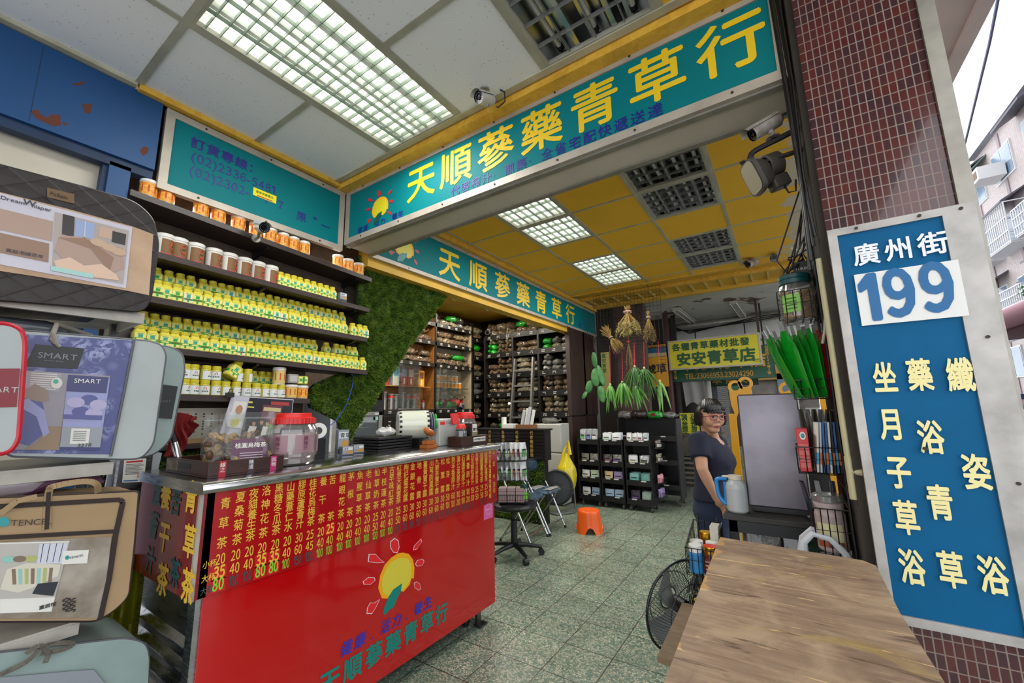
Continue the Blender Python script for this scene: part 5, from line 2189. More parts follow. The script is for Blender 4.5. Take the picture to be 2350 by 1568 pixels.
# 6 grey bag at the bottom with a bow
x6 = -1.86
zt = .62
t = thing('bedding_bag', 'grey vinyl bedding bag with a tied bow at the bottom of the rack', 'bag', (-2.05,.2,.2))
b = MB()
ol = rounded(yz([(-250,1530),(0,1500),(290,1466),(334,1478),(342,1510),(335,1700),(-250,1700)], -1.98), [0,0,.05,.05,.02,0,0])
b.prism(ol, (-2.3,0,0), Y, Z, .32)
b.build('body', M_vinyl2, t, bevel=.04, seg=4)
b = MB()
b.tube([(-1.985, a, c) for a, c in ol], .005,6, closed=True)
b.build('piping', M_piping, t)
b = MB()
f = lambda u, v, k=.0: P(u, v, 'x', -1.975 + k)
strap([f(0,1550,.01), f(60,1520,.03), f(100,1485,.04), f(150,1475,.03), f(168,1480,.02), f(140,1492,.02), f(95,1500,.03)], .012,.004)
strap([f(60,1500,.03), f(92,1482,.05), f(110,1500,.03), f(104,1522,.03)], .012,.004)
b.build('bow', mat('striped grey ribbon', '#6d675f', .7, var=.5, vs=60), t)
b = MB()
b.flat([f(0,1556,.004), f(175,1540,.004), f(215,1538,.004), f(240,1568,.004), f(240,1700,.004), f(0,1700,.004)][::-1])
fix_flip(b, X).build('clear_front', mat('misty vinyl window', '#8a8f98', .25), t)

# clear wrapped bundles on the shelves
b = MB()
c = P(60,1098, 'x', -2.12)
b.sphere(c + V((-.02,-.06,-.01)),(.14,.14,.045),22,12, e1=.6, e2=.6, fn=lambda q: q + V((0,0,.004 * sin(q.y * 60) * sin(q.x * 50))))
t = tag(b.build('wrapped_quilt', mat('pinkish film-wrapped quilt', '#8d848a', .2, var=.2), base=c), 'pinkish quilt wrapped in clear film under the violet blue bag', 'quilt')
b = MB()
c = P(85,748, 'x', -2.2)
b.sphere(c + V((-.05,-.06,-.012)),(.12,.16,.03),22,12, e1=.6, e2=.6, fn=lambda q: q + V((0,0,.004 * sin(q.y * 70) * sin(q.x * 60))))
tag(b.build('wrapped_quilt', mat('grey film-wrapped quilt', '#5e646a', .15, var=.3), base=c), 'grey quilt in clear film lying above the violet blue bag', 'quilt')
b = MB()
c = P(150,1112, 'x', -2.02)
for k in range(5):
 b.tube([c + V((-.02 * k, -.1 + .02 * k, -.02)), c + V((-.01 * k, -.02,.015 + .006 * sin(k))), c + V((0,.07 + .006 * k, .035 - .01 * k))], [.012,.018,.008], 8)
tag(b.build('ribbon', mat('plum ribbon', '#3d1230', .6), base=c), 'plum ribbon bunched above the tan bag', 'ribbon')
# wall-mounted meter with a paper notice
t = thing('water_meter', 'steel water dispenser panel with a paper notice, behind the bag rack', 'machine', (-2.75,.76,1.0))
xm = -2.7
f = lambda u, v, k=.0: P(u, v, 'x', xm + k)
b = MB()
o4 = [f(262,1142), f(338,1152), f(352,1040), f(280,1030)]
b.prism([(p.y, p.z) for p in o4], (xm - .06,0,0), Y, Z, .06,0)
b.build('panel', M_steeldk, t, bevel=.003)
b = MB()
q = quadmap([f(280,1108,.001), f(330,1106,.001), f(336,1052,.001), f(285,1056,.001)])
rect(b, q, 0,0,1,1,0)
rect(b, q, .1,.86,.85,.93,1,.0006)
for k in range(8):
 rect(b, q, .1,.35 + .06 * k, .9 - .1 * (k % 3),.375 + .06 * k, 2,.0006)
poly(b, q, [(.66,.2),(.94,.2),(.94,.32),(.8,.48),(.66,.32)], 3,.001)
rect(b, q, .05,.05,.7,.1,4,.0008)
b.build('notice', [M_whitepaper, M_petal, mat('grey print', '#777777', .6), mat('peach print', '#d69a72', .5), mat('blue print', '#3a6cb0', .5)], t)
b = MB()
a = f(296,1128,.002)
b.box(a - V((.002,.02,.012)), a + V((.004,.03,.014)))
b.build('slot', M_black, t)
b = MB()
o4 = [P(u, v, 'x', -2.79) for u, v in ((240,1130),(345,1155),(372,1040),(262,1020))]
b.prism([(p.y, p.z) for p in o4], (-2.81,0,0), Y, Z, .02)
b.build('paper_sheet', mat('pale paper sheet', '#aeb3bd', .7, var=.1), t)['label'] = 'pale paper sheet'
b = MB()
b.box((-2.8,.7,0),(-2.72,.8,1.1))
b.build('stand', M_steeldk, t)
# yellow plastic sheet hanging behind the tan bag
b = MB()
f = lambda u, v, k=.0: P(u, v, 'x', -2.45 + k)
b.sheet(lambda s, tt: f(330 - 150 * s * (1 - .3 * tt),1500 - 250 * tt + 110 * s * tt, .03 * sin(s * 17 + tt * 3)),24,10)
tag(b.build('plastic_sheet', mat('yellow green plastic sheet', '#8a8a12', .35, var=.25, vs=7), base=f(280,1500)), 'yellow-green plastic sheet hanging behind the tan bag', 'sheet')
# ================================================================= SHOP INTERIOR: HERB SHELVES
def m_herbs(name, cols, scale=42, film=.55):
 """Dried herbs seen through crinkled film: broken chips of the given colours under a wrinkled gloss."""
 t = NT(name)
 co = t.coord()
 v = t.n('TexVoronoi', _Scale=scale)
 t.l(co, v.inputs['Vector'])
 s = t.n('SeparateColor')
 t.l(v.outputs['Color'], s.inputs[0])
 n = len(cols)
 c = t.ramp(s.outputs[0], [(i / max(1, n - 1), k) for i, k in enumerate(cols)])
 e = t.n('TexVoronoi', _Scale=scale, feature='DISTANCE_TO_EDGE')
 t.l(co, e.inputs['Vector'])
 c = t.mix(t.ramp(e.outputs['Distance'], [(.02,(.7,.7,.7,1)),(.09,(0,0,0,1))]), c, '#1c140d')
 t.l(c, t.b.inputs['Base Color'])
 t.set(rough=.5, coat=1, coatr=.1)
 h = t.noise(co, 24,5,.65,1.8)
 t.bump(t.ramp(h, [(.3,(0,0,0,1)),(.7,(1,1,1,1))]),1,.03)
 return t.m


HERBS = [m_herbs('tan herb slices in film', ('#8f7850', '#b8a076', '#5f4d34', '#cdb98f')),
   m_herbs('brown bark in film', ('#6d563c', '#8a7350', '#47372a', '#a89068')),
   m_herbs('pale root in film', ('#a89b7c', '#cdc2a0', '#857658', '#ddd4b8')),
   m_herbs('dark leaf in film', ('#4f4c3a', '#6d694f', '#35332a', '#858064')),
   m_herbs('red brown chips in film', ('#7a5c44', '#977756', '#513c2c', '#b5966e'))]
M_grpack = mat('bright green plastic pouch', '#1f9a2c', .2, var=.35, vs=12, coat=.5)
M_greyfilm = mat('grey film over herbs', '#6d6c66', .2, var=.5, vs=14, bump=.5, bs=26, coat=.5)
HB = []
for k in range(5):
 R_ = random.Random(40 + k)
 b = MB()
 a1, a2, a3 = R_.uniform(0,6), R_.uniform(0,6), R_.uniform(0,6)

 def lump(q):
  n = .10 * sin(q.x * 34 + a1) * sin(q.y * 29 + a2) + .07 * sin(q.y * 55 + a3 + q.z * 40) + .05 * sin(q.x * 70 + q.z * 50 + a2)
  return V((q.x * (1 + n * .6), q.y * (1 + n * .5), q.z * (1 + n * 1.6)))
 b.sphere((0,0,.05),(.135,.1,.05),20,10, e1=.75, e2=.72, fn=lump)
 # knotted neck of the bag
 b.tube([(.12,0,.05),(.15,.01,.055),(.165,.015,.06),(.185,.02,.075)], [.035,.012,.011,.03], 8)
 o = b.build('herb_bag', HERBS[k])
 o['label'] = 'x'
 HB.append(o)
used_hb = set()


def herb_bag(loc, rz, label, group, sc=1.0, m=None, k=None, flat=1.0):
 k = random.randrange(5) if k is None else k
 if k not in used_hb:
  used_hb.add(k)
  o = HB[k]
 else:
  o = HB[k].copy()
  COL.objects.link(o)
 o.location = loc
 o.rotation_euler = (J(.06), J(.06), rz)
 o.scale = (sc, sc, sc * flat)
 tag(o, label, 'bag', group)
 if m is None:
  m = random.choice(HERBS)
 o.material_slots[0].link = 'OBJECT'
 o.material_slots[0].material = m
 return o


M_strip = mat('black shelf edge', '#100e0d', .4)
M_sticker = mat('small white sticker', '#b9b7b0', .7)


def shelf_unit(name, label, o, ex, w, d, zs, divs, cat='shelf', mback=None, z0=0.0, top=None):
 """Open shelving: o front lower corner, ex along the front, depth behind it; zs shelf heights; divs positions of the uprights."""
 o, ex = V(o), V(ex)
 ny = V((-ex.y, ex.x, 0))          # away from the viewer side
 root = thing(name, label, cat, o + ex * w / 2)
 hi = top or max(zs)
 for k, x in enumerate(divs):
  b = MB()
  b.prism([(x - .018, z0),(x + .018, z0),(x + .018, hi),(x - .018, hi)], o + ny * d, ex, Z, d)
  b.build('upright', M_dark, root)
 for z in zs:
  b = MB()
  b.prism([(divs[0], z - .03),(divs[-1], z - .03),(divs[-1], z),(divs[0], z)], o + ny * d, ex, Z, d - .015)
  sh = b.build('shelf_board', M_dark, root)
  b = MB()
  for x0, x1 in zip(divs, divs[1:]):
   b.prism([(x0 + .02, z - .075),(x1 - .02, z - .075),(x1 - .02, z + .02),(x0 + .02, z + .02)], o + ny * .014, ex, Z, .014)
  b.build('label_rail', M_strip, sh)
  b = MB()
  R_ = random.Random(int(z * 100))
  for x0, x1 in zip(divs, divs[1:]):
   n = max(2, int((x1 - x0) / .2))
   for i in range(n):
    xc = x0 + (x1 - x0) * (i + .5) / n
    for r_ in range(2):
     for c_ in range(4):
      if R_.random() < .8:
       p = o + ex * (xc - .03 + .016 * c_) - ny * .0008 + Z * (z - .02 - .026 * r_)
       b.add([p, p + ex * .011, p + ex * .011 + Z * .014, p + Z * .014], [(0,1,2,3)])
  b.build('lettering', M_sticker, sh)
 b = MB()
 b.prism([(divs[0], z0),(divs[-1], z0),(divs[-1], hi),(divs[0], hi)], o + ny * d, ex, Z, .01)
 b.build('back_board', mback or M_dark, root)
 return root


ZS = [1.0,1.36,1.72,2.063,2.442,2.785]
YE = 6.1
bays = [(-4.61,-4.04),(-3.98,-3.51),(-3.455,-2.90)]
shelf_unit('herb_shelving', 'black wall of herb shelving across the end of the shop, behind the ladder', (-4.64, YE, 0), X, 1.78,.38, ZS, [0,.63,1.155,1.76], z0=.0, top=2.79)
XL = -4.78
shelf_unit('herb_shelving', 'narrow black herb shelving in the corner beside the glass cabinet', (XL, 5.94,0), Y, .2,.28, [z - .02 for z in ZS], [0,.46], z0=0, top=2.79)
bn = ('bay by the corner', 'bay behind the ladder', 'bay beside the brown board')
rn = {0: 'lowest', 1: 'second', 2: 'third', 3: 'fourth', 4: 'fifth', 5: 'top'}
for bi, (xa, xb_) in enumerate(bays):
 for zi, z in enumerate(ZS):
  if bi == 2 and zi == 0:
   continue
  R_ = random.Random(bi * 10 + zi)
  wd = xb_ - xa
  cols_n = 2 if wd < .5 else 3
  rows_n = 2 if zi == 5 else 3
  fam = R_.sample(HERBS, 2)
  if (bi, zi) == (2,1):
   fam = [HERBS[2], HERBS[0]]
  if (bi, zi) == (2,3):
   fam = [M_greyfilm, M_greyfilm]
  if (bi, zi) == (2,0):
   fam = [M_greyfilm]
  for r_ in range(rows_n):
   for c_ in range(cols_n):
    if r_ == rows_n - 1 and R_.random() < .4 and zi < 5:
     continue
    m = R_.choice(fam)
    if (bi, zi) == (2,4):
     m = M_grpack if c_ == 0 else (M_greyfilm if r_ else HERBS[2])
    if (bi, zi, c_) in ((0,4,0),(0,0,1)) or (bi, zi, r_, c_) in ((1,5,1,0),(2,5,1,1)):
     m = M_grpack if r_ < 2 else m
    sc = wd / cols_n / .215
    fl = 1.0 / sc if rows_n > 2 else 1.0 / sc * (1.25 if rows_n == 2 else 1.0)
    x = xa + wd * (c_ + .5) / cols_n
    herb_bag((x, YE + .15 + .02 * R_.random(), z + .001 + r_ * (.098 if rows_n > 2 else .118)), pi / 2 * R_.choice((1,-1)) + R_.uniform(-.3,.3) if cols_n == 3 else R_.uniform(-.3,.3),
       ('green pouch' if m is M_grpack else 'clear bag of dried herbs') + ' on the %s shelf of the %s' % (rn[zi], bn[bi]),
       ('green pouches' if m is M_grpack else 'herb bags') + ', %s shelf of the %s' % (rn[zi], bn[bi]), sc, m, None, fl)
for zi, z in enumerate(ZS):
 for r_ in range(2):
  R_ = random.Random(90 + zi + r_)
  m = M_grpack if (zi, r_) == (4,1) else (M_greyfilm if zi == 2 else R_.choice(HERBS))
  herb_bag((XL - .15,6.16 if r_ == 0 else 6.13, z - .018 + .12 * r_), pi / 2 + J(.3), '%s on the %s shelf of the narrow corner shelving' % ('green pouch' if m is M_grpack else 'clear bag of dried herbs', rn[zi]),
     '%s in the narrow corner shelving, %s shelf' % ('green pouch' if m is M_grpack else 'herb bags', rn[zi]),1.05, m, None, 1.2)

# cabinet along the back wall: drawers below, glass-fronted bays, open shelves of bags above
Y0, Y1, YD = 3.9,5.92,4.95
M_cabin = mat('cream cabinet inside', '#a89a80', .6, var=.15)
M_cabor = m_wood('honey plywood', '#8c5a26', '#a8703a', (2,2,8),4,.5)
t = thing('herb_cabinet', 'tall dark cabinet with black label drawers and two glass-fronted bays behind the counter', 'cabinet', (XL - .15,4.9,0))
b = MB()
b.box((XL - .28, Y0,0),(XL - .01, Y1,1.39))
b.build('drawer_case', M_dark, t)
for j in range(4):
 for i in range(4):
  ya = Y0 + .02 + i * .5
  z = .18 + j * .3
  b = MB()
  b.box((XL - .012, ya, z),(XL + .004, ya + .47, z + .28))
  dr = b.build('drawer', mat('black lacquer drawer', '#15110f', .3), t, bevel=.002)
  for yy in (.08,.36):
   b = MB()
   b.sphere((XL + .01, ya + yy - .03, z + .14),.008,8,6)
   b.build('knob', M_sticker, dr)
  b = MB()
  for yy in (.08,.36):
   for r_ in range(4):
    for c_ in range(4 if r_ % 2 else 3):
     p = V((XL + .0046, ya + yy + .013 * c_, z + .05 + .05 * r_))
     b.add([p, p + Y * .009, p + Y * .009 + Z * .012, p + Z * .012], [(0,1,2,3)])
  b.build('lettering', M_sticker, dr)
for y, m in ((Y0, M_dark),(YD, M_dark),(Y1, M_dark)):
 b = MB()
 b.box((XL - .28, y - .018,1.39),(XL, y + .018,3.05))
 b.build('upright', m, t)
for ya, yb, m in ((Y0 + .018, YD - .018, M_cabor),(YD + .018, Y1 - .018, M_cabin)):
 b = MB()
 b.box((XL - .28, ya, 1.39),(XL - .27, yb, 3.0))
 b.box((XL - .27, yb - .006,1.42),(XL - .02, yb, 2.98))
 b.build('lining', m, t)
for ya, yb in ((Y0, YD),(YD, Y1)):
 for z, m in ((1.45, M_dark),(2.2, M_dark),(2.57, M_dark),(2.89, M_dark)):
  b = MB()
  b.box((XL - .28, ya, z - .04 if z > 1.5 else 1.39),(XL - .005, yb, z))
  b.box((XL - .005, ya, z - .06),(XL, yb, z + .004))
  s_ = b.build('shelf_board', m, t)
  b = MB()
  for i in range(5):
   for c_ in range(4):
    for r_ in range(2):
     p = V((XL + .0006, ya + .1 + .19 * i + .014 * c_, z - .025 - .022 * r_))
     b.add([p, p + Y * .01, p + Y * .01 + Z * .013, p + Z * .013], [(0,1,2,3)])
  b.build('lettering', M_sticker, s_)
 b = MB()
 b.box((XL - .26, ya + .02,1.80),(XL - .03, yb - .08,1.815))
 b.build('inner_shelf', M_cabor if ya < 4.5 else clear('glass shelf', '#dfe8e4', .3), t)
M_glass = clear('cabinet glass', '#eef4f2', .22,.02,.02)
for ya, yb in ((4.18,4.62),(YD + .03,5.48)):
 b = MB()
 b.box((XL - .012, ya, 1.455),(XL - .006, yb, 2.14))
 b.box((XL - .014, ya, 1.452),(XL - .004, yb, 1.475),1)
 b.build('glass_door', [M_glass, M_alu], t)
# things in the glass-fronted bays
xs_ = XL - .14
for k, (y, c1, c2, l) in enumerate(((4.0, '#a82420', '#d0a83c', 'red carton at the moss side of the glass cabinet'),(4.2, '#b5c4c6', '#5a93b0', 'pale carton with blue print in the glass cabinet'),
         (4.36, '#a3201f', '#6f8fae', 'red carton with a blue picture in the glass cabinet'),(4.5, '#a82a20', '#b9b2a0', 'red carton with a grey picture in the glass cabinet'),
         (4.72, '#d99a14', '#7c3a18', 'golden yellow carton in the open part of the glass cabinet'))):
 h = .29 if k != 4 else .26
 t2 = thing('gift_carton', l, 'box', (xs_, y, 1.816))
 b = MB()
 b.box((xs_ - .06, y - .062,1.816),(xs_ + .05, y + .062,1.816 + h))
 b.build('carton', mat('carton ' + c1, c1,.45), t2, bevel=.002)
 b = MB()
 x = xs_ + .0508
 rect(b, quadmap([(x, y - .055,1.83),(x, y + .055,1.83),(x, y + .055,1.8 + h),(x, y - .055,1.8 + h)]),.08,.5,.92,.95,0)
 rect(b, quadmap([(x, y - .055,1.83),(x, y + .055,1.83),(x, y + .055,1.8 + h),(x, y - .055,1.8 + h)]),.35,.06,.65,.4,1)
 b.build('print', [mat('carton print ' + c2, c2,.5), mat('cream carton print', '#d6caa0', .5)], t2)
for k in range(6):
 y = 4.03 + .115 * k
 red = k in (1,4,5)
 t2 = thing('herb_canister', 'clear canister of dried herbs low in the glass cabinet%s' % (', with a red band' if red else ', without a band'), 'jar', (xs_ - .02, y, 1.451), 'clear canisters in the glass cabinet, %s' % ('banded' if red else 'plain'))
 c = V((xs_ - .02 + .02 * (k % 2), y, 1.451))
 h = .24 + .03 * (k % 3 == 0)
 b = MB()
 b.lathe([(0,0),(.048,0),(.05,.01),(.05, h * .9),(.044, h * .93)], c, 20)
 b.build('body', M_clearjar, t2)
 b = MB()
 b.lathe([(.046, h * .92),(.051, h * .93),(.051, h),(0, h)], c, 20)
 b.build('lid', mat('clear grey lid', '#9a9a96', .3), t2)
 b = MB()
 b.lathe([(0,.004),(.046,.004),(.046, h * .66),(0, h * .68)], c, 16)
 b.build('filling', HERBS[(k * 2 + 2) % 5], t2)
 if red:
  b = MB()
  b.lathe([(.0512, h * .75),(.0512, h * .88)], c, 20)
  b.build('band', M_redcap, t2)
c = V((xs_, 4.81,1.451))
screw_jar('spice_jar', 'small clear jar with a dark red lid standing outside the cabinet glass', c, .035,.15, mat('dark red lid', '#7c1a1a', .4),(mat('red brown spice', '#5a241a', .8),.6), False)
for r_ in range(2):
 for k in range(8 if r_ == 0 else 7):
  dup(protoO, (xs_ - .02, YD + .1 + .097 * k, 1.816 + .118 * r_), J(.5), 'orange floral tub behind the cabinet glass, %s row' % ('lower' if r_ == 0 else 'upper'), 'orange tubs in the glass cabinet, %s row' % ('lower' if r_ == 0 else 'upper'),(.98,.98,1.05))
for k, (y, m, l) in enumerate(((5.1, M_grpack, 'dark green bag behind the cabinet glass, toward the counter'),(5.28, mat('dark red film bag', '#6d1418', .3, var=.4), 'dark red bag behind the cabinet glass'),(5.4, M_grpack, 'green bag behind the cabinet glass at the pane edge'),
        (5.58, mat('red packet film', '#a82a20', .3), 'red packet outside the cabinet glass'),(5.72, M_greyfilm, 'grey film bag in the cabinet corner'),(5.66, HERBS[1], 'brown herb bag in the cabinet corner'))):
 herb_bag((xs_ - .02, y, 1.452 + (.13 if k == 5 else (.0 if k % 2 == 0 else .05))), J(1), l, None, .85, m, None, 1.5)
# bags on the open shelves above the cabinet
for si, (z, ya, yb, n, l) in enumerate(((2.205,4.2, YD - .06,4, 'over the first glass bay'),(2.205, YD + .1, Y1 - .06,5, 'over the second glass bay'),(2.575,4.45, YD - .06,3, 'on the middle shelf of the first bay'),
          (2.575, YD + .1, Y1 - .06,5, 'on the middle shelf of the second bay'),(2.895, YD - .3, Y1 + .1,6, 'on top of the tall cabinet'))):
 fam = [HERBS[4], HERBS[1]] if si < 2 else ([HERBS[0], HERBS[4]] if si < 4 else [HERBS[3], M_greyfilm, HERBS[2]])
 for k in range(n):
  for r_ in range(2):
   if r_ and k % 3 == 2:
    continue
   m = M_grpack if (si, k, r_) in ((1,3,1),(3,2,1),(4,3,1)) else random.choice(fam)
   herb_bag((XL - .14, ya + (yb - ya) * (k + .5) / n, z + .11 * r_), pi / 2 + J(.6), '%s %s' % ('green pouch' if m is M_grpack else 'clear bag of dried herbs', l),('green pouches ' if m is M_grpack else 'herb bags ') + l, .92, m, None, 1.15)

# ladder leaning on the herb shelving
t = thing('ladder', 'aluminium step ladder leaning against the herb shelving', 'ladder', (-3.75,5.85,0))
M_lad = mat('worn aluminium', '#8d8d88', .4, metal=.7, var=.3, vs=15)
L = lambda u, v, y: P(u, v, 'y', y)
a0, a1 = L(1183,824,6.03), L(1172,975,5.9)
c0, c1 = L(1224,820,6.03), L(1218,975,5.9)
dn = lambda a, c: c + (c - a) * ((c.z - .02) / (a.z - c.z))
for a, c in ((a0, a1),(c0, c1)):
 b = MB()
 b.bar(a, dn(a, c),.032,.06, up=(0,1,0))
 b.build('rail', M_lad, t)
for k in range(8):
 s = .16 + .2 * k
 p, q_ = a0 + (dn(a0, a1) - a0) * (s / 1.72), c0 + (dn(c0, c1) - c0) * (s / 1.72)
 b = MB()
 b.bar(p, q_, .05,.03, up=(0,0,1))
 b.build('rung', M_lad, t)

# glass-door cooler behind the moss panel
t = thing('display_cooler', 'glass-door display cooler with chrome frame, behind the counter under the moss', 'refrigerator', (-3.85,2.62,0))
yb_ = P(876,1000, 'x', -3.6).y
ya_ = yb_ - .58
zt_ = 1.43
b = MB()
b.box((-4.1, ya_, .02),(-3.64, ya_ + .02, zt_))
b.box((-4.1, yb_ - .02,.02),(-3.64, yb_, zt_))
b.box((-4.1, ya_, .02),(-4.08, yb_, zt_))
b.box((-4.1, ya_, .02),(-3.64, yb_, .16))
b.box((-4.1, ya_, zt_),(-3.6, yb_, zt_ + .12))
b.build('cabinet', mat('charcoal enamel', '#191b1e', .4), t)
b = MB()
for k in range(6):
 b.box((-3.6, ya_ + .01, zt_ + .012 + .017 * k),(-3.592, yb_ - .1, zt_ + .02 + .017 * k))
b.build('grille', M_black, t)
b = MB()
for q in ((ya_, ya_ + .04,.16, zt_),(yb_ - .045, yb_, .16, zt_),(ya_, yb_, .16,.2),(ya_, yb_, zt_ - .035, zt_)):
 b.box((-3.635, q[0], q[2]),(-3.6, q[1], q[3]))
b.build('door_frame', M_alu, t)
b = MB()
b.box((-3.62, ya_ + .04,.2),(-3.614, yb_ - .045, zt_ - .035))
b.build('door_glass', M_glass, t)
b = MB()
b.box((-3.599, yb_ - .1, zt_ - .03),(-3.598, yb_ - .05, zt_ - .012),0)
b.box((-3.599, yb_ - .09, zt_ - .085),(-3.598, yb_ - .055, zt_ - .05),1)
b.build('label', [M_white, mat('mint sticker', '#a6d6c4', .6)], t)
for z in (.5,.82,1.06,1.27):
 b = MB()
 for k in range(6):
  b.tube([(-4.05 + .07 * k, ya_ + .03, z),(-4.05 + .07 * k, yb_ - .03, z)], .003,5)
 b.tube([(-3.68, ya_ + .03, z),(-3.68, yb_ - .03, z)], .006,6)
 b.build('wire_shelf', M_steel, t)
for k in range(4):
 flask('drink_bottle', 'clear bottle standing inside the display cooler', (-3.78, ya_ + .12 + .11 * k, 1.065 if k % 2 else 1.275),.034,.15, M_white, 0,1.0, M_clearjar)
for k in range(3):
 o = [v for v in bpy.data.objects if v.name.startswith('drink_bottle') and v.parent is None][k]
 o['group'] = 'bottles inside the cooler'
for o in [v for v in bpy.data.objects if v.name.startswith('drink_bottle') and v.parent is None]:
 o['group'] = 'bottles inside the cooler'
for k in range(5):
 flask('drink_bottle', 'blue-capped bottle lying upright on top of the cooler by the moss edge', (-3.7 - .06 * (k % 2), yb_ - .08 - .085 * k, zt_ + .121),.038,.25, mat('blue cap', '#27489a', .4),0,1.0, mat('dark blue bottle film', '#3d4a66', .25, alpha=.9))['group'] = 'blue-capped bottles on the cooler'

# desk with black slatted front and moss below
YK = 4.7
t = thing('herb_desk', 'black desk front of slatted drawers with gold characters, above green moss', 'desk', (-3.1,5.0,0))
b = MB()
b.box((-3.75, YK, .78),(-2.62, YK + .16,1.155))
b.box((-3.75, YK - .02,1.155),(-2.6, YK + .18,1.175))
b.build('case', M_dark, t, bevel=.002)
for i in range(5):
 for j in range(8):
  b = MB()
  xa = -3.74 + i * .225
  b.box((xa + .05, YK - .012,.80 + .043 * j),(xa + .21, YK + .002,.832 + .043 * j))
  b.build('drawer_slat', mat('black slat', '#1c1815', .35), t)
b = MB()
for i, s_ in enumerate(('代客煎藥', '代客煎藥', '各種中草藥材', '代客宅配到家', '代客磨粉服務')):
 b.text(s_, (-3.735 + i * .225, YK - .014,1.15), X, Z, .05,0, vertical=True, bold=.02, gap=.12)
fix_flip(b, -Y).build('lettering', mat('dull gold lettering', '#a8874a', .5), t)
moss_panel('green moss facing on the base under the black desk', [(-3.6,.02),(-2.66,.02),(-2.66,.775),(-3.6,.775)], YK + .03,4500,9, axis='y', ln=.03)
b = MB()
b.box((-3.6, YK + .07,0),(-2.66, YK + .14,.78))
tag(b.build('desk_base', M_dark, base=(-3.1, YK + .2,0)), 'dark base box behind the moss under the black desk', 'desk base')
# on the desk
for (u, v, r, h, m, l) in ((1157,992,.035,.15, M_white, 'white paper roll standing on the black desk'),):
 p = P(u, v, 'y', 4.79)
 b = MB()
 b.cyl((p.x, 4.79,1.176),(p.x, 4.79,1.176 + h), r, n=20)
 tag(b.build('paper_roll', m, base=(p.x, 4.79,1.176)), l, 'roll')
p = P(1212,985, 'y', 4.85)
for k in range(4):
 b = MB()
 xk = p.x - .04 + .045 * k
 b.tube([(xk, 4.755 + .02 * (k % 2),1.206),(xk + .04,4.77 + .02 * (k % 2),1.42 + .02 * (k % 3))], .022,10)
 tag(b.build('poster_tube', M_whitepaper if k % 2 else mat('grey film roll', '#b5b8ba', .3), base=(xk, 4.85,1.23)), 'white rolled sheet standing in the cardboard tray on the desk', 'roll', 'rolls in the desk tray')
b = MB()
b.box((p.x - .11,4.71,1.176),(p.x + .14,4.86,1.18))
for q in ((p.x - .11,4.71, p.x + .14,4.718),(p.x - .11,4.852, p.x + .14,4.86),(p.x - .11,4.718, p.x - .102,4.852),(p.x + .132,4.718, p.x + .14,4.852)):
 b.box((q[0], q[1], 1.18),(q[2], q[3], 1.228))
tag(b.build('cardboard_tray', mat('brown cardboard', '#7d5330', .8), base=(p.x, 4.85,1.176)), 'brown cardboard tray holding white rolls on the black desk', 'tray')
b = MB()
b.box((-3.3,4.72,1.176),(-3.12,4.85,1.235))
tag(b.build('carton', M_whitepaper, base=(-3.2,4.85,1.176), bevel=.003), 'low white carton on the black desk', 'box')

# refrigerator
t = thing('refrigerator', 'pale grey two-door refrigerator under the herb shelves', 'refrigerator', (-3.1,6.0,0))
fx0, fx1, fy = -3.36,-2.9,5.7
M_fr = mat('pale grey refrigerator', '#a9aaa4', .35, var=.06)
b = MB()
b.box((fx0, fy + .03,.02),(fx1, fy + .36,1.2))
b.build('body', M_fr, t, bevel=.008)
for z0, z1 in ((.06,.76),(.775,1.195)):
 b = MB()
 b.box((fx0, fy, z0),(fx1, fy + .028, z1))
 b.build('door', M_fr, t, bevel=.012, seg=3)
herb_bag((-3.18,5.88,1.202),.4, 'grey film bag lying on the refrigerator', None, .95, M_greyfilm, None, .9)
# ================================================================= FLOOR THINGS IN THE MIDDLE
def pouch(name, label, c, w, h, col, lab=None, yaw=-pi / 2, lean=0.0, group=None, d=.03, film=None):
 """Flat heat-sealed pouch standing on its lower edge, front facing +X before yaw."""
 t = thing(name, label, 'packet', (0,0,0), group)
 R_ = random.Random(int(abs(c[0] * 1000 + c[1] * 733 + c[2] * 377)))
 a1 = R_.uniform(0,6)
 b = MB()

 def f(s, tt):
  q = 2 * pi * s
  k = max(.08,1 - (2 * tt - .85) ** 2 * .8) if tt > .12 else .35 + tt * 4
  k = min(k, 1)
  e = .004 * sin(q * 3 + a1 + tt * 7)
  return V((spow(sin(q),.7) * d / 2 * k + e, cos(q) * w / 2, tt * h))
 b.sheet(f, 18,8)
 b.build('film', col, t)
 if lab:
  b = MB()
  b.sheet(lambda s, tt: V((d / 2 + .005,(s - .5) * w * .62, h * (.2 + .42 * tt))),3,2,0)
  b.box((d / 2 + .006,-w * .31, h * .54),(d / 2 + .0066, w * .31, h * .62),1)
  for k in range(3):
   b.box((d / 2 + .006,-w * .2, h * (.24 + .08 * k)),(d / 2 + .0064, w * .2, h * (.27 + .08 * k)),2)
  b.build('label', [lab, M_black, mat('faint grey print', '#9a9a98', .7)], t)
 put(t, c, (0, lean, yaw))
 return t


M_sil = mat('silver foil film', '#a9adb0', .25, metal=.5, bump=.4, bs=30)
M_wfilm = mat('white frosted pouch', '#c6c7c6', .3, coat=.4, bump=.3, bs=30)
M_lt = {k: mat(k + ' paper label', v, .6) for k, v in dict(green='#4a9a3c', blue='#4666b0', mint='#a9cfae', white='#d9d9d4', pink='#c98a94', teal='#4f9d95', lilac='#8b76a6', sky='#8fb0cc', sand='#c4b288', purple='#55307a', plum='#7d2f5c', olive='#565a32', cream='#d3cda8', orange='#cf7a2c').items()}

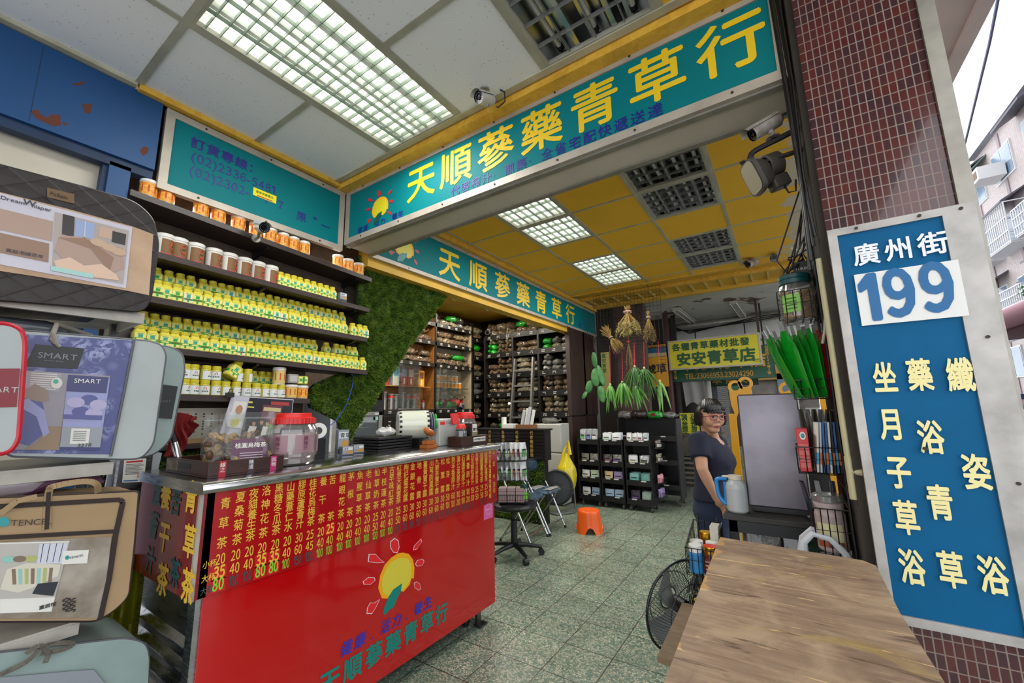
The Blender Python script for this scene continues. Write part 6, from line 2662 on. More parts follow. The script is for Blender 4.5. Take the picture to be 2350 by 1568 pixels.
# orange stool
SX, SYs = -2.09,4.76
t = thing('plastic_stool', 'small orange plastic stool standing alone on the terrazzo floor', 'stool', (SX, SYs, 0))
M_or = mat('orange plastic', '#e2590f', .32, var=.08)
b = MB()
N = 64
rows = [(.158,0),(.156,.012),(.15,.05),(.143,.1),(.136,.16),(.13,.215),(.126,.236),(.118,.244)]
R0 = radians(-62)


def cut(q):
 """Height of the arched opening at angle q, zero between the openings."""
 d_ = (q - R0 + pi / 4) % (pi / 2) - pi / 4
 return .075 * sqrt(max(0,1 - (d_ / .33) ** 2)) if abs(d_) < .33 else 0


vs, fs = [], []
for r_, z in rows:
 for k in range(N):
  q = 2 * pi * k / N
  zz = max(z, cut(q)) if z < .1 else z
  rr = r_ * (1 + .018 * cos(4 * (q - R0) + pi) * (1 - z / .244))
  vs.append((SX + cos(q) * rr, SYs + sin(q) * rr, zz))
for j in range(len(rows) - 1):
 for k in range(N):
  fs.append((j * N + k, j * N + (k + 1) % N, (j + 1) * N + (k + 1) % N, (j + 1) * N + k))
b.add(vs, fs, 0, True)
ins = [(SX + (v[0] - SX) * .965, SYs + (v[1] - SYs) * .965, v[2] if i < N * 6 else v[2] - .008) for i, v in enumerate(vs)]
b.add(ins, [tuple(reversed(f_)) for f_ in fs], 0, True)
b.add([vs[k] for k in range(N)] + [ins[k] for k in range(N)], [(k, N + k, N + (k + 1) % N, (k + 1) % N) for k in range(N)])
b.lathe([(.118,.244),(.02,.238),(.016,.232),(.014,.21)], (SX, SYs, 0), N)
b.build('seat', M_or, t)

# office stool with a packet rack
OX, OY = -2.4,3.62
t = thing('office_chair', 'black office stool on five castors behind the end of the red counter', 'chair', (OX, OY, 0))
M_seat = mat('black leatherette', '#0e0f12', .3)
b = MB()
b.sphere((OX, OY, .485),(.24,.24,.045),28,10, e1=.7)
b.build('seat', M_seat, t)
b = MB()
b.lathe([(.03,.09),(.033,.1),(.033,.34),(.014,.345),(.014,.45)], (OX, OY, 0),18)
b.build('column', M_black, t)
for k in range(5):
 q = radians(-105 + 72 * k)
 e = V((OX + cos(q) * .27, OY + sin(q) * .27,.075))
 b = MB()
 b.tube([(OX + cos(q) * .03, OY + sin(q) * .03,.11),((OX + e.x) / 2,(OY + e.y) / 2,.1), e], [.026,.021,.016], 8)
 lg = b.build('leg', M_black, t)
 b = MB()
 a = V((-sin(q), cos(q),0))
 b.cyl(e + a * -.022 + Z * -.045, e + a * .022 + Z * -.045,.029, n=18)
 b.cyl(e, e - Z * .03,.009, n=8)
 b.build('caster', M_black, lg)
# three-tier packet rack standing on the seat
RX, RY = -2.36,3.56
t = thing('wire_rack', 'three-tier black wire rack of packets standing on the office stool', 'rack', (RX, RY, .53))
ang = radians(28)
rx, ry = V((cos(ang), sin(ang),0)), V((-sin(ang), cos(ang),0))
W_, D_ = .3,.2
tiers = (.535,.74,.93)
for z in tiers:
 b = MB()
 for dz in (0,.075):
  ps = [V((RX, RY, z + dz)) + rx * a * W_ / 2 + ry * c * D_ / 2 for a, c in ((-1,-1),(1,-1),(1,1),(-1,1))]
  b.tube(ps, .0028,5, closed=True)
 for k in range(13):
  a = -1 + 2 * k / 12
  for c in (-1,1):
   p = V((RX, RY, z)) + rx * a * W_ / 2 + ry * c * D_ / 2
   b.tube([p, p + Z * .075], .0018,4)
  p = V((RX, RY, z)) + rx * a * W_ / 2
  b.tube([p - ry * D_ / 2, p + ry * D_ / 2], .0018,4)
 for k in range(1,5):
  c = -1 + 2 * k / 5
  for a in (-1,1):
   p = V((RX, RY, z)) + rx * a * W_ / 2 + ry * c * D_ / 2
   b.tube([p, p + Z * .075], .0018,4)
 b.build('basket', M_blackw, t)
for a, c in ((-1,-1),(1,-1),(1,1),(-1,1)):
 b = MB()
 p = V((RX, RY, .53)) + rx * a * W_ / 2 + ry * c * D_ / 2
 b.tube([p, p + Z * (.5 if c > 0 else .42)], .004,6)
 b.build('post', M_blackw, t)
lab_seq = ['green', 'white', 'green', 'orange', 'pink', 'green', 'sand', 'orange', 'plum', 'green']
for ti, z in enumerate(tiers[1:]):
 for k in range(6):
  p = V((RX, RY, z + .003)) + rx * (-.12 + .047 * k) + ry * (-.055 + .012 * (k % 2))
  pouch('tea_packet', 'silver packet with a coloured label in the %s tier of the stool rack' % ('middle', 'upper')[ti], p, .1,.17, M_wfilm if k > 2 else M_sil, M_lt[lab_seq[(k + ti * 4) % 10]], ang - pi / 2 + .9,-.1, 'packets in the %s tier of the stool rack' % ('middle', 'upper')[ti], .018)
for k in range(3):
 p = V((RX, RY, tiers[0] + .003)) + rx * (-.1 + .085 * k) + ry * (-.02)
 t2 = thing('tea_carton', 'pinkish grey carton in the lowest tier of the wire rack on the stool', 'box', p, 'cartons in the stool rack')
 b = MB()
 b.cbox((0,0,.065),(.078,.12,.13),0)
 for r_ in range(3):
  b.cbox((0,0,.02 + .04 * r_),(.0785,.1205,.004),1)
 o = b.build('carton', [mat('pinkish grey carton', '#a58e8c', .6), mat('maroon carton print', '#6d2a2c', .6)])
 o.parent = t2
 t2.rotation_euler.z = ang
p = V((RX, RY, tiers[0] + .003)) + rx * .11 + ry * -.03
t2 = screw_jar('herb_jar', 'clear jar with a dark green lid and lime label on the stool rack', p, .045,.16, mat('dark green lid', '#12403a', .4),(HERBS[2], .66), False)
b = MB()
b.sheet(lambda s, tt: p + V((cos(-1.1 + s * 1.2) * .0462, sin(-1.1 + s * 1.2) * .0462,.03 + .06 * tt)),6,1)
b.build('label', mat('lime label', '#6fbf3a', .5), t2)


# folding chairs
def folding_chair(x, y, rz, label, cloth_m):
 t = thing("folding_chair", label, "chair", (0,0,0), None)
 ch = M_steel
 w_ = .2
 b = MB()
 for s in (-1,1):
  b.tube([(.2, s * w_, .012),(.0, s * w_, .42),(-.12, s * w_, .62),(-.16, s * w_, .8)], .0105,8)
 b.tube([(-.16,-w_, .8),(-.165,0,.805),(-.16, w_, .8)], .0105,8)
 b.tube([(.16,-w_, .1),(.16, w_, .1)], .008,8)
 b.build('back_frame', ch, t)
 b = MB()
 for s in (-1,1):
  b.tube([(-.2, s * (w_ - .025),.012),(.13, s * (w_ - .025),.44)], .0105,8)
 b.tube([(-.16,-w_ + .025,.065),(-.16, w_ - .025,.065)], .008,8)
 b.build('leg_frame', ch, t)
 b = MB()
 b.sphere((.0,0,.455),(.2,.195,.022),20,8, e1=.5, e2=.45)
 b.build('seat', cloth_m, t)
 b = MB()
 b.sphere((-.165,0,.73),(.022,.2,.065),18,8, e1=.6, e2=.5)
 b.build('backrest', cloth_m, t)
 for px_, s in ((.2,1),(.2,-1),(-.2,.87),(-.2,-.87)):
  b = MB()
  b.cyl((px_, s * w_, 0),(px_ - .008 * (1 if px_ > 0 else -1), s * w_, .03),.014, n=10)
  b.build('rubber_foot', M_black, t)
 return put(t, (x, y, 0), rz)


M_navy = mat('navy patterned vinyl', '#1d2a38', .3, col2='#4b6478', vs=30)
folding_chair(-2.6,4.12,.05, 'chrome folding chair with navy patterned seat beside the office stool', M_navy)
folding_chair(-2.6,4.56,.02, 'chrome folding chair with a newspaper on its seat, farther from the office stool', M_navy)
b = MB()
b.sheet(lambda s, tt: V((-2.74 + .3 * s, 4.42 + .25 * tt + .04 * s, .4785 + .006 * sin(s * 9))),10,3)
tag(b.build('newspaper', mat('grey newsprint', '#8f8d88', .8, var=.3, vs=40), base=(-2.6,4.55,.478)), 'folded newspaper lying on the farther folding chair', 'newspaper')

# black drum fan on the floor
FX, FYf = -2.86,5.42
t = thing('floor_fan', 'black floor fan with a round drum and tubular stand beside the refrigerator', 'fan', (FX, FYf, 0))
ax = V((.45,-.86,.18)).normalized()
c = V((FX, FYf, .33))
b = MB()
b.lathe([(.21,-.06),(.24,-.05),(.245,0),(.24,.05),(.225,.06)], c, 40, axis=ax)
b.build('drum', M_black, t)
b = MB()
b.lathe([(.0,.03),(.06,.035),(.07,.02),(.225,.01)], c, 32, axis=ax)
x_, y_, z_ = basis(ax)
for k in range(5):
 r_ = .06 + .04 * k
 b.tube([c + ax * .055 + (x_ * cos(2 * pi * j / 30) + y_ * sin(2 * pi * j / 30)) * r_ for j in range(30)], .0022,4, closed=True)
for k in range(10):
 q = 2 * pi * k / 10
 b.tube([c + ax * .058 + (x_ * cos(q) + y_ * sin(q)) * .04, c + ax * .058 + (x_ * cos(q) + y_ * sin(q)) * .235], .002,4)
b.build('grille', mat('dusty black grille', '#22262a', .5), t)
b = MB()
b.cyl(c + ax * .05, c + ax * .068,.03, n=16)
b.build('hub', mat('dull metal hub', '#4d5557', .4), t)
b = MB()
b.tube([c - x_ * .25, c - x_ * .26 + V((0,0,-.2)),(FX - .2, FYf - .12,.015),(FX + .12, FYf - .22,.015),(FX + .26, FYf + .02,.015), c + x_ * .26 + V((0,0,-.2)), c + x_ * .25], .0125,8)
b.build('stand', mat('grey steel tube', '#6f7375', .35, metal=.7), t)
# yellow rubbish bag
c = V((-2.79,5.62,.16))
t = thing('plastic_bag', 'yellow translucent plastic bag hanging beside the black rolling shelves', 'bag', c)
b = MB()


def yb(s, tt):
 q = 2 * pi * s
 r_ = .145 * (sin(pi * min(1, tt * 1.0) ** .8) ** .55 if tt < .62 else max(.12,1 - (tt - .62) * 2.3))
 if tt < .03:
  r_ = .01
 return c + V((cos(q) * r_ * 1.05 + (tt - .6) * .03, sin(q) * r_ * .85, tt * .62)) + V((cos(q * 4 + tt * 8), sin(q * 5),0)) * .008


b.sheet(yb, 30,18)
b.build('body', mat('yellow translucent film', '#c8b612', .25, var=.25, vs=6, coat=.4, bump=.4, bs=9), t)
b = MB()
b.tube([c + V((-.06,0,.5)), c + V((-.03,.02,.66)), c + V((.04,.03,.8)), c + V((.06,.02,.6))], [.03,.02,.012,.03], 8)
b.build('handle', mat('yellow film handle', '#c2ab0c', .3, coat=.4), t)

# ================================================================= BLACK ROLLING SHELVES
M_cart = mat('black painted board', '#0f0f11', .45, var=.3)


def cart(name, label, x0, x1, y0, y1, tiers_, top, side=True):
 t = thing(name, label, 'rolling shelf', ((x0 + x1) / 2,(y0 + y1) / 2,0), 'black rolling shelves')
 for x in (x0, x1 - .018):
  b = MB()
  b.prism([(y0,.09),(y1,.09),(y1, top),(y0 + .02, top),(y0, tiers_[-1])], (x, 0,0), Y, Z, .018)
  b.build('side_panel', M_cart, t)
 b = MB()
 b.box((x0 + .018, y1 - .012,.09),(x1 - .018, y1, top))
 b.build('back_board', M_cart, t)
 for k, z in enumerate(tiers_):
  b = MB()
  b.box((x0 + .018, y0, z - .075),(x1 - .018, y0 + .012, z))
  b.box((x0 + .018, y0 + .012, z - .075),(x1 - .018, y1 - .012, z - .06))
  s_ = b.build('tray', M_cart, t)
  for i in range(2):
   if (k + i + int(x1 * 10)) % 5 == 0:
    continue
   xa = x0 + .07 + (x1 - x0 - .2) * i * .85
   b = MB()
   b.box((xa, y0 - .001, z - .018),(xa + .07, y0, z - .002))
   b.build('label', M_sticker, s_)
 for x in (x0 + .04, x1 - .04):
  for y in (y0 + .05, y1 - .05):
   b = MB()
   b.cyl((x - .012, y, .032),(x + .012, y, .032),.032, n=16)
   b.box((x - .008, y - .012,.032),(x + .008, y + .012,.092))
   b.build('caster', mat('grey rubber', '#3b3936', .6), t)
 return t


TR = (.17,.42,.66,.965)
CU = [(-2.75,-2.405),(-2.39,-2.045),(-2.02,-1.65)]
for (xa, xb_), l in zip(CU, ('beside the yellow bag', 'in the middle of three', 'at the aisle end, beside the woman')):
 cart('rolling_shelf', 'black rolling shelf unit with packets, ' + l, xa, xb_, 5.95,6.3, TR, .97)
cart('rolling_shelf', 'taller black rolling shelf standing behind the row of three', -2.3,-1.4,6.5,6.86,(.3,.65,1.0),1.25)
wh = ('first unit', 'middle unit', 'aisle-end unit')
tn = ('lowest', 'second', 'third', 'top')
spec = {(0,3): [('green', M_sil),('blue', M_sil),('white', M_sil)], (1,3): [('mint', M_wfilm),('white', M_wfilm)], (2,3): [('white', M_wfilm),('cream', M_wfilm),('pink', M_wfilm),('white', M_sil)],
  (0,2): [('olive', M_greyfilm),(None, M_greyfilm)], (1,2): [('plum', mat('dark clear film', '#3d3636', .2, coat=.5)),('purple', M_greyfilm)], (2,2): [('cream', M_wfilm),('olive', M_sil)],
  (0,1): [('cream', M_wfilm),('mint', mat('pale green pouch', '#a2ad92', .4))], (1,1): [('sand', mat('sand pouch', '#b59e74', .4)),('lilac', mat('lilac pouch', '#83759b', .4))], (2,1): [('teal', mat('teal pouch', '#6a9d96', .3)),(None, mat('teal pouch', '#6a9d96', .3))],
  (0,0): [('cream', M_wfilm),('sky', mat('pale blue pouch', '#8496ab', .4))], (1,0): [('sky', mat('pale blue pouch', '#8496ab', .4)),('sky', mat('pale blue pouch', '#8496ab', .4))], (2,0): [('purple', mat('dark violet pouch', '#2a2233', .4)),(None, mat('pale mint pouch', '#8ca096', .4))]}
for (ui, ti), lst in spec.items():
 xa, xb_ = CU[ui]
 n = len(lst)
 for k, (lb, fm) in enumerate(lst):
  x = xa + .03 + (xb_ - xa - .06) * (k + .5) / n
  hgt = .2 if (ui, ti) == (0,3) else (.155 if ti == 3 else .15)
  wd = min(.13,(xb_ - xa - .06) / n * .95)
  pouch('herb_packet', '%s packet in the %s tray of the %s of black rolling shelves' % ((lb or 'plain'), tn[ti], wh[ui]),(x, 5.99 + .012 * (k % 2), TR[ti] - .058), wd, hgt, fm, M_lt[lb] if lb else None, -pi / 2 + J(.2),-.06, None if len({q[0] for q in lst}) == n else 'packets, %s tray, %s' % (tn[ti], wh[ui]),.035)
  if ti == 3 or ui == 2:
   pouch('herb_packet', 'pouch behind the front packets, %s tray of the %s of rolling shelves' % (tn[ti], wh[ui]),(x + J(.02),6.06, TR[ti] - .058), wd, hgt * 1.04, M_sil if ti == 3 else fm, None, -pi / 2 + J(.3),-.04, 'packets behind, %s tray, %s' % (tn[ti], wh[ui]),.035)
# little wire baskets on the end of the aisle unit
for k, (z, l, m1) in enumerate(((.93, 'bagged brown herbs', HERBS[1]),(.74, 'bagged pale roots', HERBS[2]),(.46, 'pink packets', M_lt['pink']),(.27, 'packets in green net', M_lt['lilac']))):
 t = thing('hanging_basket', 'small wire basket of %s hooked on the end of the rolling shelves' % l, 'basket', (-1.58,6.15, z - .08))
 b = MB()
 for dz in (0,.07):
  b.tube([(-1.6488,6.05, z - .08 + dz),(-1.53,6.05, z - .08 + dz),(-1.53,6.25, z - .08 + dz),(-1.6488,6.25, z - .08 + dz)], .003,5, closed=True)
 for j in range(5):
  y = 6.05 + .05 * j
  b.tube([(-1.6488, y, z - .08),(-1.53, y, z - .08),(-1.53, y, z - .01)], .002,4)
 for j in range(3):
  x = -1.63 + .045 * j
  b.tube([(x, 6.05, z - .01),(x, 6.05, z - .08),(x, 6.25, z - .08)], .002,4)
 b.build('wire', M_blackw, t)
 for j in range(3):
  pouch('herb_packet', ('packet of %s, in the small hooked basket' % l),(-1.59 + .012 * (j % 2),6.09 + .06 * j, z - .076),.06,.11, m1, M_lt['white'] if k < 2 else None, -.5 + J(.5),0, 'packets of ' + l, .035)
# bags on the tall rolling shelf
for k, (x, m, l, s_) in enumerate(((-2.2, M_greyfilm, 'grey film bag on the tall rolling shelf, beside the aloe leaves', 1.0),(-1.95, mat('dark red brown herb film', '#3a2c2a', .2, var=.5, vs=20, coat=.5, bump=.5), 'dark bag of herbs on the middle of the tall rolling shelf', 1.1),(-1.52, M_greyfilm, 'grey crumpled bag at the end of the tall rolling shelf', .8))):
 herb_bag((x, 6.66,1.252 if k != 0 else 1.252), J(.4), l, None, s_, m, None, 1.2)
t = thing('plastic_bag', 'bright green printed packet on the tall rolling shelf', 'packet', (-1.72,6.6,1.253))
b = MB()
b.sphere((-1.72,6.6,1.31),(.12,.07,.055),20,10, e1=.6, e2=.6, fn=lambda q: q * (1 + .06 * sin(q.x * 40) * sin(q.z * 60)))
b.build('body', M_grpack, t)
b = MB()
oval(b, quadmap([(-1.79,6.527,1.275),(-1.65,6.527,1.275),(-1.65,6.527,1.35),(-1.79,6.527,1.35)]),.4,.5,.28,.4,0)
b.build('print', mat('dark red print', '#7d1a1a', .5), t)

# ================================================================= HANGING HERBS
t = thing('wire_grid', 'black wire grid hanging from the ochre soffit, hung with herbs', 'grid', (-1.95,6.06,3.2))
b = MB()
gx0, gx1, gz0, gz1 = -2.42,-1.38,1.95,3.2
for k in range(20):
 x = gx0 + (gx1 - gx0) * k / 19
 b.tube([(x, 6.06, gz0 if k in (19,18,17) else (gz0 + .35)),(x, 6.06, gz1)], .0022,4)
for k in range(26):
 z = gz0 + (gz1 - gz0) * k / 25
 b.tube([(gx0 if z > gz0 + .34 else gx1 - .1,6.06, z),(gx1,6.06, z)], .0022,4)
b.build('mesh', M_blackw, t)
for k, x in enumerate((-2.35,-1.55)):
 b = MB()
 b.tube([(x, 6.06, gz1),(x, 6.06,3.3)], .003,5)
 b.build('hanger', M_blackw, t)
t = thing('wire_grid', 'small black wire grid over the end of the long teal sign', 'grid', (-2.78,6.9,3.2))
b = MB()
for k in range(7):
 b.tube([(-2.79,6.55 + .09 * k, 2.66),(-2.79,6.55 + .09 * k, 3.2)], .0025,4)
for k in range(8):
 b.tube([(-2.79,6.55,2.66 + .077 * k),(-2.79,7.1,2.66 + .077 * k)], .0025,4)
b.build('mesh', M_blackw, t)

M_straw = mat('dry straw', '#8f7238', .8, var=.4, vs=20)
M_dryfl = mat('dried seed heads', '#7d6f3d', .9, col2='#a3925a', vs=40)
M_aloe = mat('aloe green', '#3d7a26', .35, col2='#6fa148', vs=5)
M_aloeedge = mat('dark aloe', '#28561c', .4, col2='#4a7a30', vs=8)
M_cact = mat('cactus pad green', '#2f6632', .5, col2='#4a8144', vs=12)
M_tie = mat('red twine', '#c23030', .6)


def sprig(name, label, c, n, L_, spread, m, back=.25, tilt=V((0,0,-1)), r=.003, seed=1, bush=0, bm=None):
 R_ = random.Random(seed)
 c = V(c)
 t = thing(name, label, 'herb bundle', c)
 b = MB()
 x_, y_, z_ = basis(tilt)
 ends = []
 for k in range(n):
  q, s = R_.uniform(0,2 * pi), spread * sqrt(R_.random())
  l = L_ * R_.uniform(.75,1.05)
  e = c + z_ * l + (x_ * cos(q) + y_ * sin(q)) * s
  mid = c.lerp(e, .5) + (x_ * cos(q) + y_ * sin(q)) * s * .25
  s0 = c - z_ * L_ * back * R_.uniform(.6,1.1) - (x_ * cos(q) + y_ * sin(q)) * s * back * 1.1
  b.tube([s0, c, mid, e], [r, r, r * .9, r * .5], 5)
  ends.append((mid, e))
 b.build('stem', m, t)
 if bush:
  b = MB()
  for mid, e in ends:
   for _ in range(bush):
    p = mid.lerp(e, R_.random()) + V((R_.uniform(-1,1), R_.uniform(-1,1), R_.uniform(-1,1))) * .02
    d_ = V((R_.uniform(-1,1), R_.uniform(-1,1), R_.uniform(-1.4,.6))) * .02
    w_ = V((R_.uniform(-1,1), R_.uniform(-1,1), R_.uniform(-1,1))) * .006
    b.add([p - w_, p + w_, p + d_], [(0,1,2)])
  b.build('foliage', bm or M_dryfl, t)
 b = MB()
 b.lathe([(spread * .3 + .006,-.012),(spread * .3 + .01,0),(spread * .3 + .006,.012)], c, 12, axis=tilt)
 b.build('tie', M_tie if m is not M_straw else mat('pink twine', '#8a6a5a', .8), t)
 b = MB()
 b.tube([c, c + Z * .05 + Y * .03,(c.x, 6.06, c.z + .12)], .002,5)
 b.build('hook', M_blackw, t)
 return t


h = lambda u, v, y=5.98: P(u, v, 'y', y)
sprig('straw_bundle', 'bundle of golden straw stalks tied in the middle on the wire grid', h(1402,776),90,.26,.1, M_straw, .8, tilt=V((.55,-.25,-.75)), r=.003, seed=2)
sprig('dried_bouquet', 'big bouquet of dried seed heads hanging head down on the wire grid', h(1440,716),60,.36,.19, M_straw, tilt=V((0,0,-1)), seed=3, bush=85)
sprig('dried_bouquet', 'small narrow bouquet of dried flowers by the yellow sign end of the grid', h(1488,728),26,.36,.085, M_straw, seed=4, bush=46, bm=mat('brown dried flowers', '#6b5838', .9))
sprig('leafy_twig', 'tall leafy twig with roots hanging among the aloe bunches', h(1442,785),9,.5,.06, mat('brown twig bark', '#6d5230', .8), seed=6, bush=10, bm=M_cact, r=.006)


def aloe(label, c, n, L_, spread, seed, m=M_aloe, r=.017, lean=V((0,0,0))):
 R_ = random.Random(seed)
 c = V(c)
 t = thing('aloe_bunch', label, 'aloe', c)
 for k in range(n):
  q = 2 * pi * k / n + R_.uniform(-.8,.8)
  s = spread * R_.uniform(.45,1)
  l = L_ * R_.uniform(.5,1.12)
  s *= R_.uniform(.7,1.5)
  pts = []
  for i in range(8):
   tt = i / 7
   pts.append(c + V((cos(q) * s * (tt ** .75), sin(q) * s * .7 * (tt ** .75),-.03 - l * tt ** 1.15)) + lean * tt)
  b = MB()
  b.tube(pts, [r * .5, r * .95, r, r * .95, r * .8, r * .62, r * .4,.001], 7)
  b.build('leaf', m, t)
 b = MB()
 b.lathe([(.016,-.035),(.02,-.02),(.01,.0)], c, 12)
 b.build('root_end', mat('pale aloe base', '#b4a777', .6), t)
 b = MB()
 b.tube([c, c + V((.006,0,.03)), c + V((-.008,0,.05)), c + V((.004,0,.035)), c + V((0,.03,.1)),(c.x, 6.06, max(c.z + .16,2.38))], .0035,5)
 b.build('tie', M_tie, t)
 return t


aloe('green aloe bunch, first of the row by the cactus pads', h(1400,880),9,.38,.13,1, r=.02)
aloe('green aloe bunch, second of the row, with the fattest leaves', h(1428,874),11,.4,.13,2, r=.024)
aloe('green aloe bunch, third of the row, leaning outward', h(1456,878),10,.36,.13,3, r=.02, lean=V((.1,0,0)))
aloe('dark bunch of thin grassy leaves above the aloe row', h(1478,842),46,.4,.22,4, M_aloeedge, .009, V((.04,0,0)))
aloe('dark bunch of thin grassy leaves beside the leafy twig', h(1456,838),36,.4,.2,8, M_aloeedge, .009, V((-.03,0,0)))
aloe('pale green aloe bunch at the yellow sign end of the row', h(1514,872),8,.4,.1,5, mat('pale aloe green', '#6d9c4c', .35, col2='#93b86e', vs=5))
t = thing('cactus_stem', 'string of flat green cactus pads hanging by the brown board', 'cactus', h(1362,800))
for k, (u, v, a, c2, tl) in enumerate(((1364,826,.062,.125,.1),(1367,866,.078,.14,.0),(1352,888,.055,.1,-.3),(1342,907,.045,.07,-.6),(1381,905,.06,.13,.15),(1379,862,.045,.17,.25))):
 b = MB()
 b.sphere(h(u, v),(a, .018, c2),18,12, rot=Matrix.Rotation(-tl, 3, 'Y') @ Matrix.Rotation(.5 * (k % 3 - 1),3, 'Z'))
 b.build('pad', M_cact, t)
b = MB()
c = h(1364,803)
b.tube([c, c + V((0,0,.12)), c + V((-.02,.05,.2)),(c.x, 6.06, c.z + .24)], .003,5)
b.build('hook', M_steel, t)

# ================================================================= PAST THE SHOP
ysg = 8.5


def sg(u, v, y=ysg):
 return P(u, v, 'y', y)


t = board('sign_board', 'yellow hanging sign with green characters beyond the ochre soffit', (-1.87, ysg, 2.14), X, Z, 1.59,.585, [mat('acid yellow sign face', '#cfc31a', .4), M_frame], .03, None, .12)
M_sgreen = mat('dark green lettering', '#0d4f26', .5)
b = MB()
for i, ch in enumerate('各種青草藥材批發'):
 b.text(ch, (-1.79 + .17 * i, ysg - .001,2.51), X, Z, .155,0, bold=.03)
for i, ch in enumerate('安安青草店'):
 b.text(ch, (-1.72 + .272 * i, ysg - .001,2.21), X, Z, .265,0, bold=.035)
b.text('彩色廣告', (-.43, ysg - .001,2.225), X, Z, .032,0)
b.text('23716438', (-.43, ysg - .001,2.19), X, Z, .034,0)
fix_flip(b, -Y).build('lettering', M_sgreen, t)
for x in (-1.87,-.29):
 b = MB()
 b.box((x - .02, ysg + .03,2.72),(x + .02, ysg + .08,3.36))
 b.build('hanger', mat('rusty brown bracket', '#3a241a', .6), t)
yg = 8.95
t = board('sign_board', 'dark green sign with telephone numbers partly behind the yellow sign', (-1.93, yg, 1.93), X, Z, 1.82,.62, [mat('dark green sign face', '#064a30', .4), mat('green sign edge', '#0a3d28', .5)], .012, None, .1)
b = MB()
for i, ch in enumerate('萬安青草店'):
 b.text(ch, (-1.66 + .29 * i, yg - .001,2.14), X, Z, .27,0, bold=.035)
b.text('TEL:23066953.23024290', (-1.68, yg - .001,1.965), X, Z, .145,0, bold=.015, wide=.79)
b.text('西昌街224巷3號', (-1.89, yg - .001,2.53), X, Z, .06,0, vertical=True, bold=.02)
b.text('西昌街224巷3號', (-.24, yg - .001,2.53), X, Z, .06,0, vertical=True, bold=.02)
fix_flip(b, -Y).build('lettering', mat('orange gold lettering', '#c9952a', .5), t)
for x in (-1.8,-.25):
 b = MB()
 b.box((x - .015, yg + .03,2.54),(x + .015, yg + .06,3.36))
 b.build('hanger', M_dark, t)
y3 = 10.1
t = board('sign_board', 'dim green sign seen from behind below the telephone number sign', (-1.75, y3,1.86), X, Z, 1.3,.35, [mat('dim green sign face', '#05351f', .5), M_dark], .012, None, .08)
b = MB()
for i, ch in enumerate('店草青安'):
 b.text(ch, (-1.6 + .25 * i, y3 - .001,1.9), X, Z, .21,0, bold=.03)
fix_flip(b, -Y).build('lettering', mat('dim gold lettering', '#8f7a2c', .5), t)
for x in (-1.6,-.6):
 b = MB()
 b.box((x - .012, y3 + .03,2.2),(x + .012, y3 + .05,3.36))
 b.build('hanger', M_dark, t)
# old fluorescent battens on the white ceiling
for i, (u0_, v0_, u1_, v1_) in enumerate(((1550,706,1592,738),(1682,690,1706,724))):
 a, c = P(u0_, v0_, 'z', 3.34), P(u1_, v1_, 'z', 3.34)
 t = thing('tube_lamp', 'unlit twin-tube batten on the peeling white ceiling, %s' % ('above the yellow sign' if i == 0 else 'nearer the pillar'), 'lamp', (a + c) / 2, 'twin-tube battens')
 b = MB()
 b.bar(a + Z * -.02, c + Z * -.02,.14,.03)
 b.bar(a + Z * -.045, c + Z * -.045,.06,.04)
 b.build('housing', mat('grubby white enamel', '#b5b1a6', .5), t)
 d_ = (c - a).normalized()
 sd = d_.cross(Z)
 for s in (-1,1):
  b = MB()
  b.cyl(a + sd * s * .05 - Z * .06, c + sd * s * .05 - Z * .06,.014, n=10)
  b.build('tube', mat('dusty tube', '#d8d6cc', .4), t)
# duct and cables across
b = MB()
b.tube([(-3.2,9.9,3.2),(-1.5,9.8,3.22),(.2,9.9,3.26)], .09,14)
tag(b.build('duct_pipe', M_alumatt, base=(-1.5,9.8,3.2)), 'dull silver pipe crossing under the white ceiling', 'pipe')
for k in range(3):
 b = MB()
 b.tube([(-1.9,9.5 - .1 * k, 3.1 + .03 * k),(-1.6,9.4,3.05 - .03 * k),(-.3,9.5,3.12 + .04 * k),(.5,9.5,3.2)], .012,6)
 tag(b.build('cable', M_black, base=(-1.5,9.4,3.05)), 'black cable slung under the white ceiling beyond the yellow sign', 'cable', 'cables beyond the yellow sign')
# rust-red post, grey post
for x, y, r_, m, l in ((-1.92,8.7,.055, mat('rust red pipe', '#4f2218', .6, var=.4), 'rust-red pipe beside the hanging aloe'),(-1.86,9.1,.05, M_grey, 'grey post behind the rust-red pipe')):
 b = MB()
 b.cyl((x, y, 0),(x, y, 3.36), r_, n=14)
 tag(b.build('post', m, base=(x, y, 0)), l, 'post')
# brown mosaic wall and dark stall behind the hanging herbs
b = MB()
b.box((-2.84,7.14,0),(-2.5,7.2,3.36),1)
b.box((-2.5,7.55,0),(-2.05,7.7,3.36),0)
b.box((-2.6,9.3,0),(-1.95,9.36,3.36),1)
struct('wall_column', b, [M_mosaic2, M_shopdark])
t = thing('stall_board', 'orange-yellow board with dark characters behind the wire grid', 'sign', (-1.75,8.3,2.0))
a, c = sg(1478,872,8.3), sg(1530,818,8.3)
b = MB()
b.box((a.x, 8.3, a.z - .15),(c.x, 8.33, c.z),0)
b.text('號草', (a.x + .05,8.299, c.z - .33), X, Z, .2,1, bold=.03)
b.build('board', [mat('orange yellow board', '#c48c16', .5), M_dark], t)
b = MB()
for k, (z0, z1, m) in enumerate(((2.42,2.5,0),(2.5,2.6,1),(2.62,2.66,2))):
 b.box((-2.25,8.4, z0),(-1.9,8.48, z1), k)
tag(b.build('stall_rail', [mat('cream rail', '#b3a274', .6), mat('blue rail', '#23506e', .5), mat('ochre rail', '#a5771a', .5)], base=(-1.75,8.4,2.5)), 'cream and blue rails above the orange-yellow board', 'rail')
b = MB()
a, c = sg(1382,878,7.1), sg(1397,808,7.1)
b.box((a.x, 7.1, a.z - .2),(c.x, 7.11, c.z),0)
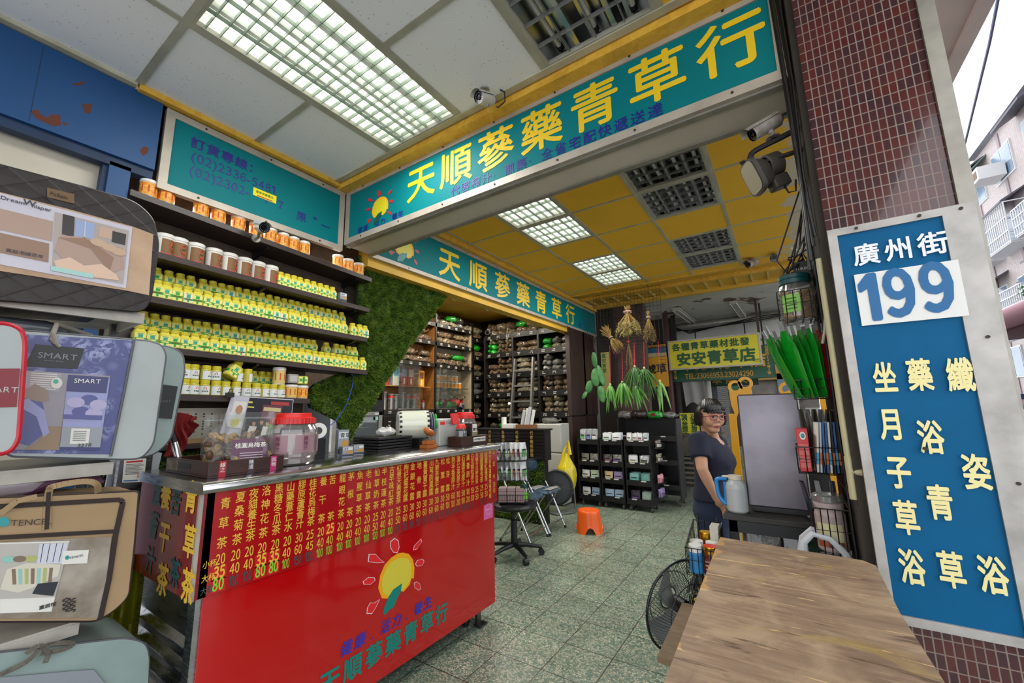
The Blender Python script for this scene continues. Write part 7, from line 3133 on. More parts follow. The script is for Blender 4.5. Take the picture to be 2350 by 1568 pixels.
b.text('萬安青草', (a.x + .01,7.099, c.z - .02), X, Z, .09,1, vertical=True, bold=.02)
tag(b.build('paper_strip', [mat('yellowed strip', '#b9ad62', .7), mat('green characters', '#3a6a3a', .7)], base=a), 'narrow yellow paper strip with green characters behind the cactus', 'paper')
for u, v, m, l in ((1408,808, mat('purple net', '#4a1440', .8), 'dark purple net bag hanging in the shade behind the straw bundle'),(1400,840, mat('grey bag', '#6d7478', .6), 'grey bag hanging below the purple net bag')):
 c = sg(u, v, 7.2)
 b = MB()
 b.sphere(c, (.09,.06,.13),16,10, fn=lambda q: q * (1 + .08 * sin(q.z * 50 + q.x * 30)))
 b.tube([c + Z * .12, c + Z * .35], .003,5)
 tag(b.build('hanging_bag', m, base=c), l, 'bag')
# juice stall: stainless counter with louvres, yellow juice card, bottles, hung coats
t = thing('juice_counter', 'dirty stainless counter with louvred vents behind the woman', 'counter', (-1.55,8.3,0))
a = P(1556,1008, 'y', 8.1)
b = MB()
b.box((-2.05,8.1,.9),(-1.0,8.6,.94))
b.box((-2.05,8.11,.55),(-1.0,8.6,.9))
b.box((-2.05,8.2,0),(-1.0,8.6,.55))
b.build('body', mat('stained steel panel', '#7a7468', .4, metal=.5, var=.5, vs=6), t)
for k in range(6):
 b = MB()
 b.bar((-2.03,8.15,.08 + .085 * k),(-1.02,8.15,.08 + .085 * k),.03,.035)
 b.build('vent_louver', mat('grimy slat', '#7d786c', .5, var=.4), t)
t = thing('juice_card', 'small yellow juice sign with two columns of green characters behind the woman', 'sign', sg(1582,985,8.25))
a, c = sg(1563,998,8.25), sg(1602,948,8.25)
b = MB()
b.box((a.x, 8.25,.94),(c.x, 8.27, c.z),0)
w_ = c.x - a.x
b.text('蒲公英原汁', (a.x + w_ * .08,8.249, c.z - .015), X, Z, w_ * .34,1, vertical=True, bold=.03, pitch=(c.z - a.z) / 5.2)
b.text('石蓮花原汁', (a.x + w_ * .56,8.249, c.z - .015), X, Z, w_ * .34,1, vertical=True, bold=.03, pitch=(c.z - a.z) / 5.2)
b.build('board', [mat('yellow card', '#cdbf22', .5), M_sgreen], t)
b = MB()
c = sg(1588,880,9.0)
b.sheet(lambda s, tt: c + V((-.2 + .42 * s + .05 * tt, .03 * sin(s * 11),.28 - .75 * tt * (1 - .12 * sin(s * 5)))),16,10)
tag(b.build('coat', mat('pale grey cloth', '#8e8b88', .9, bump=.3, bs=30), base=c), 'pale grey coat hanging behind the woman', 'coat')
b = MB()
c = sg(1622,870,9.4)
b.cyl((c.x, 9.4,.9),(c.x, 9.4,2.25),.07, n=16)
tag(b.build('standing_roll', mat('off-white roll', '#a9a59c', .6), base=(c.x, 9.4,.9)), 'off-white standing roll beside the pale grey coat', 'roll')
b = MB()
b.box((c.x - .1,9.3,0),(c.x + .1,9.5,.9))
tag(b.build('crate', M_dark, base=(c.x, 9.4,0)), 'dark crate under the off-white standing roll', 'crate')
# rolling shutter along the alley
t = thing('rolling_shutter', 'grey rolling shutter along the alley beyond the signs', 'shutter', (-1.35,11.2,0))
b = MB()
for k in range(44):
 z = .05 + .053 * k
 b.prism([(0,0),(.018,.012),(.018,.04),(0,.052)], (-1.36,10.6, z), X, Z, -2.4)
b.build('shutter_slat', mat('grey shutter slats', '#77756e', .5, metal=.3), t)
b = MB()
b.box((-1.4,10.5,0),(-1.3,10.6,2.85))
b.build('side_post', mat('bluish steel post', '#59626a', .5), t)
# far end of the alley: shop fronts in the light
b = MB()
b.box((-5,17,0),(.9,17.2,5),0)
struct('wall_far', b, [mat('far shopfront render', '#77726a', .8, var=.5, vs=2)])
for k, (x, z, w_, h_, c_) in enumerate(((-2.15,1.9,.9,.5, '#2a5a3c'),(-1.2,2.3,1.2,.45, '#8c6a2a'),(-.2,1.6,.7,.9, '#5a6a78'),(-1.6,.2,.8,1.3, '#4a3a30'))):
 b = MB()
 b.box((x, 16.88, z),(x + w_, 16.985, z + h_))
 tag(b.build('shop_panel', mat('far panel ' + c_, c_, .7), base=(x, 16.95, z)), 'faded panel on the shopfront at the far end of the alley', 'panel', 'panels at the alley end')
# ================================================================= THE WOMAN
def PD(u, v, t):
 """World point at pixel u, v and camera depth t."""
 return V((0,0, H)) + (RT * ((u - 1175) / FPX) - UP * ((v - 784) / FPX) + FW) * t


M_skin = mat('skin', '#cc9a7c', .5, var=.08, vs=6)
M_lip = mat('lips', '#a85a56', .45)
M_hair = mat('black hair', '#0c0a0b', .32, bump=.1, bs=60)
M_shirt = mat('navy cotton', '#11162e', .8, bump=.25, bs=22)
M_jean = mat('blue denim', '#1c2c46', .85, var=.25, vs=40)
WX, WY = -.455,3.06
wo = thing('person', 'woman with short black hair and red glasses in a navy T-shirt and jeans', 'person', (WX, WY, 0))


def ell(mb, c, hx, hy, yaw=0.0, n=24, p=.85):
 pts = []
 for k in range(n):
  q = 2 * pi * k / n
  x, y = spow(cos(q), p) * hx, spow(sin(q), p) * hy
  pts.append(V(c) + V((x * cos(yaw) - y * sin(yaw), x * sin(yaw) + y * cos(yaw),0)))
 return pts


def loft(mb, rings, mat=0, cap=True):
 n = len(rings[0])
 vs = [p for r in rings for p in r]
 fs = [(j * n + k, j * n + (k + 1) % n, (j + 1) * n + (k + 1) % n, (j + 1) * n + k) for j in range(len(rings) - 1) for k in range(n)]
 if cap:
  fs.append(tuple(reversed(range(n))))
  fs.append(tuple((len(rings) - 1) * n + k for k in range(n)))
 return mb.add(vs, fs, mat, True)


def remesh(o, size, smooth=6, sub=0):
 m = o.modifiers.new('join', 'REMESH')
 m.mode = 'VOXEL'
 m.voxel_size = size
 m.use_smooth_shade = True
 if smooth:
  m = o.modifiers.new('soften', 'SMOOTH')
  m.iterations = smooth
  m.factor = .5
 return o


YAW = radians(-8)          # her chest faces along +X, a touch towards the street
bx = V((cos(YAW), sin(YAW),0))
by = V((-sin(YAW), cos(YAW),0))
wp = lambda x, y, z: V((WX, WY, z)) + bx * x + by * y
shR, elb, wri, hnd = PD(1603,1013,2.64), PD(1612,1078,2.54), PD(1640,1137,2.53), PD(1650,1158,2.53)
# head frame
hc = PD(1629,957,2.73)
fd = V((.63,-.77,-.05)).normalized()
hl = Z.cross(fd).normalized()
hu = fd.cross(hl).normalized()
hu = (hu + hl * .06).normalized()
hp = lambda x, y, z: hc + fd * x + hl * y + hu * z
b = MB()
RH = Matrix((fd, hl, hu)).transposed()


def skull(q):
 z = q.z / .108
 k = 1.0
 if z < -.1:
  k = 1 - .34 * min(1,(-.1 - z) / .9) ** 1.3
 x = q.x * (1 - .1 * max(0,-z)) if q.x < 0 else q.x * (1 - .06 * max(0, z - .4))
 return V((x, q.y * k, q.z))


b.sphere(hc, (.088,.073,.105),40,28, rot=RH, fn=skull)
b.sphere(hp(.045,0,-.078),(.038,.034,.026),18,12, rot=RH)               # chin
for s in (-1,1):
 b.sphere(hp(.054, s * .035,-.022),(.03,.028,.034),16,10, rot=RH)     # cheeks
 b.sphere(hp(.07, s * .03,.022),(.018,.024,.009),14,8, rot=RH)        # brows
 b.sphere(hp(-.005, s * .074,-.012),(.018,.009,.03),14,10, rot=RH)    # ears
b.tube([hp(.082,0,.018), hp(.092,0,-.005), hp(.1,0,-.022)], [.008,.010,.013], 10)
for s in (-1,1):
 b.sphere(hp(.09, s * .012,-.024),(.012,.009,.008),10,8, rot=RH)
b.sphere(hp(.076,0,-.052),(.018,.026,.014),16,8, rot=RH)
nk = PD(1630,998,2.76)
b.tube([hp(-.018,0,-.05), hp(-.012,0,-.095), nk, nk + V((-.0,.0,-.05))], [.05,.046,.05,.062], 18)
# chest under the shirt's neckline, arms and hands in one surface with the head
b.sphere(nk + V((.01,0,-.075)),(.075,.1,.06),20,12)
for a, e, w_, h_ in ((shR, elb, wri, hnd),(wp(.0,.165,1.17), wp(.02,.2,.97), wp(.09,.17,.82), wp(.13,.155,.76))):
 b.tube([a, a.lerp(e, .5), e, e.lerp(w_, .3), e.lerp(w_, .7), w_, h_], [.044,.041,.034,.034,.027,.022,.02], 16)
 d_ = (h_ - w_).normalized()
 sd = bx * .9 + by * -.3
 sd = (sd - d_ * sd.dot(d_)).normalized()
 up = d_.cross(sd)
 pc = w_ + d_ * .045
 b.sphere(pc, (.018,.034,.043),16,10, rot=Matrix((up, sd, d_)).transposed())
 for k in range(4):
  r0 = pc + d_ * .028 + sd * (-.024 + .016 * k)
  ln = (.062,.072,.068,.054)[3 - k]
  p1 = r0 + d_ * ln * .45 + up * .004
  p2 = p1 + d_ * ln * .3 + up * (.012 if a is shR else -.012)
  p3 = p2 + d_ * ln * .22 + up * (.014 if a is shR else -.014)
  b.tube([r0, p1, p2, p3], [.0088,.0082,.0075,.0055], 10)
  b.sphere(p3,.0056,8,6)
 th = pc - d_ * .018 + sd * .03
 b.tube([th, th + sd * .016 + d_ * .024, th + sd * .014 + d_ * .05], [.0115,.0095,.0065], 10)
 b.sphere(th + sd * .014 + d_ * .05,.0066,8,6)
# legs (hidden in the jeans) and ankles keep the body whole
for s in (-1,1):
 b.tube([wp(-.01, s * .085,.8), wp(.0, s * .09,.42), wp(-.01, s * .09,.07)], [.07,.05,.036], 14)
b.tube([wp(0,0,.78), wp(.0,0,1.0), nk + V((0,0,-.1))], [.1,.09,.09], 16)
remesh(b.build('body', M_skin, wo),.0048,9)
# face details
b = MB()
for s in (-1,1):
 c = hp(.0815, s * .031,.004)
 b.sphere(c, (.006,.0155,.007),14,8,0, rot=RH)
 b.sphere(c + fd * .0035,(.0045,.0068,.0064),10,8,1, rot=RH)
 b.tube([hp(.086, s * .045,.0085), hp(.0895, s * .031,.0125), hp(.0885, s * .017,.009)], .0022,6,1)
 b.tube([hp(.08, s * .05,.0255), hp(.0885, s * .034,.031), hp(.0915, s * .018,.027)], [.002,.0032,.0028], 6,1)
b.build('eyes', [mat('eye white', '#d3ccc4', .3), M_black], wo)
b = MB()
b.tube([hp(.084,-.024,-.056), hp(.0955,-.009,-.0505), hp(.0965,0,-.052), hp(.0955,.009,-.0505), hp(.084,.024,-.056)], [.002,.0042,.004,.0042,.002], 8)
b.tube([hp(.084,-.022,-.0575), hp(.0955,0,-.0615), hp(.084,.022,-.0575)], [.002,.0055,.002], 8)
b.build('lips', M_lip, wo)
# hair: a cropped cap with a side fringe
b = MB()
nu, nv = 56,36
vs, keep = [], []
for j in range(nv + 1):
 ph = -pi / 2 + pi * j / nv
 for i in range(nu):
  th = 2 * pi * i / nu
  d_ = V((cos(ph) * cos(th), cos(ph) * sin(th), sin(ph)))
  lay = .006 * sin(th * 13 + ph * 3) * cos(ph)
  q = skull(V((d_.x * .088, d_.y * .073, d_.z * .105)))
  q = q * (1 + (.13 + lay) * min(1,1.25 + d_.z)) + V((-.006,0,.004))
  vs.append(hp(q.x, q.y, q.z))
  keep.append(d_)
fs = []
for j in range(nv):
 for i in range(nu):
  d_ = keep[j * nu + i]
  i2 = (i + 1) % nu
  front = d_.x > .12
  line = .36 + .34 * d_.y * (1 if d_.y > 0 else .5) if d_.x > .35 else (.36 if d_.x > .12 else 0)
  side = -.50 if abs(d_.y) > .45 else -.62
  if (front and d_.z > line) or (not front and d_.z > (side if d_.x < -.05 else -.38)):
   fs.append((j * nu + i, j * nu + i2,(j + 1) * nu + i2,(j + 1) * nu + i))
b.add(vs, fs, 0, True)
for k in range(26):
 y = -.066 + .005 * k
 a = hp(.02 - abs(y) * .1, y * .6,.112)
 m_ = hp(.078 - abs(y) * .35, y, .075 - abs(y) * .1)
 e = hp(.094 - abs(y) * .55, y * 1.06 + .012,.034 + .012 * sin(k * 2.1) + (.02 if y > .02 else 0))
 cv = curve([a, m_, e], 5)
 b.tube(cv, [.011 - .007 * i / (len(cv) - 1) for i in range(len(cv))], 8)
for s in (-1,1):
 for k in range(6):
  b.tube([hp(.03 - .012 * k, s * .082,.03), hp(.032 - .012 * k, s * .086,-.02), hp(.034 - .012 * k, s * .08,-.05 - .004 * (k % 3))], [.011,.011,.006], 8)
hr = b.build('hair', M_hair, wo)
m = hr.modifiers.new('thickness', 'SOLIDIFY')
m.thickness = .012
m.offset = -1
# glasses
b = MB()
for s in (-1,1):
 ps = rounded([(-.026,-.013),(.022,-.015),(.026,.013),(-.026,.015)], .009,4)
 b.tube([hp(.1035 - .006 * abs(p[0] * s + .03) / .03, s * .032 + p[0] * s, .001 + p[1]) for p in ps], .0026,6, closed=True)
 b.tube([hp(.097, s * .058,.008), hp(.04, s * .079,.006), hp(-.005, s * .08,.002)], .0025,6)
b.tube([hp(.1035,-.008,.006), hp(.106,0,.008), hp(.1035,.008,.006)], .0022,6)
b.build('glasses', mat('dark red spectacle frame', '#8a1638', .25), wo)
# T-shirt
b = MB()
rings = [ell(b, wp(-.0,0,.835),.122,.175, YAW), ell(b, wp(0,0,.87),.118,.168, YAW), ell(b, wp(.0,0,.95),.105,.15, YAW), ell(b, wp(.015,0,1.03),.115,.152, YAW),
   ell(b, wp(.02,0,1.09),.122,.158, YAW), ell(b, wp(.005,0,1.15),.105,.168, YAW), ell(b, wp(-.01,0,1.195),.078,.155, YAW), ell(b, wp(-.012,0,1.228),.062,.098, YAW), ell(b, nk + V((0,0,-.018)),.056,.064, YAW)]
loft(b, rings)
for s in (-1,1):
 b.sphere(wp(.085, s * .062,1.065),(.052,.055,.052),16,12)
for a, e in ((shR, elb),(wp(.0,.165,1.17), wp(.02,.2,.97))):
 b.tube([a.lerp(nk, .35), a + Z * .005, a.lerp(e, .35), a.lerp(e, .62)], [.055,.066,.062,.064], 18)
sh = remesh(b.build('shirt', M_shirt, wo),.0085,8)
b = MB()
vd = V((.85,-.53,0)).normalized()
vl = Z.cross(vd)
b.sheet(lambda u_, t_: nk + vd * (.075 + .02 * (1 - t_)) + vl * ((u_ - .5) * .085 * t_) + Z * (-.085 + .08 * t_),10,10)
nkl = b.build('neckline', M_skin, wo)
m = nkl.modifiers.new('wrap', 'SHRINKWRAP')
m.target = sh
m.offset = .0025
# jeans and shoes
b = MB()
loft(b, [ell(b, wp(-.0,0,.70),.11,.165, YAW), ell(b, wp(-.01,0,.76),.122,.172, YAW), ell(b, wp(-.005,0,.85),.108,.155, YAW)])
for s in (-1,1):
 loft(b, [ell(b, wp(0, s * .09,.05),.05,.052, YAW), ell(b, wp(0, s * .09,.3),.056,.058, YAW), ell(b, wp(.01, s * .09,.42),.062,.064, YAW), ell(b, wp(0, s * .086,.62),.082,.084, YAW), ell(b, wp(-.005, s * .08,.76),.1,.088, YAW)])
remesh(b.build('jeans', M_jean, wo),.009,5)
for s in (-1,1):
 b = MB()
 b.sphere(wp(.05, s * .092,.042),(.13,.046,.042),20,10, e1=.7, e2=.85)
 b.box(wp(-.08, s * .092 - .04,0), wp(.17, s * .092 + .04,.012))
 b.build('shoe', mat('dark canvas shoe', '#1d1d20', .7), wo)

# ================================================================= STEEL BOX, BLACK TABLE AND WHAT IS ON IT
t = thing('steel_cabinet', 'tall scuffed stainless steel box on the black table beside the woman', 'cabinet', (-.07,2.5,.93))
sx0, sx1, sy = -.21,.045,2.4
b = MB()
b.box((sx0, sy, .945),(sx1, sy + .28,1.485))
b.build('body', mat('scuffed stainless', '#77737a', .34, metal=.9, col2='#5f5a60', vs=3.5), t, bevel=.006)
b = MB()
b.box((sx0 + .015, sy + .01,.922),(sx1 + .02, sy + .27,.944))
b.build('base', M_black, t)
b = MB()
b.box((sx1 - .001, sy - .004,.95),(sx1 + .004, sy + .004,1.48))
b.build('edge_flange', M_alu, t)
t = thing('black_table', 'black painted table under the steel box and the plastic jug', 'table', (-.1,2.5,0))
M_tabtop = mat('worn black tabletop', '#2d2a26', .5, var=.4, vs=12)
b = MB()
b.box((-.31,2.28,.895),(.14,2.85,.92))
b.build('tabletop', M_tabtop, t, bevel=.003)
for x in (-.29,.09):
 for y in (2.3,2.8):
  b = MB()
  b.box((x, y, 0),(x + .035, y + .035,.895))
  b.build('leg', M_black, t)
b = MB()
b.box((-.29,2.3,.45),(.12,2.83,.47))
b.build('lower_shelf', M_black, t)
b = MB()
b.box((-.29,2.3,.84),(.12,2.32,.895))
b.build('apron', M_black, t)
# plastic jug
c = P(1684,1162, 'z', .921)
c = V((-.252,2.36,.921))
t = thing('plastic_jug', 'milky plastic water jug with a blue handle on the black table', 'jug', c)
b = MB()
b.lathe([(0,0),(.042,0),(.047,.008),(.047,.11),(.043,.13),(.028,.15),(.026,.155)], c, 30)
b.build('body', mat('milky jug plastic', '#b3b8ba', .3, alpha=.88), t)
b = MB()
b.lathe([(0,.004),(.0445,.006),(.0445,.062),(0,.062)], c, 24)
b.build('water', mat('greyish water', '#a4adb5', .15, alpha=.8), t)
b = MB()
b.lathe([(.027,.15),(.031,.152),(.031,.17),(0,.172)], c, 24)
b.sphere(c + V((-.03,0,.162)),(.03,.018,.006),14,8)
b.build('lid', mat('cream jug lid', '#c9c2b0', .4), t)
b = MB()
b.tube(curve([c + V((-.036,0,.152)), c + V((-.075,-.0,.148)), c + V((-.085,0,.13)), c + V((-.078,0,.065)), c + V((-.055,0,.035)), c + V((-.044,0,.03))]),.0095,10)
b.tube([c + V((-.046,0,.135)), c + V((-.047,0,.04))], .009,8)
b.build('handle', mat('sky blue plastic', '#1f7fc4', .35), t)
b = MB()
b.lathe([(.0,.002),(.06,.004),(.068,.012),(.06,.008),(0,.006)], (.09,2.36,.921),24)
tag(b.build('saucer', M_steel, base=(.09,2.36,.921)), 'small metal dish on the black table beside the steel box', 'dish')
# bags and packets under the table top
for k, (x, y, z, m, l, s_) in enumerate(((-.17,2.42,.472, M_greyfilm, 'dark grey packet under the black table, near its corner leg', 1),(-.02,2.45,.472, mat('black glossy film', '#0c0d0e', .15, coat=.6), 'glossy black bag under the black table', 1.2),(.06,2.4,.472, mat('bottle green pouch', '#173f22', .2, coat=.5), 'dark green pouch under the black table', .9))):
 pouch('packed_pouch', l, (x, y, z),.16 * s_, .36, m, M_lt['white'] if k == 0 else None, -pi / 2 + J(.3),0, None, .06)
c = V((.06,2.02,.70))
t = thing('carrier_bag', 'white plastic carrier bag with looped handles in front of the black table', 'bag', c)
b = MB()


def cb(s, tt):
 q = 2 * pi * s
 r_ = 1 - .25 * tt + .05 * sin(q * 5 + tt * 6)
 return c + V((cos(q) * .10 * r_, sin(q) * .06 * r_, .02 + .15 * tt + .012 * sin(q * 2) * tt))


b.sheet(cb, 32,10)
b.build('body', mat('white carrier film', '#c5c9d0', .35, alpha=.93, bump=.5, bs=16), t)
for s in (-1,1):
 b = MB()
 base_ = c + V((0, s * .035,.165))
 b.tube([base_ + V((-.07,0,-.02)), base_ + V((-.062,0,.05)), base_ + V((-.03,0,.085)), base_ + V((.02,0,.075)), base_ + V((.06,0,.03)), base_ + V((.075,0,-.03))], [.02,.013,.011,.012,.014,.02], 8)
 b.build('handle', mat('white carrier film', '#c5c9d0', .35), t)
b = MB()
b.box((-.12,1.95,.0),(.16,2.1,.72))
tag(b.build('black_crate', M_black, base=(.02,2.02,0), bevel=.004), 'tall black crate carrying the white carrier bag', 'crate')

# jar racks beside the table
M_gold2 = chrome('gold lid metal', '#c8962e', .25)


def lidjar(label, c, r, h, glass, lid_top, label_m, group=None, tilt=0):
 t = thing('honey_jar', label, 'jar', (0,0,0), group)
 b = MB()
 b.lathe([(0,0),(r * .9,0),(r, .006),(r, h * .68),(r * .85, h * .76)], n=24)
 b.build('body', glass, t)
 b = MB()
 b.lathe([(r * .88, h * .74),(r * .93, h * .75),(r * .93, h * .97),(r * .9, h)], n=24)
 b.lathe([(r * .9, h),(0, h)], n=24, mat=1)
 b.build('lid', [M_gold2 if lid_top is not M_white else M_white, lid_top], t)
 if label_m:
  b = MB()
  label_sheet(b, r, h * .1, h * .62,1.3,0,14,.001,-1.9)
  for k in range(3):
   label_sheet(b, r, h * (.2 + .13 * k), h * (.26 + .13 * k),.5,1,6,.0016,-1.9)
  b.build('label', [label_m, mat('pale jar print', '#b79a8a', .6)], t)
 put(t, c, (0, tilt, 0))
 return t


def wire_basket(name, label, x0, x1, y0, y1, z, h, n=5, back=0.0, cat='basket'):
 t = thing(name, label, cat, ((x0 + x1) / 2,(y0 + y1) / 2, z))
 b = MB()
 cs = [(x0, y0),(x1, y0),(x1, y1),(x0, y1)]
 for dz, r_ in ((0,.002),(h * .55,.0018),(h, .0032)):
  b.tube([(x, y, z + dz + (back if i > 1 and dz == h else 0)) for i, (x, y) in enumerate(cs)], r_, 5, closed=True)
 for k in range(n + 1):
  x = x0 + (x1 - x0) * k / n
  b.tube([(x, y0, z + h),(x, y0, z),(x, y1, z),(x, y1, z + h + back)], .0019,4)
 m_ = max(2, int(n * (y1 - y0) / (x1 - x0)))
 for k in range(1, m_):
  y = y0 + (y1 - y0) * k / m_
  b.tube([(x0, y, z + h + back * k / m_),(x0, y, z),(x1, y, z),(x1, y, z + h + back * k / m_)], .0019,4)
 b.build('wire', M_blackw, t)
 return t


jx0, jx1, jy0, jy1 = -.445,-.318,2.05,2.27
wire_basket('jar_basket', 'upper black wire basket of jars hung at the black table corner', jx0, jx1, jy0, jy1,.70,.11,5,.07)
wire_basket('jar_basket', 'lower black wire basket of gold-lidded jars below the upper one', jx0, jx1, jy0, jy1,.47,.11,5,.07)
b = MB()
for x in (jx0 + .02, jx1 - .02):
 b.tube([(x, jy1 + .005,0),(x, jy1 + .005,.9)], .005,6)
b.tube([(jx0 + .02, jy1 + .005,.012),(jx0 + .02, jy0,.012),(jx1 - .02, jy0,.012),(jx1 - .02, jy1 + .005,.012)], .005,6)
tag(b.build('basket_stand', M_blackw, base=(jx0, jy1,0)), 'thin black wire stand carrying the two jar baskets', 'stand')
M_bluejar = mat('blue tin label', '#2a7fb8', .35)
M_brjar = mat('red brown syrup', '#5a1a0e', .15, coat=.6)
M_gnjar = mat('dark green glass', '#0b3a22', .15, coat=.6)
lidjar('blue tin with a white cap at the front of the upper jar basket', (-.41,2.09,.703),.03,.115, M_bluejar, M_white, None)
lidjar('blue tin with a white cap behind another in the upper jar basket', (-.415,2.155,.703),.03,.115, M_bluejar, M_white, None)
lidjar('blue tin with a white cap in the middle of the upper jar basket', (-.352,2.165,.703),.029,.115, M_bluejar, M_white, None)
lidjar('red brown honey jar with a red and gold lid in the upper jar basket', (-.348,2.09,.703),.033,.118, M_brjar, M_red, mat('brown jar label', '#6d2416', .5))
lidjar('gold-capped jar at the back of the upper jar basket', (-.385,2.225,.703),.03,.14, M_brjar, mat('gold cap top', '#b8892a', .3), None)
lidjar('dark green jar with a gold lid in the lower jar basket', (-.405,2.09,.473),.033,.115, M_gnjar, mat('olive gold cap', '#a9912e', .3), mat('green jar label', '#155c38', .5))
lidjar('brown jar with a red and gold lid, middle of the lower jar basket', (-.405,2.16,.473),.033,.115, M_brjar, M_red, None)
lidjar('brown jar with a red and gold lid at the back of the lower jar basket', (-.405,2.228,.473),.032,.115, M_brjar, M_red, None)
lidjar('brown jar with a red and gold lid against the table side of the lower basket', (-.345,2.16,.473),.03,.112, M_brjar, M_red, None)
b = MB()
b.box((-.36,2.185,.705),(-.325,2.255,.88))
tag(b.build('clear_tag', mat('pale card', '#b9b6a8', .5), base=(-.34,2.22,.705)), 'pale card standing in the upper jar basket', 'card')

# ================================================================= WOODEN TABLE, PLANK AND FAN
def m_oldply():
 t = NT('worn plywood')
 n = t.noise(t.coord((3,30,30)),2.4,6,.6,.8)
 c = t.ramp(n, [(.3, '#75604b'),(.5, '#866f5a'),(.7, '#9a8169')])
 def patch(sc, loc, k, lo, hi, amt, col, c):
  s_ = t.noise(t.coord(sc, loc=loc), k, 7,.6,.9)
  return t.mix(t.ramp(s_, [(lo, (0,0,0,1)),(hi, (amt,) * 3 + (1,))]), c, col)
 c = patch((1.2,1.2,1),(0,0,0),5,.46,.62,.7, '#a58e72', c)
 c = patch((1.5,1.1,1),(4,1,0),6,.5,.7,.6, '#6d5647', c)
 c = patch((1,1.4,1),(7,2,0),5,.6,.75,.55, '#a98f3e', c)
 c = patch((1.2,7,1),(3,5,0),3.2,.62,.66,.75, '#4d3a2b', c)
 c = patch((1.4,9,1),(9,3,0),4,.63,.66,.8, '#c9a677', c)
 sx = t.n('SeparateXYZ')
 t.l(t.coord(), sx.inputs[0])
 edge = t.math('ADD', sx.outputs[0], t.math('MULTIPLY', t.noise(t.coord((1,3,1)),7,5),.14))
 c = t.mix(t.math('LESS_THAN', edge, -.15), c, '#b0874f')
 t.l(c, t.b.inputs['Base Color'])
 t.set(rough=.55, spec=.35)
 t.bump(n, .12,.004)
 return t.m


M_ply = m_oldply()
t = thing('wooden_table', 'worn plywood table in front of the blue pillar sign', 'table', (-.03,1.2,0))
b = MB()
top = [(-.258,1.772),(.145,1.735),(.172,1.70),(.168,1.36),(.178,1.07),(.19,.55),(-.215,.55),(-.232,.82),(-.243,1.2)]
b.prism(top, (0,0,.93), X, Y, .02)
b.build('top', M_ply, t, bevel=.002)
for x in (-.2,.12):
 for y in (.62,1.68):
  b = MB()
  b.box((x - .018, y - .018,0),(x + .018, y + .018,.93))
  b.build('leg', m_wood('grey brown leg', '#5a4634', '#776048', (8,8,1),4,.6), t)
b = MB()
b.box((-.21,.6,.55),(.15,1.7,.56))
b.build('lower_shelf', M_tabtop, t)
t = thing('plank', 'short loose plank sticking out under the wooden table toward the fan', 'plank', (-.4,1.77,.561))
b = MB()
a0 = [(q.x, q.y) for q in (P(u, v, 'z', .578) for u, v in ((1508,1508),(1566,1383),(1602,1388)))]
b.prism([a0[0], a0[1], (a0[2][0] + .3, a0[2][1] - .02),(a0[0][0] + .33, a0[0][1] - .02)], (0,0,.561), X, Y, .018)
b.build('board', m_wood('grey brown plank', '#5e4c37', '#7d6749', (3,14,8),4,.6), t, bevel=.002)

FC = V((-.52,2.2,.5))
fdir = V((-.8,.5,.1)).normalized()
t = thing('pedestal_fan', 'grey-black electric fan with a wire cage beside the wooden table', 'fan', (FC.x, FC.y, 0))
x_, y_, z_ = basis(fdir)
ring = lambda r_, h_, n=48: [FC + (x_ * cos(2 * pi * k / n) + y_ * sin(2 * pi * k / n)) * r_ + z_ * h_ for k in range(n)]
M_wire = mat('dark grey cage wire', '#23262b', .35, metal=.3)
b = MB()
b.tube(ring(.205,0),.006,8, closed=True)
for side, hh in ((1,.075),(-1,.085)):
 b.tube(ring(.05, side * hh, 24),.003,5, closed=True)
 b.tube(ring(.13, side * hh * .82,36),.0022,5, closed=True)
 for k in range(72):
  q0 = 2 * pi * k / 72
  pts = []
  for i in range(6):
   tt = i / 5
   q = q0 + side * .5 * (1 - tt)
   r_ = .05 + .155 * tt
   pts.append(FC + (x_ * cos(q) + y_ * sin(q)) * r_ + z_ * (side * hh * (1 - tt ** 3)))
  b.tube(pts, .0011,4, caps=False)
b.build('cage', M_wire, t)
for k in range(4):
 b = MB()
 q0 = 2 * pi * k / 4 + .5

 def bl(s, tt):
  r_ = .04 + .145 * s
  q = q0 + (tt - .5) * (1.05 - .2 * s) + .35 * s
  return FC + (x_ * cos(q) + y_ * sin(q)) * r_ + z_ * ((tt - .5) * .05)
 b.sheet(bl, 8,8)
 b.build('blade', mat('smoky grey fan blade', '#6d6f74', .25, alpha=.85), t)
b = MB()
b.lathe([(0,.05),(.03,.045),(.036,.02),(.036,-.03),(0,-.03)], FC, 24, axis=fdir)
b.build('hub', M_black, t)
b = MB()
b.lathe([(.05,-.085),(.055,-.1),(.052,-.16),(.035,-.19),(0,-.195)], FC, 28, axis=fdir)
b.build('motor', mat('black motor housing', '#131417', .3), t)
b = MB()
cc = FC - fdir * .13
b.box((cc.x - .02, cc.y - .056, cc.z + .0),(cc.x + .03, cc.y - .046, cc.z + .035))
b.build('label', M_sticker, t)
b = MB()
pv = FC - fdir * .14
b.tube([pv, pv - Z * .08,(pv.x, pv.y, .02)], [.016,.013,.013], 10)
b.build('column', M_black, t)
b = MB()
b.tube([(FC.x + .14 + cos(q) * .27, FC.y + .18 + sin(q) * .25,.018) for q in (2 * pi * k / 28 for k in range(28))], .0155,8, closed=True)
b.tube([(pv.x - .3, pv.y, .018),(pv.x + .2, pv.y + .0,.018)], .014,8)
b.build('base_ring', mat('grey plastic tube', '#4f4a4c', .4), t)

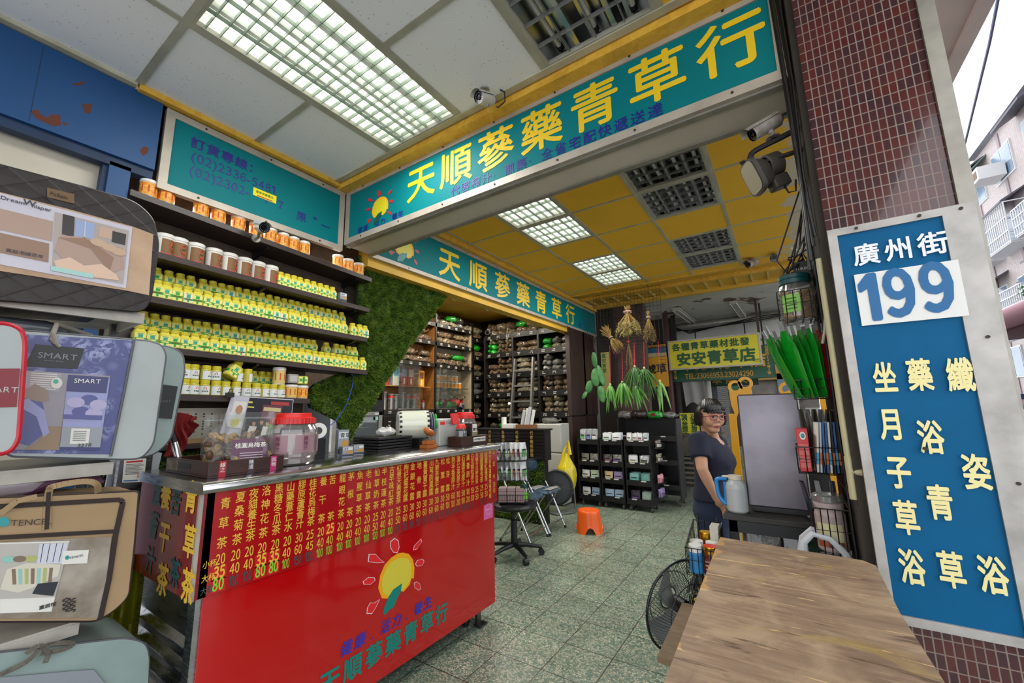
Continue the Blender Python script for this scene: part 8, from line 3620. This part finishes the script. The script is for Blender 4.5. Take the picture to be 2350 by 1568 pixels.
# ================================================================= ON THE PILLAR
t = thing('wall_rack', 'black wire grid panel fixed to the side of the mosaic pillar', 'rack', (.15,2.15,1.4))
b = MB()
for k in range(13):
 y = 1.98 + .028 * k
 b.tube([(.152, y, .86),(.152, y, 2.0)], .0018,4)
for k in range(24):
 z = .86 + .0495 * k
 b.tube([(.152,1.98, z),(.152,2.32, z)], .0018,4)
for y in (1.98,2.32):
 b.tube([(.15, y, .84),(.15, y, 2.02)], .004,6)
b.build('grid', M_blackw, t)
yb0, yb1 = 2.0,2.16
wire_basket('wall_basket', 'top wire basket on the pillar rack, holding the cookie jar', .012,.15, yb0, yb1,1.775,.12,5)
wire_basket('wall_basket', 'second wire basket on the pillar rack, full of green pouches', .03,.155, yb0, yb1,1.452,.075,5)
wire_basket('wall_basket', 'third wire basket on the pillar rack, with a red carton and magazines', .012,.15, yb0, yb1,1.165,.1,5)
wire_basket('wall_basket', 'lowest wire basket on the pillar rack, holding a jar of pink powder', .04,.15, yb0 - .02, yb1,.875,.17,5)
c = V((.08,2.08,1.779))
t = thing('cookie_jar', 'clear jar of round biscuits with a dark teal lid on the pillar rack', 'jar', c)
b = MB()
b.lathe([(0,.001),(.056,.001),(.062,.01),(.062,.125),(.056,.15),(.05,.158)], c, 32)
b.build('body', M_clearjar, t)
b = MB()
b.lathe([(.05,.155),(.058,.156),(.058,.172),(.056,.174),(.058,.178),(.058,.192),(.05,.197),(0,.197)], c, 36)
b.build('lid', mat('dark teal lid', '#0c4348', .35), t)
R_ = random.Random(5)
M_cookie = mat('biscuit', '#c9a263', .7, col2='#a67c40', vs=60)
for k in range(98):
 z = .014 + .112 * (k / 98)
 q, r_ = R_.uniform(0,6.28),.046 * R_.random() ** .35
 b = MB()
 b.lathe([(.004,-.004),(.010,-.005),(.014,0),(.010,.005),(.004,.004),(.004,-.004)], c + V((cos(q) * r_, sin(q) * r_, z)),10, axis=(R_.uniform(-1,1), R_.uniform(-1,1), R_.uniform(-1,1)))
 b.build('biscuit', M_cookie, t)
b = MB()
b.sheet(lambda s, tt: c + V((cos(-2.5 + s * 1.1) * .0632, sin(-2.5 + s * 1.1) * .0632,.03 + .075 * tt)),8,1,0)
for k in range(4):
 b.sheet(lambda s, tt: c + V((cos(-2.3 + s * .7) * .0637, sin(-2.3 + s * .7) * .0637,.042 + .014 * k + .006 * tt)),6,1,1)
b.build('label', [mat('apple green label', '#8cc65a', .5), mat('green fine print', '#4a7c34', .5)], t)
M_grp = mat('emerald foil pouch', '#0f8f22', .18, coat=.6, var=.3, vs=30)
for k in range(13):
 x = .042 + .0085 * k
 y = 2.03 + .035 * (k % 3)
 red = k > 10
 t = thing('tea_pouch', 'tall %s pouch in the second basket of the pillar' % ('red' if red else 'green'), 'packet', (0,0,0), '%s pouches in the pillar basket' % ('red' if red else 'green'))
 b = MB()
 hgt = .27 + .02 * (k % 2)

 def pf(s, tt):
  q = 2 * pi * s
  w_ = .038 * (1 - .75 * max(0, tt - .72) / .28)
  d_ = .0065 * (sin(pi * min(1, tt * 1.15)) + .12)
  return V((sin(q) * d_, cos(q) * w_, tt * hgt))
 b.sheet(pf, 14,12)
 b.build('film', M_grp if not red else mat('red foil pouch', '#8e1014', .2, coat=.5), t)
 b = MB()
 b.box((-.001,-.012, hgt * .96),(.001,.012, hgt * 1.1))
 b.build('seal', M_sil, t)
 put(t, (x, y, 1.457),(J(.03),-.36 + .034 * k, .55 + J(.2)))
t = thing('tea_carton', 'red carton with a teal badge in the third basket of the pillar', 'box', (.03,2.06,1.17))
b = MB()
b.box((.018,2.025,1.17),(.056,2.11,1.335),0)
b.build('carton', mat('coral red carton', '#c22a32', .45, alpha=.97), t, bevel=.002)
b = MB()
q = quadmap([(.02,2.0245,1.285),(.054,2.0245,1.285),(.054,2.0245,1.33),(.02,2.0245,1.33)])
oval(b, q, .55,.5,.3,.35,0)
oval(b, q, .55,.5,.2,.22,1,.0004)
for k in range(4):
 q = quadmap([(.02,2.0245,1.185 + .024 * k),(.054,2.0245,1.185 + .024 * k),(.054,2.0245,1.203 + .024 * k),(.02,2.0245,1.203 + .024 * k)])
 rect(b, q, .05,0,.95,1,2)
b.build('print', [M_whitepaper, mat('teal badge', '#1f8f86', .5), mat('salmon print', '#d0685f', .5)], t)
for k in range(8):
 x = .068 + .0105 * k
 m = (M_whitepaper, mat('blue magazine', '#2f5f9c', .4), mat('pale magazine', '#b9c4cc', .4), mat('dark magazine', '#22262c', .4))[(0,2,1,1,0,3,1,3)[k]]
 t = thing('magazine', 'thin %s booklet standing in the third basket of the pillar' % ('white', 'pale', 'blue', 'blue', 'white', 'dark', 'blue', 'dark')[k], 'booklet', (0,0,0), 'booklets in the pillar basket, %s' % ('white', 'pale', 'blue', 'blue', 'white', 'dark', 'blue', 'dark')[k])
 b = MB()
 b.box((-.003,-.055,0),(.003,.055,.19),0)
 b.build('pages', m, t)
 b = MB()
 b.box((-.0034,-.0555,.03),(.0034,-.03,.075))
 b.build('print', mat('orange print', '#d0662a', .5) if k % 2 else mat('cyan print', '#3aa0cc', .5), t)
 put(t, (x, 2.08,1.17),(0,.10 - .012 * k, .1))
for k in range(5):
 t = thing('foil_pouch', 'dark glossy pouch behind the booklets on the pillar rack', 'packet', (0,0,0), 'dark pouches behind the booklets')
 b = MB()
 b.sheet(lambda s, tt: V((sin(2 * pi * s) * .006, cos(2 * pi * s) * .04 * (1 - .5 * max(0, tt - .7) / .3), tt * .24)),12,8)
 b.build('film', M_greyfilm if k % 2 else mat('olive black film', '#23251a', .2, coat=.5), t)
 put(t, (.055 + .012 * k, 2.14,1.17),(0,-.05 + .05 * k, .3))
c = V((.093,2.07,.88))
t = thing('powder_jar', 'milky jar of pinkish powder with a clear lid on the pillar rack', 'jar', c)
b = MB()
b.lathe([(0,.001),(.047,.001),(.05,.008),(.05,.13),(.045,.145),(.043,.15),(.043,.152),(.048,.154),(.048,.175),(.04,.178)], c, 30)
b.build('body', mat('milky pink plastic', '#c4b2b0', .3, alpha=.9), t)
b = MB()
b.lathe([(.048,.178),(.051,.18),(.051,.2),(.045,.205),(0,.206)], c, 30)
b.build('lid', clear('clear grey lid film', '#c9d0d0', .3,.1,.35, '#a8b0b0'), t)
b = MB()
b.sheet(lambda s, tt: c + V((cos(-2.6 + s * 1.7) * .0512, sin(-2.6 + s * 1.7) * .0512,.018 + .085 * tt)),10,1,0)
b.sheet(lambda s, tt: c + V((cos(-2.6 + s * 1.7) * .0517, sin(-2.6 + s * 1.7) * .0517,.018 + .022 * tt)),10,1,1)
for k in range(9):
 b.sheet(lambda s, tt: c + V((cos(-1.9 + .06 * k + s * .03) * .0522, sin(-1.9 + .06 * k + s * .03) * .0522,.02 + .018 * tt)),1,1,2)
b.build('label', [mat('cream label', '#c8b98c', .5), mat('blue orange strip', '#b05a3a', .5), M_black], t)
for k in range(3):
 t = thing('foil_pouch', 'long dark foil pouch leaning above the powder jar', 'packet', (0,0,0), 'foil pouches above the powder jar')
 b = MB()
 b.sheet(lambda s, tt: V((sin(2 * pi * s) * .005, cos(2 * pi * s) * .03 * (1 - .7 * abs(tt - .4)), tt * .24)),12,8)
 b.build('film', M_sil if k == 1 else mat('navy foil', '#1c2736', .15, coat=.6), t)
 put(t, (.06 + .025 * k, 2.13,.885),(.0,-.2 + .12 * k, .4))

# pipes, cables, floodlight and camera on the pillar
b = MB()
a, c = P(1900,590, 'y', 1.84), P(1975,1148, 'y', 1.84)
b.tube([(.155,1.845, a.z),(.156,1.845, c.z + .06)], .0105,12)
b.tube([(.156,1.845, c.z + .14),(.156,1.845, c.z)], .0125,12)
b.tube([(.156,1.845, c.z + .09),(.19,1.83, c.z + .09)], .011,10)
tag(b.build('drain_pipe', mat('yellowed white pipe', '#b9b08a', .4, var=.2), base=(.156,1.845, c.z)), 'yellowed plastic pipe running down the side of the mosaic pillar', 'pipe')
b = MB()
b.tube([P(1882,620, 'y', 1.9), P(1896,680, 'y', 1.88), P(1893,760, 'y', 1.88), P(1888,788, 'y', 1.9)], .005,8)
tag(b.build('hose', mat('pale grey hose', '#a9a99c', .4), base=P(1896,680, 'y', 1.88)), 'thin pale hose hanging loose by the cookie jar', 'hose')
for k in range(5):
 b = MB()
 x = .150 - .007 * k
 y = 1.83 + .02 * (k % 3)
 b.tube([(x, y, 4.0),(x - .004, y, 3.2),(x + .004, y + .01,2.7),(x - .006 + .004 * k, y, 2.3),(x + .004, y + .01,2.05 - .03 * k)], .0045 + .001 * (k % 2),6)
 tag(b.build('cable', M_black, base=(x, y, 2.5)), 'black cable running down the pillar beside the beam end', 'cable', 'cables down the pillar')
t = thing('junction_box', 'tangle of black boxes and wires above the cookie jar', 'box', (.1,2.05,2.1))
b = MB()
q = P(1845,625, 'y', 2.1)
b.box(q + V((-.035,0,-.03)), q + V((.03,.05,.05)))
b.build('box', M_black, t)
b = MB()
b.text('TURBO', q + V((-.03,-.0006,.01)), X, Z, .016,0, lift=.0004)
b.build('lettering', M_sticker, t)
b = MB()
R_ = random.Random(12)
for k in range(12):
 p0 = q + V((R_.uniform(-.05,.05), R_.uniform(-.02,.1), R_.uniform(-.02,.1)))
 p1 = p0 + V((R_.uniform(-.04,.06), R_.uniform(-.05,.05), R_.uniform(-.08,.08)))
 p2 = p1 + V((R_.uniform(-.04,.06), R_.uniform(-.05,.05), R_.uniform(-.08,.08)))
 b.tube([p0, p0.lerp(p1,.5) + V((.02,0,.02)), p1, p2,(.16,2.1,2.1 + .03 * k)], .0035,5)
b.build('wire', M_black, t)
b = MB()
b.tube([P(1818,570, 'y', 2.2), P(1855,580, 'y', 2.15), P(1880,600, 'y', 2.1), P(1884,640, 'y', 2.1)], .008,8)
tag(b.build('conduit', mat('white conduit', '#bdbdb4', .4), base=P(1855,580, 'y', 2.15)), 'white curved conduit above the cookie jar', 'pipe')

yf = 1.95
F = lambda u, v, y=yf: P(u, v, 'y', y)
M_flood = mat('dusty grey cast metal', '#4c4741', .6, metal=.2, var=.3, vs=20)
t = thing('floodlight', 'dusty grey floodlight on a black arm from the mosaic pillar', 'lamp', F(1850,300))
b = MB()
b.tube(curve([V((.172, yf, F(1848,262).z)), F(1846,284), F(1800,312), F(1735,345), F(1722,360), F(1720,380)], 4),.012,10)
b.bar(V((.172, yf, F(1846,342).z)), F(1755,372),.02,.012)
b.build('arm', mat('black painted steel', '#141312', .5), t)
fa = (F(1765,400) - F(1700,425)).normalized()      # axis from the lens to the back
fa = (fa + V((.0,.5,.25))).normalized()
c = F(1728,408)
b = MB()
x_, y_, z_ = basis(fa, (0,0,1))
prof = [(-.005,.078),(.012,.08),(.018,.07),(.05,.06),(.07,.045)]
rings = []
for h_, r_ in prof:
 rings.append([c + fa * h_ + x_ * (spow(cos(q),.5) * r_ * 1.0) + y_ * (spow(sin(q),.5) * r_ * .72) for q in (2 * pi * k / 28 for k in range(28))])
loft(b, rings)
b.build('housing', M_flood, t)
b = MB()
loft(b, [[c - fa * (.006 + .002 * i) + x_ * (spow(cos(q),.5) * .07) + y_ * (spow(sin(q),.5) * .048) for q in (2 * pi * k / 28 for k in range(28))] for i in (0,1)])
b.build('lens', mat('dusty lamp glass', '#9a927c', .25), t)
b = MB()
b.lathe([(.045,.065),(.052,.07),(.052,.12),(.04,.125),(0,.125)], c + x_ * .02,24, axis=fa)
b.build('reflector_drum', M_flood, t)
b = MB()
b.box((-.035,-.03,-.028),(.035,.03,.028),0, Matrix.Translation(c + fa * .085 - x_ * .062) @ Matrix((fa, y_, x_)).transposed().to_4x4())
b.build('terminal_box', M_flood, t, bevel=.008)
b = MB()
b.bar(c + x_ * .09 + fa * -.01, c + x_ * .03 + fa * .06 + y_ * -.062,.022,.006)
b.build('yoke', M_flood, t)
b = MB()
e = c + fa * .1 - x_ * .09
b.tube([e, e + V((.01,0,-.03)), e + V((.035,0,-.03)), e + V((.04,.0,.02))], .004,6)
b.build('cable', M_black, t)
t = cctv('rust-stained bullet camera on the black arm beside the floodlight', F(1775,318), F(1768,302),(-.75,-.32,-.42),.135,.031, M_camold, ledring=False, plate_n=(0,0,1))
b = MB()
b.tube(curve([F(1790,268), F(1812,258), F(1832,270), F(1843,300)]),.005,6)
b.build('cable', M_black, t)

# ================================================================= STREET SIDE
M_fac = m_brick('pale mauve facade tile', ('#b3a7a6', '#a89b9c', '#bdb2ae'), '#948a88', .12,.06,.006, rough=.5, face='yz', bump=.1, smooth=.2)
bd = thing('apartment_building', 'tiled apartment block with caged balconies across the street', 'building', (9,24,0))
bx0 = 7.0
b = MB()
b.box((bx0,12,0),(16,24.2,10.6))
b.build('wall', M_fac, bd)
b = MB()
b.prism([(bx0 - .22,10.6),(bx0 - .1,10.75),(16,10.8),(16,10.6)], (0,12,0), X, Z, -10.0)
b.build('roof', mat('grey roof edge', '#7d8088', .6), bd)
b = MB()
b.prism([(bx0 - .6,9.7),(bx0,10.3),(bx0,10.35),(bx0 - .6,9.76)], (0,21.0,0), X, Z, -3.2)
b.build('awning', clear('green corrugated sheet', '#8fb8a8', .3,.3,.5, '#5d8a80'), bd)
M_win = mat('window glass', '#7f92a8', .15, var=.3, vs=1)
M_wfr = mat('white window frame', '#c9c9c9', .5)
M_cage = mat('white painted bars', '#c4c6ca', .5)
M_canopy = mat('dark metal canopy', '#4c4a56', .5)
for fl, z in enumerate((1.9,4.1,6.3,8.5)):
 for k in range(5):
  y = 13.2 + 2.25 * k
  b = MB()
  b.box((bx0 - .04, y - .7, z + .35),(bx0 + .02, y + .7, z + 1.45))
  w_ = b.build('window', M_wfr, bd)
  for s in (-1,1):
   b = MB()
   b.box((bx0 - .05, y + (.03 if s > 0 else -.66), z + .4),(bx0 - .041, y + (.66 if s > 0 else -.03), z + 1.4))
   b.build('pane', M_win, w_)
  if (k + fl) % 2:
   b = MB()
   b.prism([(bx0 - .6, z + 1.45),(bx0, z + 1.85),(bx0, z + 1.9),(bx0 - .6, z + 1.52)], (0, y - .95,0), X, Z, -1.9)
   b.build('canopy', M_canopy, bd)
  if fl in (1,2):
   b = MB()
   ya, yb2 = y - .95, y + .95
   b.box((bx0 - .55, ya, z + .08),(bx0, yb2, z + .14),0)
   for j in range(14):
    yy = ya + (yb2 - ya) * j / 13
    b.bar((bx0 - .55, yy, z + .1),(bx0 - .55, yy, z + (1.45 if fl == 2 and k % 2 else .95)),.028,.028)
   for zz in ((.14,.4,.68,.95) if not (fl == 2 and k % 2) else (.14,.5,.95,1.45)):
    b.bar((bx0 - .55, ya, z + zz),(bx0 - .55, yb2, z + zz),.035,.035)
    for ye in (ya, yb2):
     b.bar((bx0 - .55, ye, z + zz),(bx0, ye, z + zz),.03,.03)
   b.build('balcony_cage', M_cage, bd)
b = MB()
for y in (15.4,19.9,22.2):
 b.box((bx0 - .03, y, 0),(bx0 + .02, y + .16,10.5),0)
b.build('pilaster', mat('mauve pilaster', '#8d7f86', .6), bd)
b = MB()
b.box((bx0 - .75,19.6,8.9),(bx0 - .1,20.4,9.35),0)
b.box((bx0 - .76,19.7,9.0),(bx0 - .75,20.05,9.25),1)
b.build('air_conditioner', [M_wfr, mat('rusty grille', '#6b4a30', .6)], bd)
t = thing('balcony_plant', 'green potted plant on the second balcony of the tiled block', 'plant', (bx0 - .4,18.6,4.25))
b = MB()
R_ = random.Random(3)
for k in range(160):
 p = V((bx0 - .4,18.6,4.7)) + V((R_.gauss(0,.15), R_.gauss(0,.25), R_.gauss(0,.2)))
 d_ = V((R_.uniform(-1,1), R_.uniform(-1,1), R_.uniform(-1,1))) * .12
 b.add([p, p + d_, p + V((d_.y, -d_.x, d_.z)) * .6], [(0,1,2)])
b.build('foliage', mat('balcony leaves', '#3f7a34', .6), t)
b = MB()
b.cyl((bx0 - .4,18.6,4.24),(bx0 - .4,18.6,4.55),.16,.2,14)
b.build('pot', mat('terracotta', '#8a4a30', .7), t)
# second block farther on, street awnings, stalls
b2 = thing('apartment_building', 'lower grey block farther along the street with a green awning', 'building', (9,33,0))
b = MB()
b.box((bx0 + .3,24.4,0),(16,44,8.2))
b.build('wall', mat('grey white render', '#a7a5a8', .7, var=.2), b2)
for fl in range(3):
 for k in range(6):
  y = 25.5 + 2.4 * k
  b = MB()
  b.box((bx0 + .26, y, 2.4 + 2 * fl),(bx0 + .32, y + 1.3,3.5 + 2 * fl))
  b.build('window', M_win, b2)
b = MB()
b.prism([(bx0 - .9,4.6),(bx0 + .3,5.2),(bx0 + .3,5.26),(bx0 - .9,4.67)], (0,24.6,0), X, Z, -4)
b.build('awning', mat('sea green awning', '#3f8f7a', .5), b2)
aw = thing('street_awning', 'maroon awning with a pink edge over the street stalls', 'awning', (4.5,10.5,0))
b = MB()
b.prism([(3.2,2.75),(4.1,3.1),(7,3.3),(7,3.22),(4.1,3.0),(3.25,2.55)], (0,9.0,0), X, Z, -8)
b.build('canopy', mat('maroon canvas', '#5a2028', .7), aw)
b = MB()
b.tube([(3.2,8.9,2.78),(3.2,17,2.78)], .16,14)
b.build('pink_roll', mat('pink awning roll', '#b07a88', .6), aw)
for y in (9.3,13,16.6):
 b = MB()
 b.cyl((6.6, y, -.1),(6.6, y, 3.2),.04, n=10)
 b.build('post', M_steel, aw)
ss = thing('stall_sign', 'yellow and blue shop signs under the maroon awning across the street', 'sign', (5.6,15,2))
b = MB()
b.box((5.0,15.0,1.75),(6.4,15.15,2.3),0)
b.box((5.0,14.98,2.02),(6.4,15.0,2.3),1)
b.box((5.0,16.0,1.2),(6.4,16.1,1.6),2)
b.text('衣服行', (5.15,14.995,1.74), X, Z, .3,2, bold=.03)
b.build('board', [mat('yellow stall sign', '#c9b43a', .5), mat('pale blue stall sign', '#9ab0c4', .5), mat('blue stall sign', '#22508a', .5)], ss)
b = MB()
for x in (5.05,6.35):
 b.box((x - .03,15.02,-.1),(x + .03,15.08,1.75))
 b.box((x - .03,16.02,-.1),(x + .03,16.08,1.2))
b.build('post', M_steel, ss)
st = thing('street_stall', 'small stall with a pink roof and red crates across the street', 'stall', (5.4,13,0))
b = MB()
b.prism([(4.6,1.35),(6.2,1.6),(6.2,1.68),(4.6,1.45)], (0,12.5,0), X, Z, -2.5)
b.build('roof', mat('pink stall roof', '#c27a90', .6), st)
for x in (4.7,6.1):
 for y in (12.6,14.9):
  b = MB()
  b.cyl((x, y, -.1),(x, y, 1.4),.03, n=8)
  b.build('post', M_steel, st)
b = MB()
b.box((4.7,12.7,-.1),(6.1,14.8,.75))
b.build('counter', mat('dark stall front', '#4a3038', .7, var=.5, vs=6), st)
for k in range(3):
 b = MB()
 b.box((4.3,12.3 + .5 * k, -.1),(4.65,12.65 + .5 * k, .35))
 tag(b.build('plastic_crate', M_red, base=(4.5,12.5 + .5 * k, -.1)), 'red plastic crate on the street before the pink-roofed stall', 'crate', 'red crates by the stall')
t = thing('street_plant', 'leafy green bush at the street edge beyond the blue sign', 'plant', (2.9,7.0,-.1))
b = MB()
for k in range(260):
 p = V((2.9,7.4,.35)) + V((R_.gauss(0,.14), R_.gauss(0,.2), R_.gauss(0,.18)))
 d_ = V((R_.uniform(-1,1), R_.uniform(-1,1), R_.uniform(-1,1))) * .1
 b.add([p, p + d_, p + V((d_.y, -d_.x, d_.z)) * .6], [(0,1,2)])
b.build('foliage', mat('bush leaves', '#3c7a30', .6), t)
b = MB()
b.cyl((2.9,7.4,-.1),(2.9,7.4,.25),.13,.17,14)
b.build('pot', mat('terracotta', '#8a4a30', .7), t)
b = MB()
b.tube([(1.35,1.2,5.5),(2.2,6,5.2),(3.6,14,5.3),(5,22,5.6)], .014,6)
tag(b.build('overhead_cable', mat('grey blue cable', '#4c5070', .5), base=(2.2,6,5.2)), 'single overhead cable crossing the bright sky', 'cable')
for k in range(3):
 b = MB()
 b.tube([(.56 + .03 * k, 1.9,4.35),(.68 + .05 * k, 1.75,4.1 - .05 * k),(.60 + .03 * k, 1.6,3.75),(.57,1.85,3.5)], .012,6)
 tag(b.build('cable', M_black, base=(.6,1.8,4.0)), 'thick black cable looped at the top of the mosaic pillar', 'cable', 'cables at the pillar top')

# wheelchair and seated shopper half hidden behind the steel box, orange cart plates
wc = V((.02,4.3,0))
t = thing('wheelchair', 'yellow framed wheelchair half hidden behind the steel box', 'wheelchair', wc)
M_yelfr = mat('yellow enamel tube', '#c99a1c', .35)
for s in (-1,1):
 b = MB()
 cw = wc + V((s * .24,0,.3))
 b.tube([cw + V((0, cos(q) * .3, sin(q) * .3)) for q in (2 * pi * k / 36 for k in range(36))], .014,8, closed=True)
 for k in range(18):
  q = 2 * pi * k / 18
  b.tube([cw, cw + V((0, cos(q) * .29, sin(q) * .29))], .0018,4)
 b.build('wheel', M_black, t)
 b = MB()
 b.tube([wc + V((s * .2,.25,.06)), wc + V((s * .2,.2,.5)), wc + V((s * .2,-.18,.52)), wc + V((s * .2,-.22,.95)), wc + V((s * .2,-.36,.99))], .014,8)
 b.tube([wc + V((s * .2,-.18,.72)), wc + V((s * .2,.16,.72)), wc + V((s * .2,.18,.5))], .013,8)
 b.build('side_frame', M_yelfr, t)
 b = MB()
 b.tube([wc + V((s * .2,-.3,.975)), wc + V((s * .2,-.42,1.0))], .018,8)
 b.build('grip', M_black, t)
b = MB()
b.box(wc + V((-.2,-.2,.48)), wc + V((.2,.2,.51)))
b.box(wc + V((-.2,-.24,.5)), wc + V((.2,-.21,.92)))
b.build('seat', M_black, t)
t = thing('person', 'seated shopper in a patterned brown blouse, mostly hidden behind the steel box', 'person', wc + V((0,0,.5)))
b = MB()
b.sphere(wc + V((0,0,1.24)),(.075,.09,.11),24,16)
b.tube([wc + V((0,-.02,1.16)), wc + V((0,-.06,1.06))], [.05,.06], 14)
for s in (-1,1):
 sh_ = wc + V((s * .19,-.08,1.0))
 b.tube([sh_, sh_ + V((s * .03,.08,-.22)), sh_ + V((s * .0,.28,-.28)), sh_ + V((-s * .02,.34,-.27))], [.045,.04,.03,.028], 14)
 for k in range(4):
  f0 = sh_ + V((-s * .02 + (k - 1.5) * .016,.35,-.27))
  b.tube([f0, f0 + V((0,.04,-.005)), f0 + V((0,.065,-.025))], [.009,.008,.006], 8)
 b.tube([sh_ + V((-s * .05,.34,-.265)), sh_ + V((-s * .06,.37,-.27))], [.01,.007], 8)
 b.tube([wc + V((s * .09,-.05,.58)), wc + V((s * .1,.3,.56)), wc + V((s * .1,.36,.12))], [.075,.06,.045], 14)
b.tube([wc + V((0,-.08,.55)), wc + V((0,-.08,.85)), wc + V((0,-.07,1.05))], [.14,.13,.1], 16)
remesh(b.build('body', M_skin, t),.009,4)
b = MB()
loft(b, [ell(b, wc + V((0,-.07,.53)),.19,.15), ell(b, wc + V((0,-.08,.8)),.18,.13), ell(b, wc + V((0,-.08,1.0)),.2,.11), ell(b, wc + V((0,-.07,1.09)),.09,.07)])
for s in (-1,1):
 sh_ = wc + V((s * .19,-.08,1.0))
 b.tube([sh_ + V((-s * .06,0,.02)), sh_, sh_ + V((s * .025,.07,-.18))], [.06,.068,.06], 16)
remesh(b.build('blouse', mat('brown leopard print', '#8a7462', .8, col2='#2f2420', vs=60), t),.012,5)
b = MB()
for s in (-1,1):
 b.tube([wc + V((s * .09,-.05,.58)), wc + V((s * .1,.3,.565)), wc + V((s * .1,.36,.16))], [.09,.075,.06], 16)
 b.sphere(wc + V((s * .1,.42,.1)),(.045,.1,.04),14,8)
remesh(b.build('trousers', M_black, t),.012,4)
b = MB()
b.sphere(wc + V((0,-.015,1.27)),(.088,.1,.1),24,14)
b.build('hair', M_hair, t)
t = thing('orange_cart', 'orange-yellow plate with round holes standing behind the steel box', 'cart', (-.18,3.7,0))
M_ory = mat('orange yellow enamel', '#d79a12', .4)
yq = 3.7
q0 = P(1672,950, 'y', yq)
f = lambda u, v: (lambda p: (p.x, p.z))(P(u, v, 'y', yq))


def holed(mb, cx, cz, r_out, r_in, y, d, n=28):
 o_ = [(cx + cos(2 * pi * k / n) * r_out, cz + sin(2 * pi * k / n) * r_out) for k in range(n)]
 i_ = [(cx + cos(2 * pi * k / n) * r_in, cz + sin(2 * pi * k / n) * r_in) for k in range(n)]
 vs = [V((x, y, z)) for x, z in o_ + i_] + [V((x, y + d, z)) for x, z in o_ + i_]
 fs = []
 for k in range(n):
  k2 = (k + 1) % n
  fs += [(k, k2, n + k2, n + k),(2 * n + k, 3 * n + k, 3 * n + k2,2 * n + k2),(k, 2 * n + k, 2 * n + k2, k2),(n + k, n + k2,3 * n + k2,3 * n + k)]
 mb.add(vs, fs)


for u, v in ((1687,888),(1710,880),(1806,893)):
 b = MB()
 x, z = f(u, v)
 holed(b, x, z, .052,.03, yq, .02)
 b.build('ring_plate', M_ory, t)
b = MB()
b.prism([f(1672,892), f(1690,900), f(1722,884), f(1726,905), f(1700,930), f(1690,960), f(1678,930)], (0, yq + .022,0), X, Z, .02)
b.prism([f(1790,905), f(1822,890), f(1835,930), f(1780,930)], (0, yq + .022,0), X, Z, .02)
b.box((q0.x, yq - .0,.02),(q0.x + .05, yq + .03, q0.z))
b.box((.2, yq, .02),(.25, yq + .03,1.5))
b.box((q0.x, yq, .5),(.25, yq + .03,.56))
b.build('frame', M_ory, t)
# white car parked in the street beyond
car = thing('car', 'white parked car glimpsed beyond the pillar racks', 'car', (.65,6.9,0))
cx0, cy0 = .22,5.6
b = MB()
prof = [(0,.3),(0,.75),(.5,.88),(.95,1.3),(2.0,1.38),(2.7,1.0),(3.3,.92),(3.4,.35)]
b.prism(prof, (cx0, cy0,0), Y, Z, 1.3)
b.build('body', mat('white car paint', '#c9ccd0', .15, coat=.8), car, bevel=.05, seg=3)
b = MB()
b.prism([(.56,.92),(.98,1.27),(1.95,1.33),(2.55,1.0)], (cx0 - .005, cy0,0), Y, Z, .01)
b.prism([(.18,.0),(1.12,.0),(1.02,.42),(.28,.42)], (cx0, cy0 + .49,.885), X, V((0,.74,.68)).normalized(),.02)
b.build('window_glass', mat('dark car glass', '#1a2026', .05), car)
for yy in (.6,2.75):
 for xx in (.0,1.16):
  b = MB()
  b.lathe([(0,-.0),(.28,0),(.3,.03),(.3,.12),(.26,.14),(0,.14)], (cx0 + xx, cy0 + yy, .3),28, axis=(1,0,0))
  b.build('wheel', M_black, car)
b = MB()
b.box((cx0 + .05, cy0 - .02,.32),(cx0 + 1.25, cy0 + .02,.62))
b.build('grille', mat('dark grille', '#222428', .4), car)
